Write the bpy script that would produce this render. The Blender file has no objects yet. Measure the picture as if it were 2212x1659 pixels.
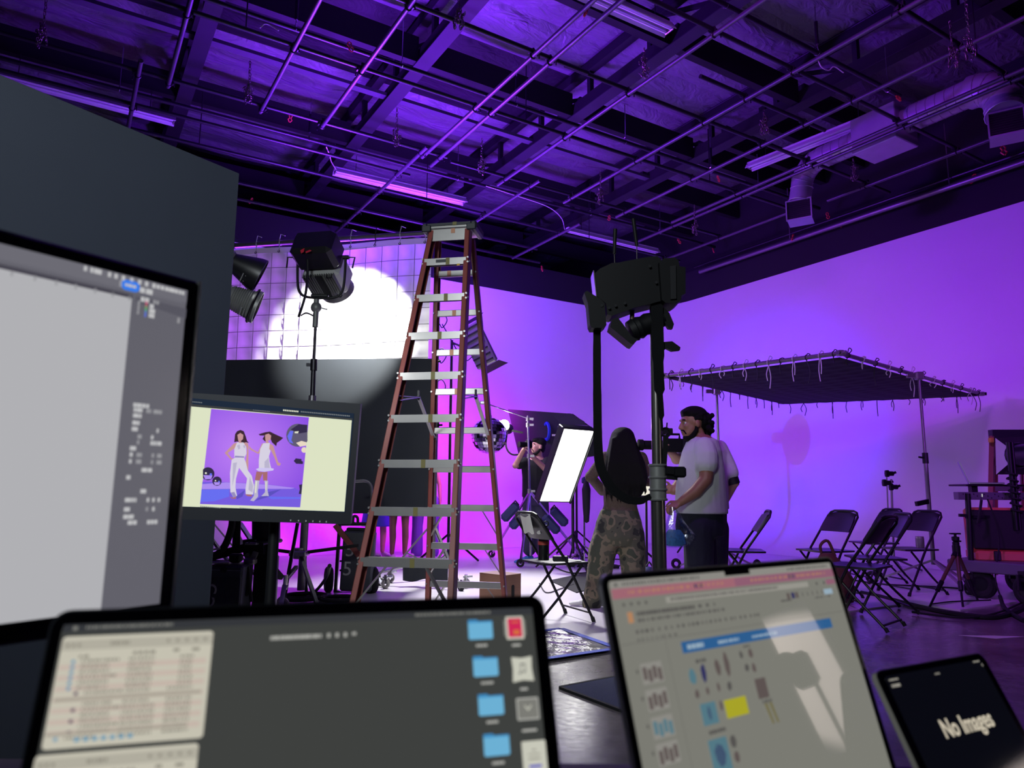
import bpy, bmesh, math, random
from mathutils import Matrix, Vector, Euler
random.seed(7)
SC = bpy.context.scene
COL = SC.collection
PI = math.pi

# ------------------------------------------------------------------ camera
FPX, PITCH, ROLL, CAMZ = 1548.9, 0.15001, 0.00824, 1.0
YAW_A = -0.55606                       # azimuth of the long room axis
Rv = Vector((1, 0, 0)); Fv = Vector((0, math.cos(PITCH), math.sin(PITCH))); Uv = Vector((0, -math.sin(PITCH), math.cos(PITCH)))
CR = Rv*math.cos(ROLL) + Uv*math.sin(ROLL); CU = -Rv*math.sin(ROLL) + Uv*math.cos(ROLL)
CAM = Vector((0, 0, CAMZ))
cd = bpy.data.cameras.new('camera'); cam = bpy.data.objects.new('camera', cd); COL.objects.link(cam)
cd.sensor_width = 36; cd.lens = FPX/2212*36; cd.clip_start = .02; cd.clip_end = 80
cam.matrix_world = Matrix(((CR.x, CU.x, -Fv.x, CAM.x), (CR.y, CU.y, -Fv.y, CAM.y), (CR.z, CU.z, -Fv.z, CAM.z), (0, 0, 0, 1)))
cd.dof.use_dof = True; cd.dof.focus_distance = 5.5; cd.dof.aperture_fstop = 5.8
SC.camera = cam

def ray(px, py): return Fv + CR*((px-1106)/FPX) - CU*((py-829.5)/FPX)
def G(px, py, z=0.0):                  # pixel to a point on a level plane
    d = ray(px, py); return CAM + d*((z-CAMZ)/d.z)
def D(px, py, Y):                      # pixel to a point at a distance
    d = ray(px, py); return CAM + d*(Y/d.y)
UD = Vector((math.cos(YAW_A), -math.sin(YAW_A), 0)); VD = Vector((math.sin(YAW_A), math.cos(YAW_A), 0))
def RM(u, v, z=0.0): return UD*u + VD*v + Vector((0, 0, z))      # room axes to world
ROOM = Matrix.Rotation(-YAW_A, 4, 'Z') if False else Matrix(((UD.x, VD.x, 0, 0), (UD.y, VD.y, 0, 0), (0, 0, 1, 0), (0, 0, 0, 1)))
def toroom(p): return Vector((p.dot(UD), p.dot(VD), p.z))

# ------------------------------------------------------------------ world, lights, exposure
w = bpy.data.worlds.new('world'); SC.world = w; w.use_nodes = True
w.node_tree.nodes['Background'].inputs[0].default_value = (.25, .3, .5, 1); w.node_tree.nodes['Background'].inputs[1].default_value = .02
SC.view_settings.view_transform = 'Standard'; SC.view_settings.look = 'None'; SC.view_settings.gamma = 1; SC.view_settings.exposure = 0
SC.view_settings.use_curve_mapping = False
def aim(o, target):
    o.rotation_euler = (Vector(target)-o.location).to_track_quat('-Z', 'Y').to_euler()
def spot(name, loc, target, power, col, angle, blend=.5, rad=.08):
    l = bpy.data.lights.new(name, 'SPOT'); l.energy = power; l.color = col; l.spot_size = math.radians(angle); l.spot_blend = blend; l.shadow_soft_size = rad
    o = bpy.data.objects.new(name, l); COL.objects.link(o); o.location = loc; aim(o, target); return o
def area(name, loc, target, power, col, sx, sy, spread=180):
    l = bpy.data.lights.new(name, 'AREA'); l.shape = 'RECTANGLE'; l.size = sx; l.size_y = sy; l.energy = power; l.color = col; l.spread = math.radians(spread)
    o = bpy.data.objects.new(name, l); COL.objects.link(o); o.location = loc; aim(o, target); return o
MAGENTA = (.70, .0, 1.0); VIOLET = (.40, .05, 1.0); BLUE = (.015, .01, 1.0); WHITE = (.97, 1.0, .93)
# backdrop lamps around the set, most of them unseen; added fills are marked
spot('magenta_flood_light', (-.35, 10.65, 2.75), (-1.3, 13.6, .6), 560, MAGENTA, 115, .9, .2)
spot('magenta_low_light', (-3.3, 10.4, .8), (-3.4, 12.3, .9), 130, MAGENTA, 120, .9, .2)
area('violet_flood_light', (-1.4, 9.4, 4.4), RM(11.1, 8.6, 2.0), 80, VIOLET, 2.4, 1.2, 110)
spot('violet_back_light', (-1.2, 9.4, 4.4), RM(8.0, 12.2, 3.4), 680, (.17, .08, 1.0), 90, 1.0, .5)
spot('violet_wash_light', (1.0, 4.0, 5.9), RM(10.2, 4.6, .8), 700, (.46, .06, 1.0), 110, 1.0, .3)
spot('violet_low_fill_light', (4.9, 1.6, 2.1), (6.6, 9.8, 1.2), 420, (.42, .05, 1.0), 62, 1.0, .7)  # added out of frame to lift the canopy's shade on the right wall
spot('blue_effect_light', (1.26, 10.95, 2.06), (4.9, 13.3, 2.2), 760, BLUE, 66, .7, .03)
area('ceiling_violet_light', (-2.2, 9.0, 3.9), (-.8, 7.6, 7.0), 600, (.20, .02, 1.0), .8, .5)
area('rear_ceiling_fill_light', (-.6, 11.2, 3.6), (-1.6, 12.2, 7.0), 360, (.20, .02, 1.0), .8, .5)  # unseen uplight added to brighten the rear roof bays
spot('fresnel_beam_light', (-1.76, 7.30, 3.06), D(778, 722, 8.2), 360, WHITE, 97, .12, .07)
spot('violet_rim_light', (-4.6, 9.8, 2.2), (-2.9, 8.4, 3.2), 1200, VIOLET, 50, .8, .2)
spot('set_floor_fill_light', (-.6, 9.2, 4.3), (-.3, 7.2, 0), 1600, WHITE, 66, .9, .25)  # added spot, stands in for beam light passing through the cloth onto the floor
spot('side_fill_light', (-1.75, 3.75, 2.2), (-.5, 6.4, 1.2), 75, (.95, .98, 1.0), 60, .8, .2)  # unseen lamp added behind the flat to brighten ladder and people
spot('flood_lamp_light', D(536, 590, 5.5), (-.45, 5.1, 1.4), 12, (.95, .97, 1.0), 70, .8, .12)
# unseen fill added behind the camera, and the lamp on the white board
area('studio_fill_light', (-1.6, -1.6, 3.6), (-.9, 5.0, 1.4), 40, (.88, .96, 1.0), 1.2, 1.2, 70)
spot('board_lamp_light', (4.2, -.6, 2.1), (5.32, .78, 1.28), 1500, (1.0, .86, .85), 25, .2, .05)

# ------------------------------------------------------------------ helpers
def lin(c): return tuple(((x/255)/12.92 if x/255 <= .04045 else ((x/255+.055)/1.055)**2.4) for x in c)
MATS = {}
def mat(name, rgb, rough=.6, metal=0.0, noise=0.0, scale=8.0, bump=0.0, emit=None, estr=0.0, spec=.5, coat=0.0, alpha=1.0, trans=0.0, stretch=None, sheen=0.0):
    m = bpy.data.materials.new(name); m.use_nodes = True; MATS[name] = m
    nt = m.node_tree; b = nt.nodes['Principled BSDF']; c = (*lin(rgb), 1)
    b.inputs['Base Color'].default_value = c; b.inputs['Roughness'].default_value = rough; b.inputs['Metallic'].default_value = metal
    b.inputs['Specular IOR Level'].default_value = spec; b.inputs['Coat Weight'].default_value = coat; b.inputs['Coat Roughness'].default_value = .04
    b.inputs['Alpha'].default_value = alpha; b.inputs['Transmission Weight'].default_value = trans; b.inputs['Sheen Weight'].default_value = sheen
    if emit is not None:
        b.inputs['Emission Color'].default_value = (*lin(emit), 1); b.inputs['Emission Strength'].default_value = estr
    if noise or bump:
        tc = nt.nodes.new('ShaderNodeTexCoord'); n = nt.nodes.new('ShaderNodeTexNoise'); n.inputs['Scale'].default_value = scale; n.inputs['Detail'].default_value = 5
        src = tc.outputs['Object']
        if stretch:
            mp = nt.nodes.new('ShaderNodeMapping'); mp.inputs['Scale'].default_value = stretch; nt.links.new(src, mp.inputs[0]); src = mp.outputs[0]
        nt.links.new(src, n.inputs['Vector'])
        if noise:
            mx = nt.nodes.new('ShaderNodeMix'); mx.data_type = 'RGBA'
            mx.inputs[6].default_value = tuple(x*(1-noise) for x in c[:3])+(1,); mx.inputs[7].default_value = tuple(min(1, x*(1+noise)) for x in c[:3])+(1,)
            nt.links.new(n.outputs['Fac'], mx.inputs[0]); nt.links.new(mx.outputs[2], b.inputs['Base Color'])
        if bump:
            bp = nt.nodes.new('ShaderNodeBump'); bp.inputs['Strength'].default_value = bump; bp.inputs['Distance'].default_value = .02
            nt.links.new(n.outputs['Fac'], bp.inputs['Height']); nt.links.new(bp.outputs[0], b.inputs['Normal'])
    return m

WM = {}                                # world matrices of the empties
def wmat(o): return WM.get(o.name, Matrix.Identity(4)) if o else Matrix.Identity(4)
def props(o, label=None, cat=None, group=None, kind=None):
    if label: o['label'] = label
    if cat: o['category'] = cat
    if group: o['group'] = group
    if kind: o['kind'] = kind
    return o
def thing(name, label, cat, loc=(0, 0, 0), rotz=0.0, group=None, M=None):
    o = bpy.data.objects.new(name, None); o.empty_display_size = .1; COL.objects.link(o)
    Mw = M if M is not None else Matrix.Translation(Vector(loc)) @ Matrix.Rotation(rotz, 4, 'Z')
    o.matrix_world = Mw; WM[o.name] = Mw.copy()
    return props(o, label, cat, group)
def frame(p, x=None, y=None, z=None):
    """matrix with origin p from two given axes"""
    if x is not None and z is not None: z = Vector(z).normalized(); x = Vector(x); x = (x-z*x.dot(z)).normalized(); y = z.cross(x)
    elif y is not None and z is not None: y = Vector(y).normalized(); z = Vector(z); z = (z-y*z.dot(y)).normalized(); x = y.cross(z)
    elif x is not None and y is not None: x = Vector(x).normalized(); y = Vector(y); y = (y-x*y.dot(x)).normalized(); z = x.cross(y)
    p = Vector(p)
    return Matrix(((x.x, y.x, z.x, p.x), (x.y, y.y, z.y, p.y), (x.z, y.z, z.z, p.z), (0, 0, 0, 1)))
def along(p0, p1, up=(0, 0, 1)):
    """frame at p0 whose z axis runs to p1"""
    p0 = Vector(p0); z = (Vector(p1)-p0).normalized(); u = Vector(up)
    if abs(z.dot(u)) > .98: u = Vector((1, 0, 0))
    x = u.cross(z).normalized(); return frame(p0, x=x, z=z)
def T(x, y, z): return Matrix.Translation((x, y, z))
def RX(a): return Matrix.Rotation(a, 4, 'X')
def RY(a): return Matrix.Rotation(a, 4, 'Y')
def RZ(a): return Matrix.Rotation(a, 4, 'Z')

class MB:
    def __init__(s): s.v = []; s.f = []
    def add(s, vs, fs, M=None):
        k = len(s.v)
        s.v += [(M @ Vector(p)) if M is not None else Vector(p) for p in vs]; s.f += [tuple(i+k for i in f) for f in fs]; return s
    def box(s, c, size, M=None, bv=0.0):
        x, y, z = (q/2 for q in size); c = Vector(c)
        if bv <= 0:
            vs = [c+Vector((a*x, b*y, d*z)) for a in (-1, 1) for b in (-1, 1) for d in (-1, 1)]
            return s.add(vs, [(0, 1, 3, 2), (4, 6, 7, 5), (0, 4, 5, 1), (2, 3, 7, 6), (0, 2, 6, 4), (1, 5, 7, 3)], M)
        bv = min(bv, x*.99, y*.99, z*.99); vs = []; ix = {}
        for a in (-1, 1):
            for b in (-1, 1):
                for d in (-1, 1):
                    for k in range(3):
                        o = [a*(x-bv), b*(y-bv), d*(z-bv)]; o[k] = (a*x, b*y, d*z)[k]; ix[a, b, d, k] = len(vs); vs.append(c+Vector(o))
        fs = []
        for a in (-1, 1):
            fs.append((ix[a, -1, -1, 0], ix[a, 1, -1, 0], ix[a, 1, 1, 0], ix[a, -1, 1, 0])); fs.append((ix[-1, a, -1, 1], ix[1, a, -1, 1], ix[1, a, 1, 1], ix[-1, a, 1, 1])); fs.append((ix[-1, -1, a, 2], ix[1, -1, a, 2], ix[1, 1, a, 2], ix[-1, 1, a, 2]))
        for a in (-1, 1):
            for b in (-1, 1):
                fs.append((ix[a, b, -1, 0], ix[a, b, 1, 0], ix[a, b, 1, 1], ix[a, b, -1, 1])); fs.append((ix[a, -1, b, 0], ix[a, 1, b, 0], ix[a, 1, b, 2], ix[a, -1, b, 2])); fs.append((ix[-1, a, b, 1], ix[1, a, b, 1], ix[1, a, b, 2], ix[-1, a, b, 2]))
                for d in (-1, 1): fs.append((ix[a, b, d, 0], ix[a, b, d, 1], ix[a, b, d, 2]))
        return s.add(vs, fs, M)
    def cyl(s, p0, p1, r0, r1=None, n=10, cap=True):
        r1 = r0 if r1 is None else r1; M = along(p0, p1); L = (Vector(p1)-Vector(p0)).length
        vs = [(r0*math.cos(2*PI*i/n), r0*math.sin(2*PI*i/n), 0) for i in range(n)]+[(r1*math.cos(2*PI*i/n), r1*math.sin(2*PI*i/n), L) for i in range(n)]
        fs = [(i, (i+1) % n, n+(i+1) % n, n+i) for i in range(n)]
        if cap: fs += [tuple(range(n))[::-1], tuple(range(n, 2*n))]
        return s.add(vs, fs, M)
    def bar(s, p0, p1, wx, wy, up=(0, 0, 1), bv=0.0):
        M = along(p0, p1, up); L = (Vector(p1)-Vector(p0)).length
        return s.box((0, 0, L/2), (wx, wy, L), M, bv)
    def tube(s, pts, r, n=8, closed=False, radii=None):
        pts = [Vector(p) for p in pts]; m = len(pts); vs = []; fs = []
        tn = []
        for i in range(m):
            a = pts[(i-1) % m] if (closed or i > 0) else pts[i]; b = pts[(i+1) % m] if (closed or i < m-1) else pts[i]
            tn.append((b-a).normalized())
        u = Vector((0, 0, 1)) if abs(tn[0].z) < .9 else Vector((1, 0, 0))
        for i in range(m):
            x = u-tn[i]*u.dot(tn[i])
            if x.length < 1e-6: x = tn[i].orthogonal()
            x.normalize(); y = tn[i].cross(x); u = x; rr = radii[i] if radii else r
            vs += [pts[i]+(x*math.cos(2*PI*k/n)+y*math.sin(2*PI*k/n))*rr for k in range(n)]
        for i in range(m if closed else m-1):
            j = (i+1) % m
            fs += [(i*n+k, i*n+(k+1) % n, j*n+(k+1) % n, j*n+k) for k in range(n)]
        if not closed: fs += [tuple(range(n))[::-1], tuple(range((m-1)*n, m*n))]
        return s.add(vs, fs)
    def lathe(s, prof, n=16, M=None, arc=2*PI):
        vs = []; fs = []; m = len(prof); full = abs(arc-2*PI) < 1e-6; c = n if full else n+1
        for r, z in prof: vs += [(r*math.cos(arc*i/n), r*math.sin(arc*i/n), z) for i in range(c)]
        for j in range(m-1): fs += [(j*c+i, j*c+(i+1) % c, (j+1)*c+(i+1) % c, (j+1)*c+i) for i in range(n)]
        if prof[0][0] > 1e-6 and full: fs.append(tuple(range(n))[::-1])
        if prof[-1][0] > 1e-6 and full: fs.append(tuple(range((m-1)*c, m*c)))
        return s.add(vs, fs, M)
    def prism(s, poly, t, M=None, y0=0.0):
        """polygon given in x,z, extruded along y by t"""
        n = len(poly); vs = [(x, y0, z) for x, z in poly]+[(x, y0+t, z) for x, z in poly]
        fs = [tuple(range(n)), tuple(range(n, 2*n))[::-1]]+[((i+1) % n, i, n+i, n+(i+1) % n) for i in range(n)]
        return s.add(vs, fs, M)
    def ball(s, c, r, n=12, m=8, sc=(1, 1, 1), M=None):
        c = Vector(c); vs = [c+Vector((0, 0, -r*sc[2]))]
        for j in range(1, m):
            a = -PI/2+PI*j/m; vs += [c+Vector((r*sc[0]*math.cos(a)*math.cos(2*PI*i/n), r*sc[1]*math.cos(a)*math.sin(2*PI*i/n), r*sc[2]*math.sin(a))) for i in range(n)]
        vs.append(c+Vector((0, 0, r*sc[2]))); fs = [(0, 1+(i+1) % n, 1+i) for i in range(n)]
        for j in range(m-2): fs += [(1+j*n+i, 1+j*n+(i+1) % n, 1+(j+1)*n+(i+1) % n, 1+(j+1)*n+i) for i in range(n)]
        k = 1+(m-2)*n; fs += [(k+i, k+(i+1) % n, len(vs)-1) for i in range(n)]
        return s.add(vs, fs, M)
    def torus(s, R, r, n=16, m=8, M=None, sc=(1, 1)):
        vs = []; fs = []
        for i in range(n):
            a = 2*PI*i/n
            vs += [((R+r*math.cos(2*PI*k/m))*math.cos(a)*sc[0], (R+r*math.cos(2*PI*k/m))*math.sin(a)*sc[1], r*math.sin(2*PI*k/m)) for k in range(m)]
        for i in range(n):
            j = (i+1) % n; fs += [(i*m+k, j*m+k, j*m+(k+1) % m, i*m+(k+1) % m) for k in range(m)]
        return s.add(vs, fs, M)
    def sheet(s, fn, nu, nv, t=0.0):
        """grid surface fn(a,b)->point, a,b in 0..1; t gives thickness along the normal"""
        P = [[Vector(fn(i/nu, j/nv)) for j in range(nv+1)] for i in range(nu+1)]; k = nv+1
        vs = [P[i][j] for i in range(nu+1) for j in range(nv+1)]; fs = [(i*k+j, (i+1)*k+j, (i+1)*k+j+1, i*k+j+1) for i in range(nu) for j in range(nv)]
        if t:
            N = len(vs); ws = []
            for i in range(nu+1):
                for j in range(nv+1):
                    a = P[min(i+1, nu)][j]-P[max(i-1, 0)][j]; b = P[i][min(j+1, nv)]-P[i][max(j-1, 0)]; ws.append(P[i][j]+a.cross(b).normalized()*t)
            fs += [tuple(N+q for q in f)[::-1] for f in fs]; vs += ws
            ed = [i*k for i in range(nu+1)]+[nu*k+j for j in range(1, nv+1)]+[i*k+nv for i in range(nu-1, -1, -1)]+[j for j in range(nv-1, 0, -1)]
            fs += [(ed[q], ed[(q+1) % len(ed)], N+ed[(q+1) % len(ed)], N+ed[q]) for q in range(len(ed))]
        return s.add(vs, fs)
    def mesh(s, name, M=None, smooth=True, angle=35):
        me = bpy.data.meshes.new(name)
        vs = [tuple(M @ p) for p in s.v] if M is not None else [tuple(p) for p in s.v]
        me.from_pydata(vs, [], s.f); me.update()
        bm = bmesh.new(); bm.from_mesh(me); bmesh.ops.recalc_face_normals(bm, faces=bm.faces); bm.to_mesh(me); bm.free()
        if smooth:
            me.polygons.foreach_set('use_smooth', [True]*len(me.polygons)); me.set_sharp_from_angle(angle=math.radians(angle))
        return me
    def build(s, name, m, parent=None, world=False, smooth=True, label=None, angle=35):
        Mi = wmat(parent).inverted() if (world and parent) else None
        me = s.mesh(name, Mi, smooth, angle); return put(name, me, m, parent, label)
def put(name, me, m, parent=None, label=None, M=None):
    if m is not None and not me.materials: me.materials.append(MATS[m] if isinstance(m, str) else m)
    o = bpy.data.objects.new(name, me); COL.objects.link(o)
    if parent: o.parent = parent; WM[o.name] = wmat(parent).copy()
    if M is not None: o.matrix_basis = M; WM[o.name] = wmat(parent) @ M
    if label: o['label'] = label
    return o
def solo(name, mb, m, label, cat, loc=None, group=None, M=None, world=True, **k):
    """a thing that is one mesh; its origin is put at loc"""
    Mw = M if M is not None else (T(*loc) if loc is not None else Matrix.Identity(4))
    me = mb.mesh(name, Mw.inverted() if world else None, **k); o = put(name, me, m); o.matrix_world = Mw; WM[o.name] = Mw.copy()
    return props(o, label, cat, group)
def struct(o): o['kind'] = 'structure'; return o
def copytree(o, parent=None):
    c = o.copy(); COL.objects.link(c)
    if parent: c.parent = parent
    for ch in list(o.children): copytree(ch, c)
    return c
def retag(o, label, M=None):
    o['label'] = label
    if M is not None: o.matrix_world = M; WM[o.name] = M.copy()
    return o
def text(body, size, M, name, m, parent=None, extrude=.0005, align='CENTER', xs=1.0, offset=0.0):
    """lettering in the local x (right) / z (up) plane of M, facing -y, as mesh"""
    c = bpy.data.curves.new(name, 'FONT'); c.body = body; c.size = size; c.align_x = align; c.align_y = 'CENTER'; c.extrude = extrude; c.resolution_u = 3; c.offset = offset
    to = bpy.data.objects.new(name, c); COL.objects.link(to); bpy.context.view_layer.update()
    me = bpy.data.meshes.new_from_object(to.evaluated_get(bpy.context.evaluated_depsgraph_get())); bpy.data.objects.remove(to); bpy.data.curves.remove(c)
    me.materials.clear(); me.transform(Matrix.Diagonal((xs, 1, 1, 1))); me.transform(M @ RX(PI/2)); me.name = name
    return put(name, me, m, parent)
def rrect(wd, ht, r, n=4, cx=0.0, cz=0.0):
    out = []
    for sx, sz, a0 in ((1, 1, 0), (-1, 1, PI/2), (-1, -1, PI), (1, -1, 3*PI/2)):
        for i in range(n+1):
            a = a0+PI/2*i/n; out.append((cx+sx*(wd/2-r)+r*math.cos(a), cz+sz*(ht/2-r)+r*math.sin(a)))
    return out
def bez(p0, p1, p2, p3, n=10):
    p0, p1, p2, p3 = map(Vector, (p0, p1, p2, p3)); return [p0*(1-t)**3+p1*3*t*(1-t)**2+p2*3*t*t*(1-t)+p3*t**3 for t in (i/n for i in range(n+1))]
def spline(pts, n=6):
    """smooth curve through points (Catmull-Rom)"""
    P = [Vector(p) for p in pts]; P = [P[0]*2-P[1]]+P+[P[-1]*2-P[-2]]; out = []
    for i in range(1, len(P)-2):
        a, b, c, d = P[i-1:i+3]
        for k in range(n):
            t = k/n; out.append(.5*((2*b)+(c-a)*t+(2*a-5*b+4*c-d)*t*t+(3*b-a-3*c+d)*t**3))
    return out+[P[-2]]
# ------------------------------------------------------------------ materials
mat('cyc_paint', (222, 216, 226), .42, noise=.03, scale=1.2)
mat('cyc_floor_paint', (205, 198, 208), .33, noise=.10, scale=2.5, bump=.03)
mat('black_paint', (22, 23, 28), .8, noise=.2, scale=2)
mat('dark_wall', (38, 38, 44), .85, noise=.15, scale=1.5)
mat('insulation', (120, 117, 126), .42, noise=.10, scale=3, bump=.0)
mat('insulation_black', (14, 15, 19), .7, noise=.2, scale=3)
mat('beam_black', (13, 14, 18), .75, noise=.2, scale=4)
mat('beam_dark', (34, 33, 40), .6, noise=.2, scale=4)
mat('beam_grey', (74, 72, 82), .6, noise=.2, scale=4)
mat('pipe_steel', (128, 125, 130), .42, .8, noise=.12, scale=20)
mat('grid_pipe', (84, 82, 88), .45, .7, noise=.15, scale=20)
mat('pipe_dark', (58, 57, 62), .42, .8, noise=.2, scale=15)
mat('black_metal', (20, 21, 25), .45, .3, noise=.1, scale=10)
mat('black_matte', (16, 17, 21), .75, noise=.15, scale=12)
mat('black_plastic', (22, 23, 27), .4, noise=.08, scale=20)
mat('chain_steel', (120, 112, 108), .4, .9)
mat('white_enamel', (205, 205, 210), .35, noise=.03, scale=10)
mat('tube_glass', (225, 225, 232), .2)
mat('galvanised', (160, 160, 168), .38, .35, noise=.18, scale=6)
mat('clamp_red', (205, 70, 62), .5, noise=.08, scale=20)
mat('chrome', (190, 190, 196), .2, 1.0)
mat('aluminium', (170, 168, 166), .34, .75, noise=.08, scale=14)
def concrete():
    m = mat('concrete', (66, 62, 66), .2); nt = m.node_tree; b = nt.nodes['Principled BSDF']
    tc = nt.nodes.new('ShaderNodeTexCoord')
    n1 = nt.nodes.new('ShaderNodeTexNoise'); n1.inputs['Scale'].default_value = 2.2; n1.inputs['Detail'].default_value = 9; n1.inputs['Roughness'].default_value = .65
    n2 = nt.nodes.new('ShaderNodeTexNoise'); n2.inputs['Scale'].default_value = 26; n2.inputs['Detail'].default_value = 6
    for n in (n1, n2): nt.links.new(tc.outputs['Object'], n.inputs['Vector'])
    r = nt.nodes.new('ShaderNodeValToRGB'); r.color_ramp.elements[0].position = .3; r.color_ramp.elements[0].color = (*lin((72, 67, 70)), 1); r.color_ramp.elements[1].position = .75; r.color_ramp.elements[1].color = (*lin((140, 133, 131)), 1)
    nt.links.new(n1.outputs['Fac'], r.inputs[0]); nt.links.new(r.outputs[0], b.inputs['Base Color'])
    mr = nt.nodes.new('ShaderNodeMapRange'); mr.inputs['To Min'].default_value = .10; mr.inputs['To Max'].default_value = .34
    nt.links.new(n2.outputs['Fac'], mr.inputs['Value']); nt.links.new(mr.outputs[0], b.inputs['Roughness'])
    bp = nt.nodes.new('ShaderNodeBump'); bp.inputs['Strength'].default_value = .12; bp.inputs['Distance'].default_value = .01
    nt.links.new(n1.outputs['Fac'], bp.inputs['Height']); nt.links.new(bp.outputs[0], b.inputs['Normal'])
concrete()
def wrinkle(m, scale, strength):
    nt = MATS[m].node_tree; b = nt.nodes['Principled BSDF']; tc = nt.nodes.new('ShaderNodeTexCoord')
    mp = nt.nodes.new('ShaderNodeMapping'); mp.inputs['Scale'].default_value = (1, 2.2, 1)
    n = nt.nodes.new('ShaderNodeTexNoise'); n.inputs['Scale'].default_value = scale; n.inputs['Detail'].default_value = 4; n.inputs['Distortion'].default_value = 1.5
    bp = nt.nodes.new('ShaderNodeBump'); bp.inputs['Strength'].default_value = strength; bp.inputs['Distance'].default_value = .08
    nt.links.new(tc.outputs['Object'], mp.inputs[0]); nt.links.new(mp.outputs[0], n.inputs['Vector']); nt.links.new(n.outputs['Fac'], bp.inputs['Height']); nt.links.new(bp.outputs[0], b.inputs['Normal'])
wrinkle('insulation', 2.2, .8); wrinkle('insulation_black', 2.2, .5)

# ------------------------------------------------------------------ the setting
UMIN, UMAX, VMIN, VMAX, ZC = -6.5, 11.35, -5.5, 16.5, 7.34
def rbox(u0, u1, v0, v1, z0, z1): return MB().box(((u0+u1)/2, (v0+v1)/2, (z0+z1)/2), (u1-u0, v1-v0, z1-z0), ROOM)
struct(rbox(UMIN-.2, UMAX+.2, VMIN-.2, VMAX+.2, -.2, 0).build('floor', 'concrete', smooth=False))
struct(rbox(UMAX, UMAX+.2, VMIN-.2, VMAX+.2, 0, ZC).build('wall_right', 'black_paint', smooth=False))
struct(rbox(UMIN-.2, UMAX, VMAX, VMAX+.2, 0, ZC).build('wall_back', 'black_paint', smooth=False))
struct(rbox(UMIN-.2, UMIN, VMIN-.2, VMAX, 0, ZC).build('wall_left', 'dark_wall', smooth=False))
struct(rbox(UMIN, UMAX, VMIN-.2, VMIN, 0, ZC).build('wall_front', 'dark_wall', smooth=False))
ceil = struct(rbox(UMIN-.2, UMAX+.2, VMIN-.2, VMAX+.2, ZC, ZC+.2).build('ceiling', 'insulation_black', smooth=False))
# cyclorama: painted floor plate, coved walls with a round corner
CU_, CV_, CT, CC, CR_ = 11.1, 12.2, 5.12, 1.6, .95       # faces, top, corner radius, cove radius
ft = .012
poly = [(-4.5, 3.9), (6.8, 3.9), (6.8, 3.45), (CU_, 3.45), (CU_, CV_), (-4.5, CV_)]
m = MB(); n = len(poly)
m.add([RM(u, v, 0) for u, v in poly]+[RM(u, v, ft) for u, v in poly], [tuple(range(n)), tuple(range(n, 2*n))]+[(i, (i+1) % n, n+(i+1) % n, n+i) for i in range(n)])
struct(m.build('floor_cyclorama', 'cyc_floor_paint', smooth=False))
path = []                              # point on the face and its inward normal, in room axes
for k in range(13): path.append(((CU_, 2.6+(CV_-CC-2.6)*k/12), (-1, 0)))
for k in range(1, 16):
    a = PI/2*k/16; path.append(((CU_-CC+CC*math.cos(a), CV_-CC+CC*math.sin(a)), (-math.cos(a), -math.sin(a))))
for k in range(13): path.append(((CU_-CC-(CU_-CC+4.5)*k/12, CV_), (0, -1)))
prof = [(CR_*(1-math.sin(PI/2*k/10)), ft+.002+CR_*(1-math.cos(PI/2*k/10))) for k in range(11)]+[(0, 1.8), (0, 3), (0, 4.2), (0, CT), (-.12, CT), (-.12, 0)]
vs = []; fs = []; L = len(prof)
for (p, nr) in path: vs += [RM(p[0]+nr[0]*o, p[1]+nr[1]*o, z) for o, z in prof]
for i in range(len(path)-1): fs += [(i*L+j, (i+1)*L+j, (i+1)*L+j+1, i*L+j+1) for j in range(L-1)]
struct(MB().add(vs, fs).build('wall_cyclorama', 'cyc_paint', angle=50))
# black valance hung above the top of the backdrop
vs = []; fs = []; prof = [(-.16, CT+.62), (-.10, CT+.62), (-.05, CT-.03), (-.08, CT-.03)]; L = len(prof)
for (p, nr) in path: vs += [RM(p[0]+nr[0]*(o+.06), p[1]+nr[1]*(o+.06), z) for o, z in prof]
for i in range(len(path)-1): fs += [(i*L+j, (i+1)*L+j, (i+1)*L+(j+1) % L, i*L+(j+1) % L) for j in range(L)]
struct(MB().add(vs, fs).build('trim_1', 'black_paint', smooth=False))
# roof: insulation batts between trusses
TR = [1.03, 3.58, 6.1, 8.63]
ub = [UMIN]+[-4.05, -1.5]+TR+[UMAX]
batts = {}
def batt_mesh(wd, k):
    def fn(a, b):
        sag = .10*math.sin(PI*a)**.6*math.sin(PI*b)**.5*(1+.25*math.sin(7*a+k*2)+.2*math.sin(5*b*k)) if 0 < a < 1 and 0 < b < 1 else 0
        return (wd*(a-.5), .87*(b-.5), -sag-.006)
    return MB().sheet(fn, 10, 5, 0.0).mesh('insulation_batt')
v = 8.2-.87*14; k = 0
while v < VMAX-.05:
    for i in range(len(ub)-1):
        wd = ub[i+1]-ub[i]; vc = v+.435
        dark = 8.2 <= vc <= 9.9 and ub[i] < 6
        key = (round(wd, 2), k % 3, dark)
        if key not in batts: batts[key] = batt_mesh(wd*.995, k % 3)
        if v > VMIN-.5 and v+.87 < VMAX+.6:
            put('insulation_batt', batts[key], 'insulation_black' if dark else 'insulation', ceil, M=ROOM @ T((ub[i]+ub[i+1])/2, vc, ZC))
        k += 1
    v += .87
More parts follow.
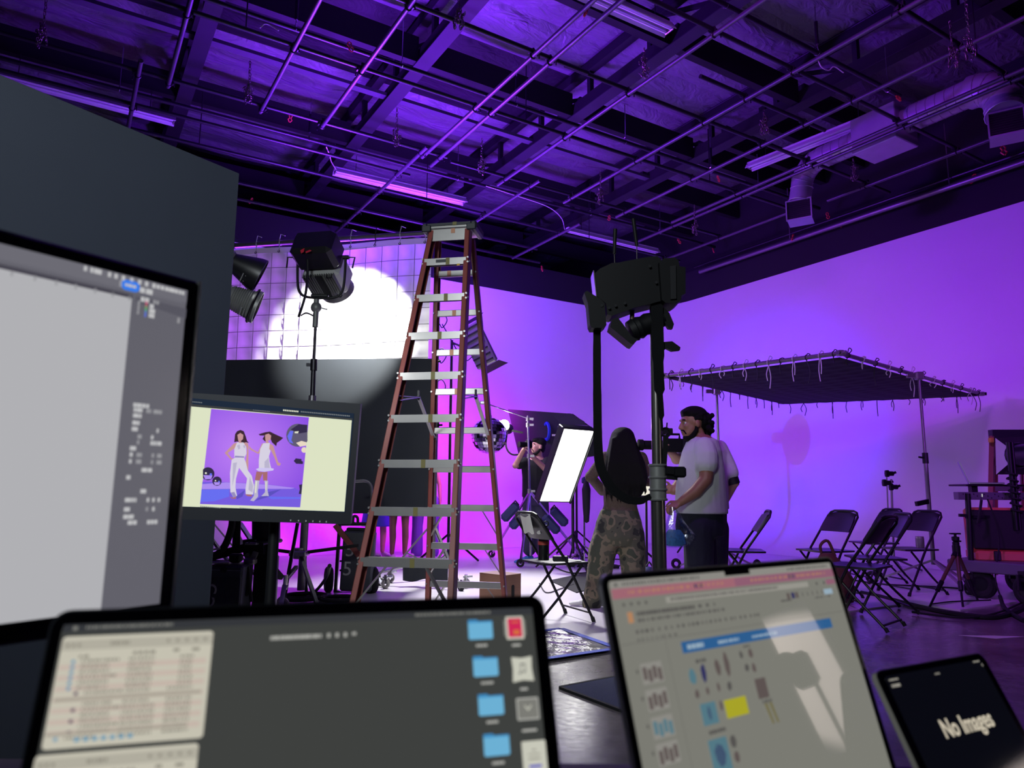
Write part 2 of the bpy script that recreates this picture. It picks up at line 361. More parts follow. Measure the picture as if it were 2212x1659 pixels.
# trusses along the room, purlins across
for u in [-4.05, -1.5]+TR:
    m = MB(); m.box((u, 5.5, 6.67), (.13, 21.9, .2), ROOM); ch = m.build('truss_chord', 'beam_black', ceil, smooth=False)
    MB().box((u, 5.5, 6.563), (.2, 21.9, .014), ROOM).build('flange', 'beam_dark', ch, smooth=False)
    MB().box((u, 5.5, 7.2), (.12, 21.9, .14), ROOM).build('top_chord', 'beam_black', ch, smooth=False)
    vv = VMIN+.4; j = 0
    while vv < VMAX-.3:
        MB().box((u, vv, 6.95), (.07, .07, .4), ROOM).build('web_post', 'beam_black', ch, smooth=False)
        if j % 2 == 0: MB().bar(RM(u, vv+.1, 6.75), RM(u, vv+1.1, 7.15), .05, .05).build('web_brace', 'beam_black', ch, smooth=False)
        vv += 1.28; j += 1
for i in range(len(ub)-1):
    for v in (-2.2, .9, 3.5, 6.05, 8.1, 10.75, 13.4) + ((6.75, 7.5, 9.5) if i == 6 else ()):
        wd = ub[i+1]-ub[i]-.14; uc = (ub[i]+ub[i+1])/2
        MB().box((uc, v, 6.76), (wd, .11, .36), ROOM).build('purlin', 'beam_black', ceil, smooth=False)
    if i < 6: MB().box((uc, 9.18, 6.66), (wd, .12, .05), ROOM).build('batten', 'beam_grey', ceil, smooth=False)

# ------------------------------------------------------------------ overhead pipe grid
ZA, ZB, PR = 5.58, 5.638, .025
A_P = [(.34, 8.2, 10.0), (.65, 1, 8.6), (1.68, 1, 8.6), (2.43, 1, 8.56), (3.86, 1, 8.62), (4.08, 1, 8.8), (3.79, 8.3, 12.1), (5.2, 1, 8.82), (5.65, 8.35, 10.9), (6.43, 1, 8.82), (7.52, 1, 8.83), (8.47, 1, 8.5), (8.62, 1, 9.6), (9.76, 6.9, 10.6), (9.86, 1, 6.5), (-1.2, 1, 8.6), (-2.6, 1, 8.6), (7.2, 9.4, 11.6)]
B_P = [(3.37, -4, 10.6), (4.57, -4, 10.6), (5.85, -4, 4.6), (5.87, 4.3, 10.5), (7.12, -4, 9.9), (5.22, 5.7, 7.95), (8.53, -4, 4.2), (8.62, 4.3, 9.8), (9.36, -4, 4.0), (10.05, -4, 10.2), (11.03, -4, 7.4), (11.68, -4, 7.9)]
grid = thing('pipe_grid', 'overhead grid of crossed steel pipes clamped together under the roof', 'pipe grid', RM(4, 6, ZA))
for u, v0, v1 in A_P: MB().cyl(RM(u, v0, ZA), RM(u, v1, ZA), PR, n=12).build('pipe', 'grid_pipe', grid, True)
for v, u0, u1 in B_P: MB().cyl(RM(u0, v, ZB), RM(u1, v, ZB), PR, n=12).build('pipe', 'pipe_dark', grid, True)
m = MB(); m.torus(.029, .008, 12, 6, RX(PI/2)); m.torus(.029, .008, 12, 6, T(0, 0, .058) @ RY(PI/2)); m.box((.048, 0, .03), (.02, .05, .05), bv=.004); m.cyl((.05, -.05, .0), (.05, -.05, -.04), .006, n=6); m.box((0, .045, .07), (.04, .02, .04), bv=.004)
coup = m.mesh('coupler'); coup.materials.append(MATS['pipe_dark'])
for u, v0, v1 in A_P:
    for v, u0, u1 in B_P:
        if v0-.05 < v < v1+.05 and u0-.05 < u < u1+.05: put('coupler', coup, None, grid, M=wmat(grid).inverted() @ ROOM @ T(u, v, ZA) @ RZ(random.choice((0, PI, .2))))
for u in (-2, 1.2, 4.6, 7.9):           # grid drops to the trusses
    for v in (3.37, 7.12, 10.05): MB().cyl(RM(u, v, ZB), RM(u, v, 6.5), .007, n=6).build('drop_rod', 'pipe_dark', grid, True)
# pipe batten along the right wall
wb = thing('wall_pipe', 'long purple-lit pipe running above the backdrop along the right wall', 'pipe', RM(10.93, 6, ZA))
MB().cyl(RM(10.93, 1.5, ZA), RM(10.93, 10.2, ZA), .045, n=14).build('pipe', 'pipe_steel', wb, True)
MB().cyl(RM(10.99, 1.5, ZA+.16), RM(10.99, 10.4, ZA+.16), .025, n=10).build('conduit', 'pipe_dark', wb, True)
for v in (2.5, 5.2, 8.0): MB().cyl(RM(10.93, v, ZA), RM(10.93, v, 6.6), .008, n=6).build('drop_rod', 'pipe_steel', wb, True)
# sprinkler lines hung on J-hooks
def hook(mb, p, top, thick):
    mb.cyl(p+Vector((0, 0, .10)), Vector((p.x, p.y, top)), thick, n=6)
    mb.tube([p+Vector((0, 0, .11))+UD*0]+[p+VD*(.05*math.sin(a))+Vector((0, 0, .045-.05*math.cos(a)+.01)) for a in [k*PI/6 for k in range(-1, 7)]], .006, 6)
SPR = [(4.56, [1.0, 3.2, 5.4, 6.9, 8.3]), (7.35, [-.6, 1.75, 3.0, 4.6, 6.45, 8.2, 9.3]), (9.75, [.2, 2.6, 5.0, 7.7, 9.4])]
nm = ['front line above the folding chairs', 'middle line over the tall ladder', 'rear line near the back backdrop']
for (v, hs), t in zip(SPR, nm):
    s = thing('sprinkler_pipe', 'sprinkler pipe under the roof, '+t, 'pipe', RM(3, v, 5.98), group='sprinkler lines')
    MB().cyl(RM(-5, v, 5.98), RM(8.55 if v < 5 else 10.9, v, 5.98), .028, n=12).build('pipe', 'pipe_dark', s, True)
    for j, u in enumerate(hs):
        m = MB(); p = RM(u, v, 5.95); hook(m, p, 6.56, .006); h = m.build('hanger', 'chrome', s, True)
        if j % 2: MB().cyl(p+Vector((0, 0, .14)), p+Vector((0, 0, .42)), .02, n=8).build('sleeve', 'black_metal', h, True)
# ------------------------------------------------------------------ strip lights, chains, clamps, ducts under the roof
def strip_light(p0, p1, label):
    M = frame(p0, x=(p1-p0), z=(0, 0, 1)); L = (p1-p0).length
    t = thing('strip_light', label, 'ceiling light', M=M, group='unlit fluorescent strip lights')
    prof = [(-.055, .05), (-.10, -.02), (-.094, -.026), (-.05, .03), (.05, .03), (.094, -.026), (.10, -.02), (.055, .05)]
    m = MB(); n = len(prof); m.add([(0, y, z) for y, z in prof]+[(L, y, z) for y, z in prof], [(i, (i+1) % n, n+(i+1) % n, n+i) for i in range(n)]); m.build('reflector', 'white_enamel', t, smooth=False)
    MB().box((L/2, 0, .07), (L, .09, .04), bv=.006).build('housing', 'white_enamel', t)
    for y in (-.04, .04): MB().cyl((.03, y, .0), (L-.03, y, .0), .016, n=10).build('tube', 'tube_glass', t)
    for x in (.015, L-.015): MB().box((x, 0, .02), (.02, .13, .07), bv=.004).build('end_cap', 'aluminium', t)
    for x in (L*.15, L*.85): MB().cyl((x, 0, .09), (x, 0, .38), .005, n=6).build('hanger_wire', 'pipe_dark', t)
strip_light(G(-30, 157, 6.13), G(378, 264, 6.13), 'unlit strip light above the black flat at the left edge')
strip_light(G(722, 372, 6.13), G(1005, 438, 6.13), 'unlit strip light above the tall red ladder')
strip_light(G(1215, -35, 6.13), G(1448, 68, 6.13), 'unlit strip light at the top of the picture over the pipe grid')
strip_light(G(1225, 500, 6.13), G(1420, 546, 6.13), 'unlit strip light just above the antennas of the camera rig')
strip_light(G(1617, 364, 6.13), G(1905, 250, 6.13), 'unlit strip light beside the spiral air duct')
# chains: one bunch mesh, used again at other sizes
def chain_mesh(links, bunch, seed):
    rnd = random.Random(seed); m = MB()
    def link(p, a, tilt=0): m.torus(.019, .0045, 8, 5, T(*p) @ RZ(a) @ RX(PI/2+tilt), (.62, 1.15))
    for i in range(links): link((rnd.uniform(-.004, .004), rnd.uniform(-.004, .004), -.035*i), (i % 2)*PI/2+rnd.uniform(-.3, .3))
    for k in range(bunch):
        a = rnd.uniform(0, 2*PI); r = rnd.uniform(.01, .055); link((r*math.cos(a), r*math.sin(a), -.035*links+rnd.uniform(-.09, .12)), rnd.uniform(0, PI), rnd.uniform(-.8, .8))
    for s in (-1, 1):
        for i in range(6): link((s*(.012+.006*i), .01*s, -.035*links+.10-.03*i), (i % 2)*PI/2)
    return m.mesh('chain')
CH = [chain_mesh(11, 18, 1), chain_mesh(6, 26, 2), chain_mesh(15, 10, 3)]
for k, (px, py, z, c, lab) in enumerate([
    (100, 2, 5.62, 0, 'steel chain hanging over the far left of the roof above the black flat'),
    (541, 136, 5.62, 0, 'steel chain hanging between the two left-hand purple pipes'),
    (858, 238, 5.62, 0, 'steel chain bunched on the pipe above the left half of the ladder strip light'),
    (992, 0, 5.64, 1, 'thick bunch of chain at the top edge over the ladder'),
    (1041, 302, 5.62, 0, 'steel chain hanging straight above the ladder cap'),
    (1391, 108, 5.64, 1, 'thick looped chain on the pipe below the topmost strip light'),
    (1297, 372, 5.62, 0, 'steel chain hanging above the right end of the far strip light'),
    (1650, 240, 5.62, 1, 'looped chain left of the strip light by the air duct'),
    (1843, 345, 5.5, 1, 'chain bunch hanging under the spiral duct'),
    (2052, 50, 5.6, 0, 'long chain near the top right corner beside the duct elbow'),
    (2085, 0, 5.75, 2, 'draped chain at the very top right corner'),
    (1500, 445, 5.6, 0, 'steel chain over the right antenna of the camera rig')]):
    o = props(put('chain', CH[c], 'chain_steel'), lab, 'chain', 'chains hanging from the pipe grid')
    o.matrix_world = T(*G(px, py, z)) @ RZ(k*.9)
# spring clamps left on the pipes
m = MB()
for s in (-1, 1):
    m.add([], [])
    m.tube([(s*.004, 0, -.075), (s*.035, 0, -.03), (s*.012, 0, .0), (s*.028, 0, .045), (s*.006, 0, .075)], .011, 6)
clamp_me = m.mesh('grip'); clamp_me.materials.append(MATS['clamp_red'])
m = MB(); m.torus(.016, .006, 10, 6, RX(PI/2)); spring_me = m.mesh('spring'); spring_me.materials.append(MATS['chrome'])
for k, (px, py, z, lab) in enumerate([
    (757, 101, 5.95, 'pink-red spring clamp on the sprinkler pipe left of the ladder top'), (627, 255, 5.95, 'small red spring clamp under the dark roof bay at left'),
    (542, 434, 5.66, 'pink-red spring clamp above the two round spotlights'), (1267, 24, 5.6, 'red clamp at the top left of the topmost strip light'),
    (1316, 471, 5.95, 'pink clamp on the pipe left of the tall antenna'), (1467, 521, 5.66, 'red spring clamp right above the camera rig'),
    (1541, 541, 5.66, 'red clamp on the pipe end over the right wall corner'), (1552, 386, 5.95, 'red clamp on the pipe right of the looped chain'),
    (1712, 440, 5.62, 'red clamp beside the first duct grille'), (1788, 466, 5.62, 'red clamp right below the first duct grille'),
    (1712, 513, 5.6, 'red clamp on the wall pipe, leftmost of the three there'), (1818, 486, 5.6, 'red clamp on the wall pipe, middle of the three there'),
    (2102, 386, 5.6, 'large red clamp on the wall pipe at the right'), (2168, 325, 5.5, 'red clamp under the second duct grille'),
    (1938, 208, 5.95, 'red clamp on the sprinkler pipe left of the duct elbow'), (1171, 580, 5.66, 'tiny red clamp low over the backdrop right of the ladder')]):
    t = thing('spring_clamp', lab, 'clamp', M=T(*G(px, py, z)) @ RZ(k*.7) @ RX(.3) @ RY(.35*((k % 3)-1)) @ Matrix.Scale(.75 if k < 12 else 1.0, 4), group='red spring clamps on the overhead pipes')
    put('grip', clamp_me, None, t); put('spring', spring_me, None, t)
# spiral duct along the right side
ZD, UDUC = 5.86, 9.0
duct = thing('air_duct', 'spiral metal air duct with box plenum, elbows and two grilles under the roof', 'air duct', RM(UDUC, 5, ZD))
def spiral(mb, p0, p1, r, n=18):
    p0, p1 = Vector(p0), Vector(p1); L = (p1-p0).length; mb.cyl(p0, p1, r, n=n)
    k = int(L/.11)
    for i in range(1, k): c = p0+(p1-p0)*(i/k); mb.torus(r, .006, n, 4, along(c, p1))
m = MB(); spiral(m, RM(UDUC, 6.0, ZD), RM(UDUC, 5.35, ZD), .16); m.build('round_duct', 'galvanised', duct, True)
m = MB(); spiral(m, RM(UDUC, 4.75, ZD), RM(UDUC, 3.95, ZD), .17); m.build('round_duct', 'galvanised', duct, True)
MB().box((UDUC, 5.05, ZD-.04), (.52, .62, .5), ROOM, .01).build('plenum_box', 'galvanised', duct, True, smooth=False)
def elbow(v0, dv, r, drop, name):
    pts = [RM(UDUC, v0+dv*.34*math.sin(a), ZD-.34*(1-math.cos(a))) for a in [k*PI/10 for k in range(6)]]+[RM(UDUC-.04, v0+dv*.36, ZD-.34-drop)]
    m = MB(); m.tube(pts, r, 18)
    for p, q in zip(pts[1:], pts[:-1]): m.torus(r+.002, .008, 18, 4, along(p, q))
    m.build(name, 'galvanised', duct, True)
    c = pts[-1]; f = -UD*.75-VD*.35; M = frame(c+Vector((0, 0, -.14)), y=-f, z=(0, 0, 1)) @ Matrix.Scale(.72, 4)
    m = MB(); m.add([(-.12, .1, .24), (.12, .1, .24), (.12, .34, .22), (-.12, .34, .22), (-.24, -.12, -.2), (.24, -.12, -.2), (.24, .16, -.26), (-.24, .16, -.26), (-.24, -.12, .2), (.24, -.12, .2)],
        [(0, 1, 2, 3), (8, 9, 1, 0), (4, 7, 6, 5), (9, 5, 6, 2, 1), (8, 0, 3, 7, 4), (3, 2, 6, 7)], M); m.build('boot', 'galvanised', duct, True)
    gr = MB(); 
    for x0, z0, sx, sz in ((0, .2, .5, .025), (0, -.2, .5, .025), (-.24, 0, .025, .4), (.24, 0, .025, .4)): gr.box((x0, -.13, z0), (sx, .03, sz), M)
    g = gr.build('grille_frame', 'galvanised', duct, True, smooth=False)
    MB().box((0, -.115, 0), (.46, .006, .38), M).build('grille', 'black_metal', g, True, smooth=False)
    for k in range(9): MB().box((0, -.125, -.16+.04*k), (.46, .012, .006), M @ RX(0)).build('slat', 'pipe_dark', g, True, smooth=False)
elbow(6.0, 1, .155, .22, 'elbow'); elbow(3.95, -1, .20, .12, 'elbow')
# thin electric cable slung between pipes
m = MB(); m.tube(spline([G(1050, 402, 5.7), G(1100, 418, 5.68), G(1180, 445, 5.68), G(1212, 470, 5.7), G(1220, 495, 5.9), G(1226, 500, 6.1)]), .007, 6)
solo('electric_cable', m, 'white_enamel', 'thin white cable looping down to the far strip light', 'cable', G(1180, 445, 5.68))
m = MB(); m.tube(spline([G(705, 318, 5.7), G(712, 335, 5.75), G(716, 350, 5.9), G(726, 366, 6.1)]), .007, 6)
solo('electric_cable', m, 'white_enamel', 'short white cable dropping to the strip light above the ladder', 'cable', G(712, 335, 5.75))
m = MB(); m.tube(spline([G(1766, 128, 5.66), G(1775, 145, 5.6), G(1790, 152, 5.6), G(1802, 144, 5.66), G(1822, 157, 5.64)]), .006, 6)
solo('cord_scrap', m, 'white_enamel', 'loose white cord tied round a pipe near the top right', 'cord', G(1790, 150, 5.6))
m = MB(); m.tube(spline([G(562, 60, 5.7), G(572, 52, 5.7), G(584, 55, 5.7), G(602, 66, 5.66)]), .006, 6)
solo('cord_scrap', m, 'white_enamel', 'loose white cord tied round a pipe near the top left', 'cord', G(584, 55, 5.7))
# ------------------------------------------------------------------ black flat, diffusion frame, drapes, big lamp
mat('flat_black', (47, 53, 65), .6, noise=.08, scale=3)
mat('foam_edge', (150, 152, 156), .7)
mat('duvetyne', (34, 38, 46), .8, noise=.12, scale=6, sheen=.15)
mat('tie_cord', (200, 200, 196), .7)
mat('tie_dark', (30, 30, 34), .7)
mat('lamp_grey', (120, 122, 120), .45, .3, noise=.06, scale=14)
mat('lamp_white', (190, 192, 188), .4)
mat('red_tag', (225, 50, 60), .5)
mat('text_grey', (150, 150, 150), .5)
def cloth_mat():
    m = bpy.data.materials.new('grid_cloth'); m.use_nodes = True; MATS['grid_cloth'] = m; nt = m.node_tree; nt.nodes.remove(nt.nodes['Principled BSDF']); out = nt.nodes['Material Output']
    d = nt.nodes.new('ShaderNodeBsdfDiffuse'); d.inputs[0].default_value = (*lin((226, 222, 226)), 1); t = nt.nodes.new('ShaderNodeBsdfTranslucent'); t.inputs[0].default_value = (*lin((226, 224, 220)), 1)
    n = nt.nodes.new('ShaderNodeTexNoise'); n.inputs['Scale'].default_value = 9; mr = nt.nodes.new('ShaderNodeMapRange'); mr.inputs['To Min'].default_value = .16; mr.inputs['To Max'].default_value = .22
    mx = nt.nodes.new('ShaderNodeMixShader'); nt.links.new(n.outputs['Fac'], mr.inputs['Value']); nt.links.new(mr.outputs[0], mx.inputs[0]); nt.links.new(d.outputs[0], mx.inputs[1]); nt.links.new(t.outputs[0], mx.inputs[2]); nt.links.new(mx.outputs[0], out.inputs[0])
cloth_mat()
mat('quilt_stitch', (150, 146, 150), .8)
# V-flat of two boards, the right one in view
vt = Vector((-1.285, 3.15, 0)); vd = Vector((-.576, -.817, 0)); vn = Vector((.817, -.576, 0))
vf = thing('v_flat', 'tall black hinged flat standing behind the left monitor', 'flat', vt+vd*.6)
def board(p, d, nn, t=.035, wd=1.22, hh=2.45):
    M = frame(p, x=d, z=(0, 0, 1)); b = MB().box((wd/2, 0, hh/2), (wd, t, hh), M, .002).build('board', 'flat_black', vf, True, smooth=False)
    MB().box((-.002, 0, hh/2), (.005, t*.5, hh-.01), M).build('foam_edge', 'foam_edge', b, True, smooth=False)
    MB().box((wd/2, 0, hh+.002), (wd, t*.5, .005), M).build('foam_edge', 'black_matte', b, True, smooth=False)
board(vt, vd, vn)
e = vt+vd*1.235; board(e, Vector((-.93, .36, 0)).normalized(), vn)
m = MB()
for z in (.3, 1.2, 2.1): m.box((1.225, .02, z), (.09, .01, .12), frame(vt, x=vd, z=(0, 0, 1)))
m.build('hinge_tape', 'black_matte', vf, True, smooth=False)
# diffusion frame on two stands
fl, fr = G(520, 530, 3.93), G(938, 503, 3.93); ax = (fr-fl).normalized(); L = 2.62; fl = fr-ax*L
FM = frame(fl, x=ax, z=(0, 0, 1))       # x along the frame, y away from the camera
fra = thing('diffusion_frame', 'large pipe frame with white quilted diffusion cloth above black drape', 'diffusion frame', M=FM @ T(L/2, 0, -3.93))
MB().cyl((-.05, 0, 0), (L+.08, 0, 0), .026, n=12).v
m = MB(); m.cyl(FM @ Vector((-.05, 0, 0)), FM @ Vector((L+.08, 0, 0)), .032, n=12); m.build('top_pipe', 'pipe_steel', fra, True)
for x in (-.02, L+.05):
    m = MB(); m.cyl(FM @ Vector((x, 0, .06)), FM @ Vector((x, 0, -2.66)), .026, n=12); m.build('side_pipe', 'pipe_steel', fra, True)
m = MB(); m.cyl(FM @ Vector((-.02, 0, -2.64)), FM @ Vector((L+.05, 0, -2.64)), .026, n=12); m.build('bottom_pipe', 'pipe_steel', fra, True)
NX, NZ, Q = 13, 12, .19
def quilt(a, b):
    x = a*L*.985+.02; z = -.13-b*Q*NZ; ca = abs(math.sin(PI*a*NX)); cb = abs(math.sin(PI*b*NZ))
    sag = .02*math.sin(a*9)*(1-b)
    return FM @ Vector((x, .035*(ca*cb)**.5-.02+.05*math.sin(a*4+b*2)*b, z+sag*.6*(1 if b > 0 else 0)))
q = MB().sheet(quilt, NX*4, NZ*4).build('quilted_cloth', 'grid_cloth', fra, True, angle=80)
m = MB()
for i in range(1, NX): m.tube([quilt(i/NX, j/(NZ*2))-FM.to_3x3().col[1]*.004 for j in range(NZ*2+1)], .0035, 4)
for j in range(1, NZ): m.tube([quilt(i/(NX*2), j/NZ)-FM.to_3x3().col[1]*.004 for i in range(NX*2+1)], .0035, 4)
m.build('stitching', 'quilt_stitch', q, True)
m = MB().sheet(lambda a, b: FM @ Vector((a*L*.99+.013, -.022, -.07-.07*b+.012*math.sin(a*9))), 30, 1, .004); m.build('hem', 'grid_cloth', q, True)
for i in range(9):
    x = .1+i*(L-.2)/8; m = MB(); m.torus(.032, .005, 12, 5, FM @ T(x, 0, 0) @ RY(PI/2)); m.tube([FM @ Vector(p) for p in ((x, -.03, -.02), (x+.01, -.035, -.08), (x-.005, -.03, -.11))], .005, 5); m.tube([FM @ Vector(p) for p in ((x, -.03, .02), (x+.02, -.04, .09), (x+.07, -.03, .07))], .005, 5)
    m.build('tie', 'tie_cord' if i % 3 else 'tie_dark', fra, True)
    m = MB(); m.torus(.012, .004, 10, 5, FM @ T(x, -.03, -.115) @ RX(PI/2)); m.build('grommet', 'pipe_dark', fra, True)
# black drape over the lower half, hung from a cross pipe in front
def drape(a, b):
    fold = .03*math.sin(a*26)*(max(0, (a-.78)/.22))+.006*math.sin(a*15)
    return FM @ Vector((-.02+a*(L+.13)+(.06*b*math.sin(b*5) if a > .97 else 0), -.14+fold-.03*b, -1.49+.06*(1-a)-b*(1.78-.12*a)))
dr = solo('black_drape', MB().sheet(drape, 60, 10, .006), 'duvetyne', 'black cloth drape hanging below the white diffusion cloth', 'drape', FM @ Vector((L/2, -.14, -3.2)))
m = MB(); m.cyl(FM @ Vector((-.2, -.12, -1.46)), FM @ Vector((L+.15, -.12, -1.52)), .012, n=8); m.build('cross_pipe', 'black_metal', fra, True)
# frame stands (visible right one leans between the ladder rails)
def combo_stand(name, base, top, label, m1='pipe_steel', spread=.55, low=.12, riser=.018, group=None, legs=3, a0=.4):
    base = Vector(base); t = thing(name, label, 'stand', base, group=group); top = Vector(top)
    kn = base+Vector((0, 0, low+.55))
    MB().cyl(base+Vector((0, 0, low)), base+(top-base)*.45, riser*1.5, n=10).build('column', m1, t, True)
    MB().cyl(base+(top-base)*.43, top, riser, n=10).build('riser', 'pipe_steel', t, True)
    m = MB(); m.cyl(base+(top-base)*.42, base+(top-base)*.45, riser*2, n=10); m.bar(base+(top-base)*.435, base+(top-base)*.435+Vector((.08, -.03, 0)), .012, .02); m.build('collar', 'black_metal', t, True)
    for k in range(legs):
        a = a0+2*PI*k/legs; f = base+Vector((spread*math.cos(a), spread*math.sin(a), .03))
        lg = MB().bar(kn, f, .03, .018).build('leg', m1, t, True)
        MB().bar(base+Vector((0, 0, low+.1)), kn+(f-kn)*.5, .02, .012).build('brace', m1, lg, True)
        m = MB(); m.torus(.035, .015, 14, 6, T(f.x, f.y, .05) @ RZ(a) @ RX(PI/2)); m.cyl(f+Vector((0, 0, .03)), f+Vector((0, 0, .09)), .012, n=8); m.build('caster', 'black_metal', lg, True)
    return t
b = FM @ Vector((L+.05, .06, -3.93)); 
st = combo_stand('frame_stand', (b.x, b.y, 0), FM @ Vector((L+.05, .06, .04)), 'steel stand carrying the right side of the diffusion frame behind the ladder', a0=1.2, riser=.022)
m = MB(); m.box(FM @ Vector((L+.05, .03, -.01)), (.09, .1, .09), bv=.01); m.bar(FM @ Vector((L+.02, -.02, .05)), FM @ Vector((L-.05, -.06, -.25)), .03, .05); m.build('clamp', 'aluminium', st, True)
b = FM @ Vector((-.02, .06, -3.93)); combo_stand('frame_stand', (b.x, b.y, 0), FM @ Vector((-.02, .06, .04)), 'steel stand carrying the left side of the diffusion frame', a0=.3, riser=.022)
# cord loops on the right stand
m = MB()
for z in (2.95, 2.55, 2.2): p = FM @ Vector((L+.08, -.03, z-3.93)); m.tube(spline([p, p+Vector((.06, 0, .02)), p+Vector((.1, 0, -.06)), p+Vector((.05, 0, -.14)), p+Vector((.02, 0, -.1))]), .006, 5)
m.build('tie', 'tie_dark', st, True)

# the big lamp shining on the cloth
LY = 6.9
lp = D(693, 560, LY); beam = (D(740, 735, 8.2)-D(733, 604, 6.98)).normalized()
YM = D(691, 640, LY)
lamp = thing('studio_lamp', 'large LED lamp head in a yoke on a stand lighting the white cloth', 'studio lamp', (YM.x, YM.y, 0))
HB = frame(lp, x=Vector((.95, -.2, 0)), y=Vector((.28, .80, -.42)))     # y = beam direction
MB().box((0, -.10, .02), (.44, .30, .30), HB, .045).build('ballast_box', 'black_plastic', lamp, True)
m = MB(); m.box((0, .20, -.02), (.40, .32, .30), HB, .04); body = m.build('body', 'lamp_white', lamp, True)
m = MB()
for k in range(14): m.box((-.16+.0246*k, .18, -.18), (.010, .28, .04), HB)
m.build('cooling_fins', 'lamp_grey', body, True, smooth=False)
MB().box((0.01, .18, -.205), (.07, .30, .012), HB).build('strap', 'black_matte', body, True, smooth=False)
for x in (-.12, .12):
    for y in (.05, .33): MB().tube([HB @ Vector(p) for p in ((x-.03, y, -.17), (x-.02, y, -.215), (x+.02, y, -.215), (x+.03, y, -.17))], .008, 6).build('guard', 'black_metal', body, True)
m = MB(); m.lathe([(.02, .30), (.155, .32), (.17, .40), (.18, .46), (.172, .46), (.155, .41), (.02, .39)], 24, HB @ RX(-PI/2)); m.build('reflector', 'lamp_grey', lamp, True)
MB().lathe([(.03, .395), (.15, .402), (.15, .406), (.03, .40)], 20, HB @ RX(-PI/2)).build('lens', 'lamp_white', lamp, True)
m = MB(); m.prism([(-.07, -.13), (-.035, -.10), (-.03, -.15), (-.05, -.17)], .004, HB, -.256); m.prism([(-.01, -.15), (.03, -.13), (.05, -.14), (.0, -.17)], .004, HB, -.256); m.build('red_tag', 'red_tag', lamp, True, smooth=False)
yk = [D(643, 555, LY), D(643, 610, LY), D(648, 632, LY), D(662, 641, LY), D(690, 644, LY), D(722, 643, LY), D(738, 632, LY), D(744, 605, LY), D(747, 552, LY)]
yoke = MB().tube(spline(yk, 5), .013, 10).build('yoke', 'black_metal', lamp, True)
MB().box(YM+Vector((.0, 0, .0)), (.17, .06, .035), None, .008).build('yoke_plate', 'black_metal', yoke, True)
for px in (641, 747): m = MB(); p = D(px, 556, LY); m.cyl(p-Vector((.03, 0, 0)), p+Vector((.03, 0, 0)), .022, n=12); m.tube([p+Vector((-.02 if px < 700 else .02, 0, 0)), p+Vector((-.09 if px < 700 else .09, 0, .0)), p+Vector((-.095 if px < 700 else .07, 0, -.11))], .009, 6); m.build('lock_lever', 'black_metal', yoke, True)
m = MB(); p = D(683, 664, LY); m.ball(p, .055, 12, 8, (1, .8, 1)); m.cyl(p+Vector((0, 0, -.2)), p+Vector((0, 0, .08)), .028, n=12); m.bar(p+Vector((.03, 0, 0)), p+Vector((.11, 0, -.02)), .012, .012); m.build('tilt_head', 'lamp_grey', lamp, True)
MB().tube(spline([D(664, 560, LY-.2), D(664, 600, LY-.15), D(659, 640, LY-.1), D(645, 685, LY-.1)], 5), .013, 8).build('power_cable', 'black_plastic', lamp, True)
MB().tube(spline([D(650, 682, LY), D(662, 676, LY), D(680, 684, LY)], 5), .008, 6).build('cable_loop', 'black_plastic', lamp, True)
# its crank stand
bs = Vector((D(650, 1280, LY).x, LY, 0)); tp = D(683, 672, LY); mid = D(676, 800, LY)
MB().cyl(tp, D(678, 782, LY), .014, n=10).build('stand_riser', 'pipe_dark', lamp, True)
m = MB(); m.cyl(D(678, 780, LY), D(675, 860, LY), .024, n=12); m.cyl(D(678.5, 776, LY), D(677.6, 800, LY), .034, n=12); m.bar(D(678, 788, LY), D(662, 788, LY), .02, .03); m.build('stand_section', 'pipe_dark', lamp, True)
MB().cyl(D(675, 855, LY), D(650, 1275, LY), .036, n=14).build('stand_column', 'pipe_steel', lamp, True)
hub = D(647, 1195, LY)
m = MB(); m.cyl(hub-Vector((0, 0, .05)), hub+Vector((0, 0, .05)), .055, n=14); m.box(hub, (.16, .16, .05), None, .01); hb = m.build('leg_hub', 'aluminium', lamp, True)
for (px, py, yy) in ((555, 1183, -.1), (775, 1178, .05), (690, 1320, -.55)):
    e = D(px, py, LY+yy); MB().bar(hub, e, .03, .03).build('leg', 'black_metal', hb, True)
for a, bq in ((D(643, 1130, LY-.35), D(612, 1300, LY-.35)), (D(655, 1130, LY+.2), D(663, 1300, LY+.2))):
    MB().bar(a, bq, .026, .026).build('strut', 'black_metal', lamp, True)
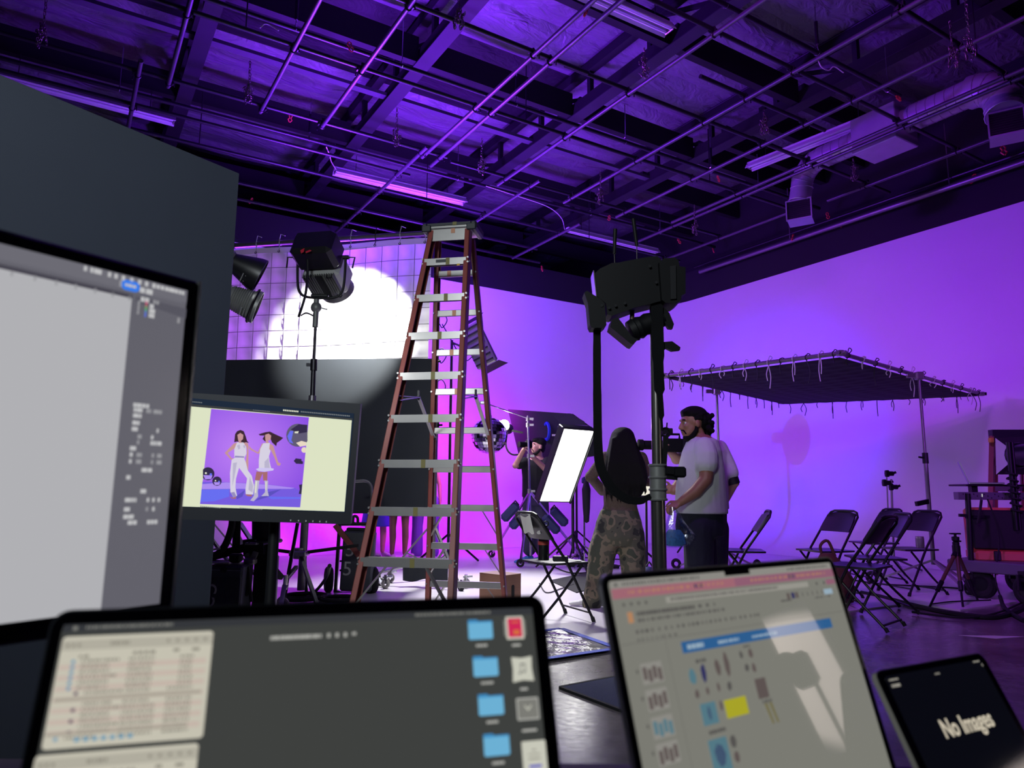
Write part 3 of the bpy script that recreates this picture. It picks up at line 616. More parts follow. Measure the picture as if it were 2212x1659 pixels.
# two round flood heads beside the flat
def flood(c, d, label, ribbed):
    c = Vector(c); M = along(c, c+Vector(d)) @ Matrix.Scale(.93, 4); t = thing('flood_lamp', label, 'studio lamp', M=T(*c)); t2 = T(*c)
    m = MB(); m.lathe([(.02, -.20), (.085, -.19), (.09, -.02), (.075, 0)], 20, M); m.build('lamp_body', 'lamp_white' if ribbed else 'lamp_grey', t, True)
    m = MB()
    if ribbed:
        pr = [(.08, -.02), (.10, .0)]
        for k in range(9): pr += [(.105+.003*k, .015+.018*k), (.099+.003*k, .024+.018*k)]
        pr += [(.135, .185), (.145, .20), (.145, .24), (.13, .24), (.08, .05), (.02, .03)]
        m.lathe(pr, 24, M)
    else: m.lathe([(.06, -.05), (.08, 0), (.115, .10), (.15, .20), (.158, .25), (.15, .255), (.10, .1), (.02, .05)], 24, M)
    rf = m.build('reflector', 'lamp_grey' if ribbed else 'black_plastic', t, True)
    if ribbed: m = MB(); m.torus(.147, .012, 24, 6, M @ T(0, 0, .2)); m.build('ring', 'black_metal', t, True)
    for k in range(3): MB().box((.115-.0, -.0, .13), (.006, .09-.02*k, .008), M @ RZ(-2.2) @ T(.012, 0, .025*k)).build('lettering', 'text_grey', rf, True, smooth=False)
    yk = [c+Vector((-.14, -.05, .05)), c+Vector((-.13, -.13, -.12)), c+Vector((-.15, -.14, -.26)), c+Vector((-.24, -.1, -.34))]
    MB().tube(spline(yk, 5), .016, 8).build('yoke', 'lamp_white' if ribbed else 'black_metal', t, True)
    return t
a = flood(D(503, 566, 5.6), (.80, .34, -.38), 'smooth black round flood head beside the black flat, the upper of two', False)
b = flood(D(498, 641, 5.6), (.84, .30, -.30), 'grey ribbed flood head with white lettering beside the black flat, the lower of two', True)
fs_ = combo_stand('flood_stand', (D(478, 700, 5.6).x, 5.62, 0), D(484, 545, 5.62), 'stand behind the black flat carrying two round flood heads', a0=2.0)
m = MB(); m.cyl(D(484, 560, 5.6), D(505, 575, 5.6), .02, n=8); m.cyl(D(480, 640, 5.6), D(500, 650, 5.6), .02, n=8); m.box(D(488, 555, 5.6), (.08, .08, .1), None, .01); m.build('mount_arm', 'lamp_white', fs_, True)
# ------------------------------------------------------------------ tall fibreglass stepladder
mat('fibreglass_red', (134, 68, 62), .45, noise=.08, scale=12)
mat('ladder_black', (36, 40, 46), .5, noise=.06, scale=12)
mat('tape_olive', (120, 112, 60), .6); mat('tape_tan', (196, 140, 110), .6); mat('tape_yellow', (205, 165, 60), .6)
LH = 2.93
lad = thing('stepladder', 'tall red fibreglass stepladder with aluminium steps standing in the middle', 'stepladder', (-.452, 5.153, 0), -.188)
def lf(k, s, dx=0, dy=0):               # point on a front rail at height fraction
    t = 1-k; return Vector((s*(.145+(.324-.145)*t)+dx, -.056-(1.012-.056)*t+dy, LH*k))
def lr(k, s, dx=0, dy=0):
    t = 1-k; return Vector((s*(.14+(.327-.14)*t)+dx, .056+(.63-.056)*t+dy, LH*k))
def channel(p0, p1, wd, dp, side):
    """U-channel rail, open to the inside"""
    m = MB(); M = frame(p0, x=(side, 0, 0), z=Vector(p1)-Vector(p0)); L = (Vector(p1)-Vector(p0)).length
    m.box((.004, 0, L/2), (.008, dp, L), M, .002); m.box((-wd/2+.008, -dp/2+.004, L/2), (wd, .008, L), M, .002); m.box((-wd/2+.008, dp/2-.004, L/2), (wd, .008, L), M, .002); return m
for s in (-1, 1):
    r = channel(lf(.0, s), lf(1, s), .036, .085, s).build('front_rail', 'fibreglass_red', lad)
    p = lf(0, s); MB().box((p.x, p.y-.01, .012), (.05, .12, .03), None, .006).build('foot', 'black_matte', r)
    m = MB()
    for k in range(1, 10):
        for dz in (-.012, .022): c = lf(k/10, s); m.cyl(c+Vector((s*.006, -.044, dz)), c+Vector((s*.006, -.052, dz)), .007, n=8)
        c = lf(k/10, s); m.cyl(c+Vector((s*.006, -.02, 0)), c+Vector((s*.016, -.02, 0)), .008, n=8)
    m.build('rivet', 'aluminium', r)
    r = channel(lr(.0, s), lr(.985, s), .034, .062, s).build('rear_rail', 'fibreglass_red', lad)
    p = lr(0, s); MB().box((p.x, p.y, .012), (.045, .09, .03), None, .006).build('foot', 'black_matte', r)
    m = MB()
    for k in range(1, 10): c = lr(k/10, s); m.cyl(c+Vector((0, -.034, 0)), c+Vector((0, -.040, 0)), .007, n=8)
    m.build('rivet', 'aluminium', r)
for k in range(1, 10):
    a, b = lf(k/10, -1), lf(k/10, 1); m = MB(); w_ = b.x-a.x-.015
    m.box((0, a.y, a.z+.02), (w_, .085, .008), None, .002); m.box((0, a.y-.042, a.z), (w_, .005, .052), None, .001); m.box((0, a.y+.04, a.z+.005), (w_, .005, .03))
    for j in range(5): m.box((0, a.y-.03+.015*j, a.z+.025), (w_, .005, .003))
    st = m.build('step', 'aluminium', lad, smooth=False)
    MB().box((.02+.01*(k % 3), a.y-.0452, a.z), (.028, .002, .053)).build('tape_mark', 'tape_olive', st, smooth=False)
    c = lr(k/10, 1); m = MB(); m.box((0, c.y-.01, c.z), (2*c.x-.01, .022, .05), None, .004); rr = m.build('rear_rung', 'aluminium', lad)
    if k > 5: MB().box((-.03*(k % 2)-.02, c.y-.0215, c.z), (.03, .003, .045)).build('tape_mark', 'tape_tan', rr, smooth=False)
    if k in (1, 2):
        for s in (-1, 1):
            e = lf(k/10-.085, s); MB().bar((s*(-a.x)*.45 if False else s*abs(a.x)*.42, a.y-.03, a.z-.02), (e.x-s*.02, e.y-.02, e.z+.01), .022, .010).build('step_brace', 'aluminium', st, smooth=False)
    if k in (1, 2, 3):
        for s in (-1, 1):
            e = lr(k/10-.075, s); MB().bar((s*c.x*.55, c.y, c.z-.02), (e.x-s*.015, e.y-.005, e.z), .024, .008).build('rung_brace', 'aluminium', rr, smooth=False)
# top cap with black corners
m = MB(); m.box((0, 0, LH+.005), (.40, .23, .05), None, .012); cap = m.build('top_cap', 'aluminium', lad)
for sx in (-1, 1):
    m = MB(); m.box((sx*.185, 0, LH+.004), (.05, .25, .066), None, .014); m.box((sx*.17, -.118, LH-.01), (.07, .02, .05), None, .006); m.build('cap_corner', 'ladder_black', cap)
MB().box((0, -.117, LH+.018), (.33, .008, .022), None, .002).build('cap_edge', 'ladder_black', cap)
MB().box((0, -.104, LH-.055), (.31, .006, .10), None, .002).build('front_plate', 'aluminium', cap, smooth=False)
MB().box((.03, -.1085, LH-.03), (.03, .002, .04)).build('tape_mark', 'tape_tan', cap, smooth=False)
MB().box((.045, -.1225, LH+.018), (.03, .002, .024)).build('tape_mark', 'tape_olive', cap, smooth=False)
a = lf(.9, 1); MB().box((-.03, a.y-.0455, a.z+.004), (.075, .002, .022)).build('maker_plate', 'ladder_black', lad, smooth=False)
MB().box((.1, a.y-.0455, a.z-.03), (.022, .002, .014)).build('tape_mark', 'tape_yellow', lad, smooth=False)
# spreaders
for s in (-1, 1):
    f0, r0 = lf(.545, s, -s*.02), lr(.48, s, -s*.02); k0 = (f0+r0)/2+Vector((0, 0, .17))
    m = MB(); m.bar(f0, k0, .026, .006); m.bar(f0+Vector((s*.006, 0, .03)), k0, .016, .006); sp = m.build('spreader', 'aluminium', lad, smooth=False)
    MB().bar(k0, r0, .026, .006).build('spreader_arm', 'aluminium', sp, smooth=False)
    m = MB(); m.cyl(k0-Vector((.012, 0, 0)), k0+Vector((.012, 0, 0)), .012, n=8); m.cyl(r0-Vector((.02, 0, 0)), r0+Vector((.02, 0, 0)), .012, n=8); m.bar(k0-Vector((0, 0, .02)), k0+Vector((0, 0, .05)), .02, .012); m.build('spreader_joint', 'ladder_black', sp)
# ------------------------------------------------------------------ foreground: table, two laptops, tablet, large display
def glow(name, rgb, k=1.0, rough=.12, spec=.4):
    m = mat(name, (4, 4, 5), rough, emit=rgb, estr=k, spec=spec); return name
mat('bezel_matte', (25, 28, 36), .55, noise=.05, scale=20)
mat('bezel_glass', (6, 7, 10), .10, spec=.5)
mat('alu_dark', (52, 54, 60), .35, .8, noise=.05, scale=30)
mat('alu_silver', (168, 170, 174), .3, .85, noise=.04, scale=30)
mat('key_black', (14, 14, 16), .5)
mat('table_grey', (104, 92, 104), .55, noise=.08, scale=30)
class Pose:
    """a flat screen: local x right, z up, y away from the viewer"""
    def __init__(s, loc, yaw, tilt, roll=0.0): s.M = T(*loc) @ RZ(yaw) @ RX(tilt) @ RY(roll); s.Mi = s.M.inverted(); s.n = s.M.to_3x3().col[1].normalized(); s.o = Vector(loc)
    def on(s, px, py):
        d = ray(px, py); t = (s.o-CAM).dot(s.n)/d.dot(s.n); p = s.Mi @ (CAM+d*t); return (p.x, p.z)
    def poly(s, pts): return [s.on(*p) for p in pts]
def decal(t, name, m, poly, lay, Mloc=None):
    """thin piece of screen content, lay = layer number"""
    y = -.0004*lay; mb = MB(); P = poly; n = len(P)
    mb.add([(x, y, z) for x, z in P], [tuple(range(n))], Mloc); me = bpy.data.meshes.new(name)
    me.from_pydata([tuple(v) for v in mb.v], [], mb.f); me.update(); me.materials.append(MATS[m]); return put(name, me, None, t)
def bars(t, name, m, rects, lay):
    """many small flat marks joined as print"""
    y = -.0004*lay; vs = []; fs = []
    for (x, z, wd, ht) in rects: k = len(vs); vs += [(x, y, z), (x+wd, y, z), (x+wd, y, z-ht), (x, y, z-ht)]; fs.append((k, k+1, k+2, k+3))
    me = bpy.data.meshes.new(name); me.from_pydata(vs, [], fs); me.update(); me.materials.append(MATS[m]); o = put(name, me, None, t); o['kind'] = 'stuff'; return o
rnd = random.Random(3)
def words(x, z, wd, ht, rnd=rnd, gap=.25):
    """a line of print as word-like marks"""
    out = []; e = x+wd
    while x < e-ht*.4:
        l = min(e-x, ht*rnd.uniform(.5, 1.6))
        out.append((x, z, l, ht)); x += l+ht*gap*rnd.uniform(.8, 2.4)
    return out
TZ = .672
tb = thing('folding_table', 'dull grey folding table carrying the laptops and the tablet', 'table', (0.1, .55, 0))
tp_ = MB().box((.1, .50, TZ-.02), (1.86, .90, .04), None, .012).build('table_top', 'table_grey', tb, True)
for x in (-.72, .92):
    for y in (.12, .86): MB().cyl((x, y, 0), (x, y, TZ-.04), .016, n=10).build('leg', 'pipe_dark', tb, True)
    MB().cyl((x, .12, .25), (x, .86, .25), .010, n=8).build('leg_brace', 'pipe_dark', tb, True)
# --- laptop 1
glow('desk_dark', (62, 64, 62)); glow('menu_dark', (52, 54, 58)); glow('win_pale', (196, 192, 176)); glow('win_bar', (176, 172, 158)); glow('print_grey', (142, 138, 126)); glow('print_dark', (110, 106, 98)); glow('folder_blue', (108, 176, 212)); glow('folder_tab', (62, 138, 190)); glow('icon_white', (198, 198, 184)); glow('icon_red', (205, 40, 86)); glow('icon_gold', (210, 110, 60)); glow('icon_grey', (122, 122, 116)); glow('icon_text', (170, 170, 164)); glow('icon_blue_bar', (70, 66, 190)); glow('row_blue', (98, 150, 178)); glow('row_plum', (84, 58, 88)); glow('row_pink', (196, 180, 168)); glow('row_line', (160, 156, 142)); glow('sheen_mark', (72, 73, 70))
def laptop(name, label, loc, yaw, tilt, wd, ht, display, disp_poly, body):
    P = Pose(loc, yaw, tilt)
    hinge = P.M @ Vector((0, 0, -ht)); M = T(hinge.x, hinge.y, TZ) @ RZ(yaw)
    t = thing(name, label, 'laptop', M=M); Lm = M.inverted() @ P.M
    lid = MB().prism(rrect(wd, ht, .012, 5, 0, -ht/2), .0045, Lm, .0006).build('lid', body, t)
    fr_ = MB().prism(rrect(wd-.003, ht-.003, .011, 5, 0, -ht/2), .0006, Lm, .0).build('bezel', 'bezel_glass', t)
    # screen carrier: an object whose local space is the screen plane
    sc = put('screen', MB().prism(disp_poly, .0002, None, -.0003).mesh('screen', None, False), display, t, M=Lm)
    b = MB(); b.prism([(-wd/2, .0), (wd/2, .0), (wd/2, .014), (-wd/2, .014)], -.248, None, .004); base = b.build('base', body, t)
    m = MB()
    for r in range(6):
        for c in range(14): m.box((-wd*.39+wd*.06*c, -.03-.0185*r, .0148), (wd*.052, .0155, .0015))
    m.build('keys', 'key_black', base); MB().box((0, -.195, .0143), (wd*.42, .085, .001)).build('trackpad', body, base)
    MB().cyl((-wd*.3, 0, .012), (wd*.3, 0, .012), .005, n=8).build('hinge', 'black_plastic', t)
    return t, sc, P
t, sc, P1 = laptop('laptop', 'large dark laptop in front showing a grey desktop with folder icons', (-.1442, .561, .917), .2748, -.3441, .356, .245, 'desk_dark', rrect(.337, .222, .004, 3, -.0012, -.121), 'alu_dark')
decal(sc, 'menu_bar', 'menu_dark', [(-.169, -.0102), (.167, -.0102), (.167, -.0152), (-.169, -.0152)], 2)
bars(sc, 'menu_lettering', 'icon_grey', [(-.163, -.0115, .003, .0026)]+words(-.155, -.0117, .055, .0018)+words(.072, -.0117, .06, .0018), 3)
def window(x0, x1, z0, z1, lay, rows):
    w0 = decal(sc, 'window', 'win_pale', rrect(x1-x0, z0-z1, .0025, 4, (x0+x1)/2, (z0+z1)/2), lay)
    decal(w0, 'title_bar', 'win_bar', [(x0, z0-.0025), (x1, z0-.0025), (x1, z0-.0092), (x0, z0-.0092)], lay+1)
    bars(w0, 'title_lettering', 'print_grey', [(x0+.003+.0035*k, z0-.005, .002, .002) for k in range(3)]+words(x0+.03, z0-.0045, .012, .0022)+[(x1-.03+.006*k, z0-.0045, .002, .002) for k in range(5)]+words(x0+.012, z0-.0125, .006, .002)+words(x0+.045, z0-.0115, .014, .0023)+[(x1-.025, z0-.011, .004, .002), (x1-.013, z0-.011, .005, .002)], lay+2)
    pale = []; txt = []; blue = []; plum = []
    for r in range(rows):
        z = z0-.0155-.00335*r
        if z < z1+.006: break
        if r % 2: pale.append((x0+.001, z+.0006, x1-x0-.004, .0033))
        ind = .004 if r < 6 else (.009 if r < 14 else .002)
        (blue if r < 6 or r == 14 else plum).append((x0+.004+ind, z, .0022, .0021)) if (r < 7 or r in (9, 11, 13, 14)) else None
        txt += words(x0+.010+ind, z, .018 if r % 3 else .023, .0017)+words(x0+.043, z, .016+.004*(r > 8), .0017)+words(x1-.026+.006*(r < 6), z, .016-.007*(r < 6), .0017)
    bars(w0, 'row_shade', 'row_pink', pale, lay+1)
    bars(w0, 'row_lettering', 'print_grey', txt, lay+2); bars(w0, 'row_icon', 'row_blue', blue, lay+2)
    if plum: bars(w0, 'row_icon', 'row_plum', plum, lay+2)
    bars(w0, 'divider', 'row_line', [(x0+.001, z1+.0093, x1-x0-.012, .0016)]+([(x0+.002, z0-.0392, x1-x0-.006, .0018)] if rows > 10 else []), lay+3)
    bars(w0, 'path_icon', 'row_blue', [(x0+.018+.0052*k, z1+.0058, .003, .0024) for k in range(7)], lay+3)
window(-.168, -.0726, -.0181, -.0872, 2, 16); window(-.1705, -.0746, -.0901, -.165, 2, 8)
bars(sc, 'tool_lettering', 'icon_text', words(-.0335, -.0236, .024, .0026, gap=.1)+words(-.006, -.0236, .0, .003)+[(.0065, -.0233, .0022, .003), (.0125, -.0233, .0022, .003), (.0185, -.0233, .0022, .003), (.0245, -.0233, .003, .002)], 2)
bars(sc, 'tool_lettering', 'icon_text', words(-.0125, -.0236, .016, .0026, gap=.1), 2)
for k in range(6):
    x, z = .1134+.0023*k, -.0179-.0272*k
    f = decal(sc, 'folder_icon', 'folder_blue', [(x, z-.0015), (x+.0195, z-.0015), (x+.0195, z-.0138), (x+.0185, z-.0148), (x+.001, z-.0148), (x, z-.0138)], 2)
    decal(f, 'folder_tab', 'folder_tab', [(x, z), (x+.007, z), (x+.0082, z-.0012), (x+.0195, z-.0012), (x+.0195, z-.0024), (x, z-.0024)], 3)
    bars(f, 'icon_lettering', 'icon_text', words(x+.0055, z-.0185, .0095, .0018, gap=.08), 2)
ic = decal(sc, 'file_icon', 'icon_white', rrect(.0145, .0175, .001, 3, .1512, -.0252), 2); decal(ic, 'file_side', 'icon_grey', rrect(.018, .0125, .001, 3, .1512, -.0252), 1.5); decal(ic, 'file_picture', 'icon_red', rrect(.0115, .0145, .0008, 2, .1512, -.0252), 3); bars(ic, 'file_mark', 'icon_gold', [(.1485, -.0205, .006, .001), (.1495, -.027, .005, .0035)], 4); bars(ic, 'icon_lettering', 'icon_text', [(.1478, -.0375, .007, .0017)], 2)
ic = decal(sc, 'file_icon', 'icon_white', [(.1463, -.0472), (.1545, -.0482), (.1628, -.047), (.1622, -.056), (.1632, -.0652), (.1545, -.0642), (.1462, -.0655), (.147, -.056)], 2)
bars(ic, 'music_note', 'icon_grey', [(.1528, -.0525, .0008, .0065), (.1563, -.052, .0008, .0060), (.1528, -.052, .0043, .0013), (.1512, -.0582, .0022, .0016), (.1547, -.0575, .0022, .0016)], 3); bars(ic, 'icon_lettering', 'icon_text', [(.1515, -.0697, .006, .0017)], 2)
ic = decal(sc, 'file_icon', 'icon_text', rrect(.0175, .0155, .001, 3, .1562, -.0845), 2); decal(ic, 'file_panel', 'icon_grey', rrect(.0155, .0132, .0006, 2, .1562, -.0845), 3); decal(ic, 'arrow', 'icon_white', [(.1535, -.0815), (.1562, -.0846), (.1589, -.0815), (.1589, -.0828), (.1562, -.086), (.1535, -.0828)], 4); bars(ic, 'icon_lettering', 'icon_text', [(.1503, -.0985, .0115, .0017)], 2)
ic = decal(sc, 'file_icon', 'icon_white', rrect(.0185, .024, .0008, 2, .1582, -.1185), 2); bars(ic, 'file_lettering', 'print_grey', [(.1565, -.112, .003, .001), (.1535, -.115, .009, .0008), (.1535, -.1178, .009, .001)], 3); bars(ic, 'file_mark', 'icon_blue_bar', [(.1535, -.1225, .0095, .0016)], 3)
# --- laptop 2
glow('scr2', (122, 122, 114), spec=.5, rough=.03); glow('scr2_menu', (138, 136, 130), rough=.03); glow('scr2_pink', (156, 100, 112), rough=.03); glow('scr2_pink2', (140, 92, 112), rough=.03); glow('scr2_bar', (148, 146, 138), rough=.03); glow('scr2_blue', (44, 92, 142), rough=.03); glow('scr2_text', (84, 82, 80), rough=.03); glow('scr2_dark', (22, 26, 42), rough=.03); glow('scr2_teal', (82, 118, 130), rough=.03); glow('scr2_yellow', (166, 162, 40), rough=.03); glow('scr2_brown', (92, 82, 80), rough=.03); glow('scr2_navy', (50, 50, 92), rough=.03); glow('scr2_orange', (176, 128, 92), rough=.03); glow('scr2_lite', (146, 168, 184), rough=.03); glow('scr2_line', (104, 103, 98), rough=.03); glow('scr2_olive', (110, 104, 70), rough=.03)
t2, s2, P2 = laptop('laptop', 'silver laptop on the right showing a pink-barred browser with picture thumbnails', (.2232, .74, .9306), .6089, -.2688, .356, .245, 'scr2', rrect(.3385, .222, .004, 3, -.0012, -.1175), 'alu_silver')
def d2(name, m, pts, lay=2, par=None): return decal(par or s2, name, m, P2.poly(pts), lay)
decal(s2, 'camera_notch', 'bezel_glass', [(-.0185, -.004), (.0205, -.004), (.0205, -.0112), (-.0185, -.0112)], 6)
def q2(name, m, x0, x1, z0, z1, lay=2, par=None): return decal(par or s2, name, m, [(x0, z0), (x1, z0), (x1, z1), (x0, z1)], lay)
q2('menu_bar', 'scr2_menu', -.169, .167, -.0068, -.0135)
q2('tab_bar', 'scr2_pink', -.169, .167, -.0135, -.0222); q2('active_tab', 'scr2_pink2', -.005, .167, -.0137, -.022, 3)
q2('address_bar', 'scr2_bar', -.105, .115, -.0248, -.030)
bars(s2, 'menu_lettering', 'scr2_text', [(-.1645, -.0088, .003, .003)]+words(-.155, -.009, .10, .0022, gap=.5)+words(.085, -.009, .075, .0022, gap=.5), 3)
bars(s2, 'tab_lettering', 'scr2_orange', words(-.150, -.0165, .13, .0022, gap=1.2)+words(.02, -.0165, .13, .0022, gap=1.0), 4)
bars(s2, 'tab_icon', 'scr2_navy', [(-.065+.0045*k, -.016, .003, .0035) for k in range(3)]+[(.083+.004*k, -.0158, .003, .0035) for k in range(3)], 4)
bars(s2, 'address_lettering', 'scr2_text', words(-.10, -.0262, .16, .002, gap=.3)+[(-.16+.009*k, -.0262, .003, .0026) for k in range(4)]+[(.128, -.0262, .003, .003), (.142, -.0262, .003, .003)], 4)
q2('profile_button', 'scr2_pink2', .149, .166, -.0245, -.030)
bars(s2, 'title_lettering', 'scr2_text', words(-.145, -.0345, .075, .0034, gap=.12)+words(-.065, -.0345, .03, .003, gap=1)+words(-.145, -.0405, .115, .0026, gap=.5), 3)
bars(s2, 'file_icon', 'scr2_orange', [(-.156, -.034, .006, .009)], 3)
bars(s2, 'tool_lettering', 'scr2_text', words(-.150, -.0495, .17, .0028, gap=1.0)+words(-.15, -.0565, .05, .002, gap=1)+words(.06, -.040, .02, .002)+words(.12, -.041, .03, .0022, gap=1), 3)
bars(s2, 'profile_icon', 'scr2_brown', [(.072+.0075*k, -.034, .005, .006) for k in range(3)], 3); bars(s2, 'profile_icon', 'scr2_navy', [(.0795, -.034, .0055, .006)], 4)
bars(s2, 'profile_icon', 'scr2_line', [(.098+.009*k, -.035, .003, .004) for k in range(5)], 3)
q2('share_button', 'scr2_lite', .140, .156, -.0345, -.040, 2)
q2('side_rule', 'scr2_line', -.117, -.1164, -.060, -.228, 2); q2('tool_rule', 'scr2_line', -.169, .165, -.0592, -.0598, 2)
bn = q2('banner', 'scr2_blue', -.0985, .1365, -.0645, -.0742, 3); bars(bn, 'banner_lettering', 'scr2_lite', words(-.092, -.0675, .022, .004, gap=.1)+words(-.05, -.0685, .03, .0028)+words(.0, -.069, .04, .0022), 4)
for k, (z, mm) in enumerate(((-.0765, 'scr2_brown'), (-.0975, 'scr2_brown'), (-.1185, 'scr2_teal'), (-.1385, 'scr2_brown'), (-.162, 'scr2_dark'), (-.184, 'scr2_line'))):
    th = q2('thumbnail', 'scr2_menu' if mm != 'scr2_dark' else mm, -.1525, -.1275, z, z-.0165, 2)
    bars(th, 'thumbnail_picture', mm, [(-.151+.0058*j, z-.003-.002*((j+k) % 2), .0042, .010) for j in range(4)] if mm != 'scr2_dark' else [(-.1525, z, .025, .0165)], 3)
    bars(s2, 'page_number', 'scr2_text', [(-.1585, z-.004, .002, .003)], 3)
def blob2(x, z, wd, ht, mm, n=7, name='garment_picture'):
    pts = []
    for i in range(n): a = 2*PI*i/n; k = rnd.uniform(.75, 1.0); pts.append((x+wd/2*k*math.cos(a), z+ht/2*k*math.sin(a)))
    decal(s2, name, mm, pts, 3)
for x, z, wd, ht, mm in ((-.093, -.094, .010, .016, 'scr2_teal'), (-.078, -.093, .008, .019, 'scr2_navy'), (-.058, -.091, .009, .018, 'scr2_brown'), (-.045, -.089, .008, .025, 'scr2_brown'), (-.092, -.1085, .007, .009, 'scr2_brown'), (-.078, -.108, .005, .008, 'scr2_brown'), (-.063, -.107, .005, .010, 'scr2_brown'), (-.048, -.108, .008, .009, 'scr2_text'), (-.022, -.084, .006, .008, 'scr2_text'), (-.008, -.084, .007, .011, 'scr2_brown'), (-.018, -.096, .007, .008, 'scr2_text'), (-.008, -.097, .007, .010, 'scr2_brown'), (-.065, -.122, .005, .010, 'scr2_brown'), (-.060, -.152, .009, .012, 'scr2_text'), (-.060, -.164, .008, .011, 'scr2_brown')): blob2(x, z, wd, ht, mm)
q2('sticky_note', 'scr2_yellow', -.0605, -.030, -.1185, -.1335, 3); q2('swatch', 'scr2_teal', -.092, -.072, -.117, -.1345, 3); blob2(-.082, -.1255, .006, .013, 'scr2_navy')
q2('swatch', 'scr2_teal', -.092, -.068, -.146, -.172, 3); blob2(-.080, -.159, .015, .020, 'scr2_navy')
q2('swatch', 'scr2_brown', -.012, .004, -.107, -.1245, 3)
for x0 in (-.004, .003): d = decal(s2, 'garment_picture', 'scr2_olive', [(x0-.002, -.129), (x0+.002, -.129), (x0+.006, -.147), (x0+.003, -.147)], 3)
bars(s2, 'caption_lettering', 'scr2_text', words(-.085, -.081, .014, .003)+words(-.088, -.139, .022, .003, gap=.1)+words(-.008, -.126, .014, .0028)+words(-.016, -.0765, .010, .002), 3)
# --- tablet on an easel stand
glow('tab_screen', (8, 9, 16), rough=.05, spec=.5); glow('tab_text', (196, 186, 166)); glow('tab_mark', (150, 146, 136))
PT = Pose((.4686, .834, .8184), .5019, -.4765); wd, ht = .2, .14
bt = PT.M @ Vector((0, 0, -ht))
tt = thing('tablet', 'black tablet leaning on an easel stand, its screen reading No Images', 'tablet', M=T(bt.x, bt.y, TZ) @ RZ(.5019)); Lm = wmat(tt).inverted() @ PT.M
MB().prism(rrect(wd, ht, .010, 5, 0, -ht/2), .006, Lm, .0008).build('case', 'alu_silver', tt)
MB().prism(rrect(wd-.002, ht-.002, .0095, 5, 0, -ht/2), .0009, Lm, -.0001).build('bezel', 'bezel_glass', tt)
s3 = put('screen', MB().prism(rrect(wd-.022, ht-.014, .004, 4, 0, -ht/2), .0003, None, -.0005).mesh('screen', None, False), 'tab_screen', tt, M=Lm)
text('No Images', .0245, T(.006, -.0009, -.0665), 'screen_lettering', 'tab_text', s3, .0001, xs=.86, offset=.0006)
bars(s3, 'status_lettering', 'tab_mark', words(-.085, -.0105, .016, .0018, gap=.1)+words(-.085, -.0158, .014, .003, gap=.1)+[(-.006, -.0128, .0018, .0018), (-.003, -.0128, .0018, .0018), (0, -.0128, .0018, .0018)]+words(.072, -.008, .012, .0016)+[(.085, -.012, .0014, .003)], 3)
m = MB(); M = wmat(tt)
m.prism([(-.06, 0), (.06, 0), (.06, .012), (-.06, .012)], .02, None, -.012); m.bar((0, .03, .006), (0, .055, .085), .05, .006); m.box((0, .05, .004), (.1, .14, .008), None, .003); m.build('easel_stand', 'alu_dark', tt)
# --- large display at the left
glow('canvas_grey', (176, 176, 180), rough=.2); glow('panel_grey', (98, 97, 106), rough=.2); glow('panel_dark', (86, 85, 95), rough=.2); glow('panel_lite', (108, 107, 116), rough=.2); glow('ui_white', (190, 190, 192)); glow('ui_text', (150, 150, 154)); glow('ui_blue', (52, 122, 232)); glow('ui_red', (190, 70, 110)); glow('ui_green', (80, 170, 100)); glow('ui_violet', (90, 110, 200)); glow('ruler_dark', (70, 68, 78))
PM = Pose((-.5309, .5256, 1.0502), .976, .018); wd, ht = .597, .336
mon = thing('display', 'large display at the left edge showing a blank grey document', 'monitor', M=T(PM.o.x+.10*PM.n.x, PM.o.y+.10*PM.n.y, TZ) @ RZ(.976)); Lm = wmat(mon).inverted() @ PM.M
MB().box((0, .0095, -.003), (wd+.028, .018, ht+.034), Lm, .003).build('case', 'bezel_glass', mon)
MB().box((wd/2+.0148, .006, 0), (.002, .014, ht+.028), Lm).build('side_edge', 'alu_silver', mon, smooth=False)
s4 = put('screen', MB().prism([(-wd/2, -ht/2), (wd/2, -ht/2), (wd/2, ht/2), (-wd/2, ht/2)], .0004, None, -.0004).mesh('screen', None, False), 'panel_grey', mon, M=Lm)
m = MB(); m.bar((0, .02, .02), (0, .012, .30), .16, .012); m.box((0, .01, .005), (.22, .18, .010), None, .004); m.build('stand', 'alu_silver', mon)
c0 = PM.on(284, 645); c1 = PM.on(226, 1304)
def qm(name, mm, x0, x1, z0, z1, lay, par=None): return decal(par or s4, name, mm, [(x0, z0), (x1, z0), (x1, z1), (x0, z1)], lay)
zt = ht/2; cx = c0[0]; ztop = c0[1]
doc = qm('document_page', 'canvas_grey', -wd/2, cx, ztop, -zt, 2)
qm('title_bar', 'panel_lite', -wd/2, wd/2, zt, zt-.016, 2); qm('option_bar', 'panel_dark', -wd/2, wd/2, zt-.016, ztop+.009, 2); qm('ruler', 'ruler_dark', -wd/2, cx, ztop+.004, ztop, 3)
e = wd/2
def bp(px, py, px2, ht, mm, name='panel_lettering', gap=.15, solid=False):
    """print between two pixels of the screen plane"""
    (x0, z0), (x1, _) = PM.on(px, py), PM.on(px2, py); bars(s4, name, mm, [(x0, z0+ht/2, x1-x0, ht)] if solid else words(x0, z0+ht/2, x1-x0, ht, gap=gap), 3)
top = lambda px: 526+(628-526)*px/404.0           # the top edge of the screen in the photograph
for px in (180, 232, 246, 262, 280, 297, 312, 328): bp(px, top(px)+8, px+7, .005, 'ui_white', 'menu_icon', solid=True)
bp(194, top(194)+8, 219, .005, 'ui_white', 'menu_icon', .1); bp(337, top(337)+8, 398, .0042, 'ui_white', 'menu_lettering', .12)
for px in (22, 72, 118, 160, 202, 240, 276): bp(px, top(px)+60-px*.045, px+5, .005, 'ui_text', 'ruler_mark', solid=True)
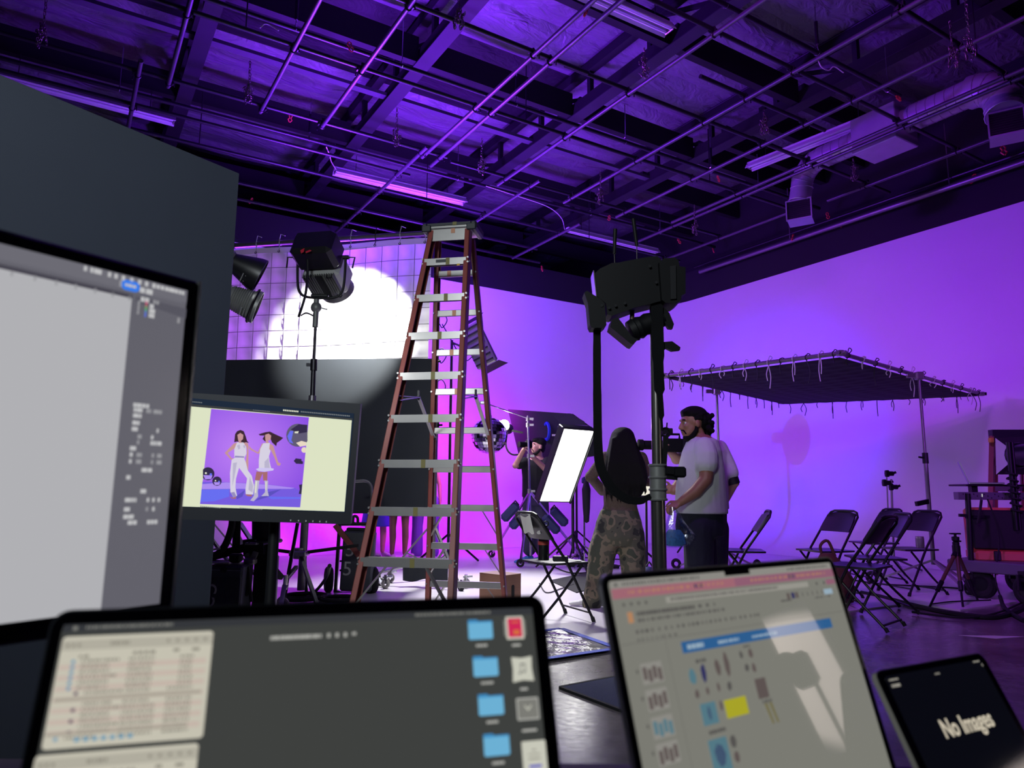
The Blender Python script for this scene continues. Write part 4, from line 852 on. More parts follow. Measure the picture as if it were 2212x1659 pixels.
sb4 = PM.on(281, 618); bt_ = decal(s4, 'share_button', 'ui_blue', rrect(.019, .011, .005, 4, *sb4), 3); bars(bt_, 'button_lettering', 'ui_white', words(sb4[0]-.006, sb4[1]+.0015, .012, .003, gap=.1), 4)
bp(257, 612, 263, .007, 'ui_text', 'option_lettering', solid=True); bp(301, 626, 329, .0055, 'ui_white', 'option_lettering', .1)
hd = [PM.on(*p) for p in ((293, 640), (402, 668), (400, 688), (292, 652))]; decal(s4, 'panel_header', 'panel_dark', hd, 2)
bp(303, 646, 321, .005, 'ui_white', gap=.1); bp(330, 652, 342, .004, 'ui_text', gap=.1)
for k, mm in enumerate(('ui_red', 'ui_green', 'ui_violet')): bp(313-k, 657+10*k, 317-k, .0075, mm, 'layer_mark', solid=True); bp(322-k, 661+10*k, 333+k, .0045, 'ui_white', gap=.1); bp(297-k, 654+10*k, 301-k, .0045, 'ui_text', solid=True)
bp(382, 692, 387, .006, 'ui_text', solid=True)
rows = [(880, (('w', 0, .042), ('t', .075, .004), ('t', .083, .004))), (890, (('w', .002, .022), ('t', .034, .012), ('t', .052, .022))), (902, (('w', .002, .022),)), (917, (('w', .002, .018),)), (930, (('w', .002, .018), ('w', .055, .004), ('w', .065, .005))), (945, (('w', .004, .004), ('t', .018, .01), ('w', .052, .006), ('t', .064, .004))), (957, (('w', .004, .003), ('t', .018, .01), ('w', .052, .03))), (970, (('w', .002, .016),)), (983, (('w', .003, .007), ('t', .020, .013), ('t', .058, .006), ('t', .072, .013))), (997, (('w', .003, .006), ('t', .020, .013), ('t', .058, .005), ('t', .072, .013))), (1014, (('w', .036, .026),)), (1030, (('w', .0, .010),)), (1043, (('w', .002, .003), ('t', .075, .004), ('t', .085, .004))), (1058, (('w', .038, .018),)), (1076, (('w', .002, .028), ('w', .056, .006), ('w', .070, .006), ('w', .084, .006))), (1095, (('w', .002, .014), ('t', .056, .005), ('w', .072, .006), ('t', .086, .004))), (1110, (('w', .002, .028),)), (1122, (('w', .014, .022), ('w', .062, .026)))]
KX = (e-cx-.02)/.095; zz0, zz1 = PM.on(380, 880)[1], PM.on(365, 1122)[1]
for py, its in rows:
    z = zz0+(zz1-zz0)*(py-880)/(1122-880)*1.0
    for kk, x, l in its: bars(s4, 'panel_lettering', 'ui_white' if kk == 'w' else 'ui_text', words(cx+.012+x*KX, z, l*KX, .0042, gap=.08), 3)
# --- monitor on a stand showing the fashion picture
glow('pic_page', (216, 222, 192), 1.05); glow('pic_bar', (60, 62, 62)); glow('pic_menu', (30, 42, 60)); glow('pic_text', (120, 126, 130)); glow('pic_white', (226, 228, 206)); glow('pic_floor', (118, 92, 222)); glow('pic_floor_lite', (172, 140, 240)); glow('pic_blue', (104, 110, 240)); glow('pic_skin', (196, 148, 150)); glow('pic_skin2', (166, 108, 112)); glow('pic_hair', (62, 40, 52)); glow('pic_silver', (214, 208, 226)); glow('pic_silver2', (186, 180, 206)); glow('pic_chrome', (150, 140, 190)); glow('pic_dark', (52, 44, 74)); glow('pic_shade', (92, 80, 190)); glow('pic_glow', (232, 216, 196)); glow('pic_grey', (96, 90, 116)); glow('pic_fur', (206, 196, 240))
def pic_mat():
    m = bpy.data.materials.new('pic_violet'); m.use_nodes = True; MATS['pic_violet'] = m; nt = m.node_tree; b = nt.nodes['Principled BSDF']; b.inputs['Base Color'].default_value = (0, 0, 0, 1); b.inputs['Roughness'].default_value = .15
    tc = nt.nodes.new('ShaderNodeTexCoord'); mp = nt.nodes.new('ShaderNodeMapping'); mp.inputs['Location'].default_value = (.35, 0, -.1); mp.inputs['Scale'].default_value = (4.2, 1, 4.6); g = nt.nodes.new('ShaderNodeTexGradient'); g.gradient_type = 'SPHERICAL'; r = nt.nodes.new('ShaderNodeValToRGB')
    r.color_ramp.elements[0].color = (*lin((136, 78, 226)), 1); r.color_ramp.elements[1].color = (*lin((190, 128, 246)), 1)
    nt.links.new(tc.outputs['Object'], mp.inputs[0]); nt.links.new(mp.outputs[0], g.inputs[0]); nt.links.new(g.outputs['Fac'], r.inputs[0]); nt.links.new(r.outputs[0], b.inputs['Emission Color']); b.inputs['Emission Strength'].default_value = 1
pic_mat()
PV = Pose((-.7916, 2.3521, 1.1042), .1039, .0817, .0511)
cor = PV.poly([(404, 848), (779, 872), (757, 1133), (386, 1122)])
mv = thing('monitor', 'black monitor on a floor stand showing a fashion picture of two models', 'monitor', (PV.o.x+.05, PV.o.y+.12, 0)); Lm = wmat(mv).inverted() @ PV.M
MB().prism(cor, .045, Lm, .001).build('case', 'bezel_matte', mv, smooth=False)
for px in (628, 645, 661, 676, 691, 705): MB().box((*[PV.on(px, 1124+(px-628)*.04)[0]], -.001, PV.on(px, 1124+(px-628)*.04)[1]), (.0035, .002, .005), Lm).build('button', 'pic_text', mv, smooth=False)
s5 = put('screen', MB().prism(PV.poly([(414, 860), (765, 893), (745, 1107), (393, 1095)]), .0004, None, -.0004).mesh('screen', None, False), 'pic_menu', mv, M=Lm)
def d5(name, mm, pts, lay=2, par=None): return decal(par or s5, name, mm, PV.poly(pts), lay)
d5('page', 'pic_page', [(412.8, 878), (760, 908), (744, 1105), (394, 1094)], 2); d5('tool_bar', 'pic_bar', [(414, 873), (762, 904), (761, 907), (413.5, 877)], 2)
def c7(x, y): return (420+x*.14463, 870+y*.14463)
def dp(name, mm, pts, lay, par=None): return d5(name, mm, [c7(*p) for p in pts], lay, par)
pic = dp('photo', 'pic_violet', [(252, 92), (1712, 218), (1580, 1562), (85, 1512)], 3)
dp('picture_floor', 'pic_floor', [(122, 1180), (480, 1185), (1090, 1218), (1500, 1270), (1600, 1330), (1580, 1560), (87, 1510)], 4, pic)
dp('picture_floor', 'pic_floor_lite', [(118, 1215), (480, 1188), (1090, 1222), (1500, 1272), (1440, 1285), (700, 1285), (115, 1290)], 5, pic)
dp('picture_floor', 'pic_blue', [(108, 1300), (520, 1290), (520, 1400), (300, 1470), (95, 1480)], 5, pic); dp('picture_floor', 'pic_blue', [(1100, 1400), (1590, 1410), (1588, 1435), (1150, 1440)], 5, pic)
dp('figure_shadow', 'pic_shade', [(620, 1400), (760, 1300), (720, 1400), (640, 1440)], 5.5, pic); dp('figure_shadow', 'pic_shade', [(900, 1470), (1120, 1400), (1300, 1290), (1110, 1330), (960, 1420)], 5.5, pic)
def disc(cx, cy, r, n=20, x1=9999): return [(min(x1, cx+r*math.cos(2*PI*i/n)), cy+r*math.sin(2*PI*i/n)) for i in range(n)]
b_ = dp('picture_ball', 'pic_grey', disc(1545, 485, 172, 24, 1690), 5, pic); dp('ball_shine', 'pic_dark', [(1440, 400), (1560, 320), (1690, 330), (1685, 440), (1560, 460)], 6, b_); dp('ball_shine', 'pic_blue', [(1390, 500), (1430, 420), (1480, 420), (1450, 560), (1480, 610), (1420, 590)], 6, b_); dp('ball_shine', 'pic_white', [(1500, 430), (1560, 425), (1550, 455), (1500, 455)], 7, b_); dp('ball_shine', 'pic_glow', [(1520, 600), (1600, 570), (1675, 590), (1670, 640), (1580, 655)], 6, b_)
dp('picture_lamp', 'pic_glow', disc(1640, 705, 42, 14, 1665), 5, pic); dp('picture_lamp', 'pic_dark', [(1485, 870), (1515, 830), (1600, 840), (1600, 865), (1625, 880), (1620, 915), (1520, 910)], 5, pic); dp('picture_lamp', 'pic_dark', [(1565, 1225), (1612, 1215), (1600, 1365), (1560, 1360), (1575, 1290)], 6, pic)
for cx, cy, r in ((205, 1060, 98), (340, 1170, 70)):
    b_ = dp('picture_ball', 'pic_dark', [p for p in disc(cx, cy, r, 18) if p[0] > 128], 6, pic); dp('ball_shine', 'pic_floor_lite', [(cx-r*.7, cy+r*.2), (cx+r*.7, cy+r*.25), (cx+r*.5, cy+r*.8), (cx-r*.4, cy+r*.85)], 7, b_); dp('ball_shine', 'pic_white', disc(cx-r*.3, cy-r*.1, r*.16, 8), 8, b_); dp('ball_shine', 'pic_blue', disc(cx+r*.45, cy+r*.1, r*.2, 8), 7, b_)
# left model
fg = dp('picture_model', 'pic_skin', [(455, 750), (590, 610), (640, 590), (740, 585), (800, 600), (812, 640), (808, 1000), (790, 1020), (760, 985), (790, 700), (770, 640), (640, 660), (500, 750), (560, 830), (640, 830), (635, 860), (555, 858)], 6, pic)
dp('hair', 'pic_hair', [(598, 590), (610, 470), (640, 425), (690, 405), (740, 425), (770, 500), (790, 570), (820, 600), (770, 590), (740, 600), (640, 580)], 7, fg); dp('face', 'pic_skin', [(645, 480), (690, 450), (735, 480), (730, 540), (695, 575), (715, 600), (670, 600), (655, 545)], 8, fg)
dp('top', 'pic_silver', [(640, 590), (735, 590), (775, 660), (780, 760), (745, 830), (600, 815), (600, 690)], 7, fg); dp('top_shade', 'pic_silver2', [(640, 640), (680, 620), (690, 680), (660, 700)], 8, fg); dp('top_shade', 'pic_silver2', [(730, 640), (760, 630), (765, 680), (740, 670)], 8, fg); dp('belt', 'pic_chrome', [(610, 790), (750, 800), (745, 822), (605, 815)], 8, fg)
dp('trousers', 'pic_silver', [(560, 850), (610, 820), (745, 825), (775, 900), (800, 1010), (860, 1090), (895, 1250), (880, 1370), (770, 1365), (765, 1290), (790, 1130), (670, 970), (625, 1130), (615, 1260), (640, 1390), (590, 1420), (540, 1330), (535, 1050)], 7, fg); dp('trouser_shade', 'pic_silver2', [(580, 900), (640, 890), (600, 1120), (570, 1250)], 8, fg); dp('trouser_shade', 'pic_chrome', [(548, 1340), (600, 1330), (632, 1395), (590, 1415)], 8, fg); dp('trouser_shade', 'pic_silver2', [(830, 1100), (880, 1240), (870, 1340), (810, 1300)], 8, fg)
dp('shoe', 'pic_skin2', [(530, 1400), (580, 1415), (630, 1400), (620, 1435), (560, 1430)], 9, fg); dp('shoe', 'pic_skin2', [(755, 1365), (860, 1370), (865, 1400), (800, 1395)], 9, fg)
# right model
fg = dp('picture_model', 'pic_skin', [(820, 640), (850, 680), (950, 740), (980, 680), (1010, 610), (1100, 590), (1180, 640), (1220, 780), (1255, 890), (1293, 905), (1280, 940), (1240, 935), (1190, 800), (1140, 700), (1000, 720), (960, 765), (860, 715), (820, 690)], 6, pic)
dp('hair', 'pic_hair', [(960, 470), (1060, 440), (1130, 430), (1210, 470), (1330, 525), (1290, 560), (1235, 600), (1225, 650), (1160, 590), (1140, 540), (1060, 580), (1020, 540), (1050, 490), (985, 490)], 7, fg); dp('face', 'pic_skin', [(1058, 480), (1110, 460), (1150, 490), (1140, 550), (1100, 570), (1120, 600), (1075, 600), (1062, 545)], 8, fg)
dp('dress', 'pic_silver', [(1030, 605), (1130, 600), (1120, 690), (1140, 720), (1115, 800), (1125, 880), (1150, 990), (965, 985), (965, 860), (985, 690)], 7, fg); dp('dress_shade', 'pic_silver2', [(1050, 880), (1110, 820), (1130, 980), (1050, 985)], 8, fg); dp('fur_hem', 'pic_fur', [(920, 990), (980, 970), (1150, 975), (1190, 985), (1180, 1010), (1050, 1030), (960, 1020)], 9, fg)
dp('leg', 'pic_skin2', [(930, 1025), (1030, 1035), (975, 1165), (905, 1155)], 6, fg); dp('leg', 'pic_skin2', [(1020, 1035), (1095, 1030), (1090, 1165), (1030, 1160)], 6, fg)
dp('boot', 'pic_silver2', [(908, 1155), (975, 1162), (950, 1320), (955, 1400), (890, 1470), (835, 1460), (890, 1390), (895, 1280)], 7, fg); dp('boot', 'pic_silver2', [(1050, 1160), (1105, 1165), (1095, 1310), (1115, 1395), (1085, 1390), (1000, 1395), (1055, 1340), (1060, 1260)], 7, fg); dp('boot_shine', 'pic_white', [(920, 1170), (940, 1172), (925, 1350), (905, 1340)], 8, fg); dp('boot_shine', 'pic_white', [(1065, 1180), (1080, 1180), (1075, 1300), (1065, 1300)], 8, fg)
def w5(px, py, px2, ht, mm, name='lettering'):
    a, b2 = PV.on(px, py), PV.on(px2, py+(px2-px)*.09); n = int((b2[0]-a[0])/.006)+1
    bars(s5, name, mm, [(a[0]+(b2[0]-a[0])*i/n, a[1]+(b2[1]-a[1])*i/n, (b2[0]-a[0])/n*.7, ht) for i in range(n)], 4)
w5(416, 867, 438, .003, 'pic_text'); w5(547, 885, 584, .002, 'pic_text'); w5(612, 884.5, 646, .005, 'pic_white'); w5(650, 888, 757, .004, 'pic_text'); w5(433, 1092.5, 478, .003, 'pic_text'); w5(518, 1096, 568, .002, 'pic_text')
# its stand
q = PV.M @ Vector((0, .05, 0)); bx = Vector((D(655, 1300, 2.5).x, q.y+.06, 0))
MB().box((0, .06, 0), (.12, .03, .12), Lm, .006).build('mount_plate', 'black_metal', mv)
MB().cyl((q.x, bx.y, .1), (q.x, bx.y, 1.14), .018, n=12).build('pole', 'black_metal', mv, True)
for k in range(3):
    a = .9+2*PI*k/3; MB().bar((q.x, bx.y, .30), (q.x+.42*math.cos(a), bx.y+.42*math.sin(a), .02), .022, .022).build('leg', 'black_metal', mv, True)
# ------------------------------------------------------------------ right side: overhead frame, folding chairs, tripod, cart
mat('chair_metal', (30, 29, 32), .42, .5, noise=.1, scale=20)
mat('chair_seat', (34, 32, 38), .38, noise=.06, scale=20)
mat('quilt_black', (7, 7, 10), .85, noise=.25, scale=30)
mat('wood_brown', (86, 60, 40), .5, noise=.2, scale=18, stretch=(1, 1, 8))
mat('crate_orange', (206, 104, 82), .5, noise=.06, scale=10)
mat('cart_paint', (96, 92, 104), .5, noise=.1, scale=8)
mat('rubber', (18, 18, 20), .8, noise=.2, scale=20)
mat('bag_brown', (92, 54, 44), .8, noise=.25, scale=14, bump=.4)
mat('bag_red', (140, 62, 62), .7, noise=.15, scale=14)
mat('softbox_white', (214, 212, 216), .7)
mat('blue_tape', (40, 70, 200), .55)
# overhead butterfly frame with black quilted cloth
cs = [G(1436, 812, 2.4), G(1815, 763, 2.4), G(2120, 851, 2.4), G(1690, 869, 2.4)]
ov = thing('overhead_canopy', 'flat overhead frame covered with black quilted cloth and many cord ties', 'canopy', (sum(cs, Vector())/4).xy.to_3d()+Vector((0, 0, 2.4)))
for k in range(4):
    a, b = cs[k], cs[(k+1) % 4]; d = (b-a).normalized(); MB().cyl(a-d*.06, b+d*.06, .022, n=10).build('frame_pipe', 'pipe_steel' if k < 2 else 'black_metal', ov, True)
    m = MB(); m.box(a, (.07, .07, .06), None, .012); m.build('corner', 'aluminium', ov, True)
def qf(a, b):
    p = (cs[0]*(1-a)+cs[1]*a)*(1-b)+(cs[3]*(1-a)+cs[2]*a)*b; c = (cs[0]+cs[1]+cs[2]+cs[3])/4; p = c+(p-c)*.975
    return p+Vector((0, 0, -.035-.05*math.sin(PI*a)*math.sin(PI*b)-.012*abs(math.sin(PI*a*10)*math.sin(PI*b*18))))
# rows along the long side, columns along the short side
MB().sheet(qf, 40, 72, .004).build('quilted_cloth', 'quilt_black', ov, True, angle=80)
r2 = random.Random(11)
for k, n in enumerate((15, 13, 13, 13)):
    a, b = cs[k], cs[(k+1) % 4]
    for i in range(n):
        p = a+(b-a)*((i+.5)/n); L = r2.uniform(.06, .26); o = Vector((r2.uniform(-.03, .03), r2.uniform(-.03, .03), 0)); up = r2.uniform(.03, .09); m = MB()
        m.tube(spline([p+Vector((0, 0, -.02)), p+o+Vector((0, 0, -.02-L*.5)), p+o*.3+Vector((0, 0, -.02-L))], 3), .0055, 4)
        if i % 2: m.tube(spline([p+Vector((.01, 0, -.02)), p-o+Vector((0, 0, -.02-L*.4)), p-o*.6+Vector((0, 0, -.02-L*.7))], 3), .0055, 4)
        m.tube(spline([p+Vector((0, 0, .02)), p+Vector((.02, .0, up)), p+Vector((.045, 0, up*.7)), p+Vector((.015, 0, .02))], 3), .005, 4); m.torus(.027, .005, 8, 4, along(p, b))
        m.build('tie', 'tie_cord' if (k < 2 and i % 2) else 'tie_dark', ov, True)
# its two stands
def hi_stand(px, py, label, dirx, group, shift=(0, 0)):
    p = G(px, py, 2.36); b = Vector((p.x, p.y, 0)); t = thing('overhead_stand', label, 'stand', b, group=group)
    m = MB(); m.cyl(p-Vector((0, 0, .95)), p+Vector((0, 0, .0)), .016, n=10); m.build('riser', 'pipe_steel', t, True)
    m = MB(); m.cyl(b+Vector((0, 0, .25)), p-Vector((0, 0, .93)), .023, n=10); m.build('column', 'pipe_steel', t, True)
    m = MB(); m.cyl(p-Vector((0, 0, 1.0)), p-Vector((0, 0, .88)), .032, n=10); m.bar(p-Vector((0, 0, .94)), p-Vector((.09, .03, .93)), .014, .02); m.build('collar', 'black_metal', t, True)
    m = MB(); m.box(p+Vector((0, 0, .0)), (.09, .08, .09), None, .012); m.bar(p+Vector((0, 0, 0)), p+Vector((-.15, -.02, .0)), .03, .05); m.build('grip_head', 'aluminium', t, True)
    MB().bar(p-Vector((0, 0, 1.42)), p-Vector((.17, .05, 1.45)), .035, .05).build('side_arm', 'black_metal', t, True)
    for k in range(3):
        a = .5+2*PI*k/3; f = b+Vector((.62*math.cos(a), .62*math.sin(a), .03)); lg = MB().bar(b+Vector((0, 0, .30)), f, .03, .022).build('leg', 'aluminium', t, True)
        m = MB(); m.torus(.05, .022, 14, 6, T(f.x, f.y, .073) @ RZ(a) @ RX(PI/2)); m.build('caster', 'rubber', lg, True)
    return t
hi_stand(1985, 812, 'tall chrome stand holding the right side of the overhead frame', 1, 'overhead frame stands')
hi_stand(1548, 846, 'tall chrome stand behind the man in white holding the far side of the overhead frame', 1, 'overhead frame stands')
# folding chairs
def folding_chair():
    t = thing('folding_chair', 'x', 'chair', group='black folding chairs')
    # front is -y; the long side tubes run from the backrest down to the front feet
    for s in (-1, 1):
        m = MB(); m.tube([(s*.0, .252, .832), (s*.13, .25, .83), (s*.175, .243, .815), (s*.2, .228, .775), (s*.215, .0, .46), (s*.215, -.235, .015)], .0115, 8); tb_ = m.build('side_tube', 'chair_metal', t)
        MB().cyl((s*.215, -.24, .0), (s*.215, -.228, .035), .016, n=8).build('foot_cap', 'rubber', tb_)
        m = MB(); m.tube(spline([(s*.19, -.155, .43), (s*.19, .03, .22), (s*.19, .17, .08), (s*.19, .235, .012)], 4), .0105, 8); lg = m.build('leg', 'chair_metal', t)
        MB().cyl((s*.19, .242, .0), (s*.19, .225, .03), .015, n=8).build('foot_cap', 'rubber', lg)
    m = MB(); m.cyl((-.19, .215, .045), (.19, .215, .045), .009, n=8); m.build('rear_crossbar', 'chair_metal', t)
    m = MB(); m.cyl((-.215, -.205, .07), (.215, -.205, .07), .008, n=8); m.build('front_crossbar', 'chair_metal', t)
    def seat(a, b): x = (a-.5)*.40; y = -.215+.40*b; k = 1-.25*max(0, abs(b-.5)*2-.6); return (x*k, y, .452-.018*math.sin(PI*a)*math.sin(PI*b))
    MB().sheet(seat, 10, 8, -.016).build('seat', 'chair_seat', t, angle=60)
    def back(a, b):
        x = (a-.5)*.41*(1-.12*b*b); z = .625+.19*b; y = .115+.125*b+.03*math.sin(PI*a); return (x, y, z+(.0 if b < 1 else 0)-.03*(abs(a-.5)*2)**3*(b > .9))
    MB().sheet(back, 12, 6, .014).build('backrest', 'chair_seat', t, angle=60)
    return t
chair0 = folding_chair(); first = True
def rz(hx, hy): return math.atan2(hx, -hy)
for k, (x, y, hx, hy, lab) in enumerate([
    (2.72, 5.74, -.70, .71, 'nearest black folding chair at right, its back turned to the viewer'),
    (3.24, 6.50, -.985, .10, 'black folding chair seen edge-on just behind the nearest one'),
    (4.25, 8.55, -.99, -.1, 'farthest black folding chair in the right group, below the grip stand'),
    (4.14, 7.60, -.97, -.22, 'black folding chair with a tin can on its seat by the tall chrome stand'),
    (3.14, 7.30, -.95, -.31, 'black folding chair with a brown bag beside it right of the laptop'),
    (2.28, 7.18, -.98, .2, 'black folding chair seen side-on right behind the man in white'),
    (.34, 5.87, .90, .44, 'black folding chair beside the ladder with a bottle on its seat')]):
    c = chair0 if first else copytree(chair0); first = False
    retag(c, lab, T(x, y, .012 if y > 5.5 else 0) @ RZ(rz(hx, hy)))
# tin can on a seat, bag
p = Vector((4.22, 7.55, .466)); m = MB(); m.lathe([(.0, 0), (.038, 0), (.04, .006), (.04, .116), (.037, .12), (.0, .118)], 18, T(*p)); can = thing('tin_can', 'tin can standing on the seat of a folding chair', 'can', p)
m.build('body', 'aluminium', can, True); MB().lathe([(.0405, .02), (.0408, .02), (.0408, .10), (.0405, .10)], 18, T(*p)).build('paper_label', 'lamp_grey', can, True)
bg = thing('bag', 'slumped brown and red bag hanging at a folding chair', 'bag', (3.02, 6.88, 0.012))
def blobm(rings, n=16, seed=0, amp=.03):
    r_ = random.Random(seed); m = MB(); vs = []; fs = []
    for cx, cy, z, rx, ry in rings:
        for i in range(n): a = 2*PI*i/n; k = 1+r_.uniform(-amp, amp); vs.append((cx+rx*k*math.cos(a), cy+ry*k*math.sin(a), z))
    for j in range(len(rings)-1): fs += [(j*n+i, j*n+(i+1) % n, (j+1)*n+(i+1) % n, (j+1)*n+i) for i in range(n)]
    fs += [tuple(range(n))[::-1], tuple(range((len(rings)-1)*n, len(rings)*n))]; m.add(vs, fs); return m
blobm([(0, 0, .01, .15, .10), (0, 0, .08, .18, .13), (.0, 0, .22, .17, .12), (-.03, 0, .36, .12, .10), (-.06, 0, .45, .05, .05)], 16, 2, .08).build('body', 'bag_brown', bg)
blobm([(-.07, -.09, .16, .05, .03), (-.07, -.10, .26, .06, .035), (-.08, -.08, .36, .045, .03)], 12, 4, .08).build('front_pocket', 'bag_red', bg)
MB().tube(spline([(-.1, 0, .42), (-.12, -.02, .52), (-.04, 0, .56), (.02, 0, .42)], 5), .014, 8).build('handle', 'bag_brown', bg)
# grip stand with two gobo heads behind the chairs
def P_(px, py, Y): return D(px, py, Y)
Y0 = 9.6; bs = Vector((P_(1927, 1150, Y0).x, Y0, .012)); gs = thing('grip_stand', 'short grip stand with clamp heads behind the far folding chairs', 'stand', bs)
MB().cyl(bs+Vector((0, 0, .15)), P_(1925, 1035, Y0), .014, n=10).build('column', 'pipe_steel', gs, True)
MB().cyl(P_(1920, 1150, Y0), P_(1915, 1022, Y0), .009, n=8).build('arm', 'pipe_steel', gs, True)
for px, py in ((1921, 1023), (1915, 1043), (1930, 1052)): m = MB(); c = P_(px, py, Y0); m.cyl(c-Vector((.05, 0, 0)), c+Vector((.05, 0, 0)), .032, n=10); m.box(c+Vector((-.03, 0, .0)), (.05, .05, .09), None, .01); m.bar(c+Vector((.04, 0, 0)), c+Vector((.09, 0, .02)), .012, .03); m.build('gobo_head', 'black_metal', gs, True)
for k in range(3): a = .3+2*PI*k/3; MB().bar(bs+Vector((0, 0, .18)), bs+Vector((.45*math.cos(a), .45*math.sin(a), .012)), .022, .022).build('leg', 'pipe_steel', gs, True)
# photo tripod
TB = Vector((P_(2065, 1300, 6.95).x, 6.95, .012)); tri = thing('tripod', 'photo tripod with brown upper legs and a ball head', 'tripod', TB)
apex = P_(2066, 1190, 6.95)
m = MB(); m.cyl(apex-Vector((0, 0, .04)), apex+Vector((0, 0, .05)), .035, n=12); m.build('spider', 'black_metal', tri, True)
m = MB(); m.lathe([(.02, .04), (.03, .05), (.03, .08), (.02, .085), (.033, .10), (.033, .13), (.012, .135), (.012, .155)], 14, T(*apex)); m.box(apex+Vector((0, 0, .16)), (.095, .04, .014), None, .004); m.cyl(apex+Vector((0, 0, .09)), apex+Vector((.05, 0, .09)), .008, n=8); m.build('ball_head', 'black_metal', tri, True)
for f in (G(2008, 1311, .012), G(2080, 1311, .012), G(2112, 1296, .012)):
    a = apex+(f-apex)*.06; k1 = apex+(f-apex)*.56; k2 = apex+(f-apex)*.72
    lg = MB().cyl(a, k1, .018, .016, n=10).build('leg', 'wood_brown', tri, True)
    m = MB(); m.cyl(k1, k2, .021, n=10); m.cyl(apex, a+(f-apex)*.05, .024, n=10); m.build('leg_lock', 'black_metal', lg, True); MB().cyl(k2, f, .010, n=8).build('leg_tip', 'black_metal', lg, True)
# equipment cart
YC = 7.3
def CP(px, py, y=YC): return D(px, py, y)
c0 = CP(2130, 1300); cart = thing('equipment_cart', 'equipment cart with pneumatic wheels, upright poles and a long drilled rail', 'cart', (c0.x+.25, YC+.2, .012))
m = MB(); a, b = CP(2082, 1222), CP(2260, 1262, YC-.55)
d = (b-a).normalized(); M = frame(a, x=d, z=(0, 0, 1)); m.box((.45, .3, 0), (1.2, .62, .11), M, .01); m.build('deck', 'cart_paint', cart, True, smooth=False)
for i, (px, py, yy) in enumerate(((2121, 1282, YC-.05), (2222, 1300, YC-.5), (2200, 1270, YC+.45))):
    c = D(px, py, yy); c.z = .145; M = T(*c) @ RZ(.75 if i == 0 else .2) @ RY(PI/2); w1 = MB(); w1.torus(.095, .045, 22, 10, M); wh = w1.build('wheel', 'rubber', cart, True)
    MB().lathe([(.0, -.03), (.06, -.03), (.065, 0), (.06, .03), (.0, .03)], 14, M).build('hub', 'black_metal', wh, True)
    m = MB(); m.bar(c+Vector((0, 0, .12)), c+Vector((0, 0, .17)), .09, .09); m.bar(c+Vector((-.06, .02, 0)), c+Vector((-.06, .02, .14)), .03, .02); m.bar(c+Vector((.06, -.02, 0)), c+Vector((.06, -.02, .14)), .03, .02); m.build('fork', 'black_metal', wh, True)
for px0, px1 in ((2087, 2098), (2190, 2206)):
    MB().cyl(CP(px0+3, 1066), CP(px1, 1216), .026, n=12).build('pole', 'black_metal', cart, True)
m = MB(); m.bar(CP(2072, 1113), CP(2098, 1114), .03, .03); m.build('bar_end', 'black_metal', cart, True)
MB().bar(CP(2086, 1117), CP(2146, 1116), .026, .026).build('crossbar', 'black_metal', cart, True)
MB().bar(CP(2155, 1117), CP(2230, 1120), .026, .026).build('crossbar', 'black_metal', cart, True)
a, b = CP(2070, 1071), CP(2260, 1074); M = frame(a, x=(b-a), z=(0, 0, 1)); L = (b-a).length
rl = MB().box((L/2, .04, 0), (L, .08, .076), M, .004).build('rail', 'cart_paint', cart, True, smooth=False)
m = MB()
for i in range(24): m.box((.05+i*L/25, -.002, .018-.018*(i % 3)), (.008, .004, .010), M)
m.build('rail_hole', 'black_matte', rl, True, smooth=False)
MB().box((.27*L, -.004, .006), (.008, .004, .03), M).build('indicator', 'ui_white', rl, True, smooth=False)
MB().box((.26*L, .12, .06), (.06, .06, .08), M).build('tray_post', 'black_metal', cart, True)
MB().box((.45, .15, .108), (.72, .30, .018), M, .004).build('laptop_tray', 'black_metal', cart, True)
lt = thing('laptop', 'open laptop seen edge-on on the cart tray at the right', 'laptop', M=M @ T(.22, .15, .118) @ RZ(-.50))
MB().box((.14, 0, .009), (.30, .22, .018), None, .004).build('base', 'alu_silver', lt)
MB().bar((-.01, 0, .015), (-.085, 0, .235), .008, .22, up=(0, 1, 0)).build('lid', 'alu_silver', lt)
# camera column with coiled cable on the cart
m = MB(); m.cyl(CP(2178, 955, YC-.1), CP(2196, 1145, YC-.1), .022, n=12); m.cyl(CP(2186, 955, YC-.1), CP(2204, 1145, YC-.1), .014, n=10); m.build('camera_column', 'black_metal', cart, True)
pts = [CP(2184+16*t/60+0, 1015+t*1.9, YC-.1)+Vector((.045*math.cos(t*.9), .045*math.sin(t*.9), 0)) for t in range(0, 50)]; MB().tube(pts, .010, 6).build('coiled_cable', 'rubber', cart, True)
# orange case, lid open, on the deck
ob = CP(2100, 1212); oc = thing('hard_case', 'orange hard case with dark open lid standing on the cart', 'case', (ob.x+.3, YC+.05, ob.z)); M = frame(CP(2104, 1212), x=(.98, -.35, 0), z=(0, 0, 1))
MB().box((.38, .20, .05), (.72, .42, .10), M, .02).build('tub', 'crate_orange', oc, True)
m = MB(); m.box((.36, .10, .31), (.78, .10, .44), M @ RX(-.05), .03); lid = m.build('lid', 'crate_orange', oc, True); MB().box((.37, .045, .31), (.70, .03, .39), M @ RX(-.05), .02).build('lining', 'black_matte', lid, True)
for x in (.2, .55): MB().box((x, -.02, .06), (.06, .02, .09), M, .006).build('latch', 'black_plastic', oc, True)
MB().tube(spline([CP(2133, 1078, YC-.12), CP(2152, 1130, YC-.14), CP(2158, 1180, YC-.16), CP(2150, 1250, YC-.2), CP(2170, 1310, YC-.3)], 5), .008, 6).build('hanging_cable', 'rubber', cart, True)
MB().tube(spline([CP(2120, 1080, YC-.12), CP(2116, 1110, YC-.12), CP(2112, 1130, YC-.1)], 4), .014, 6).build('hanging_cable', 'rubber', cart, True)
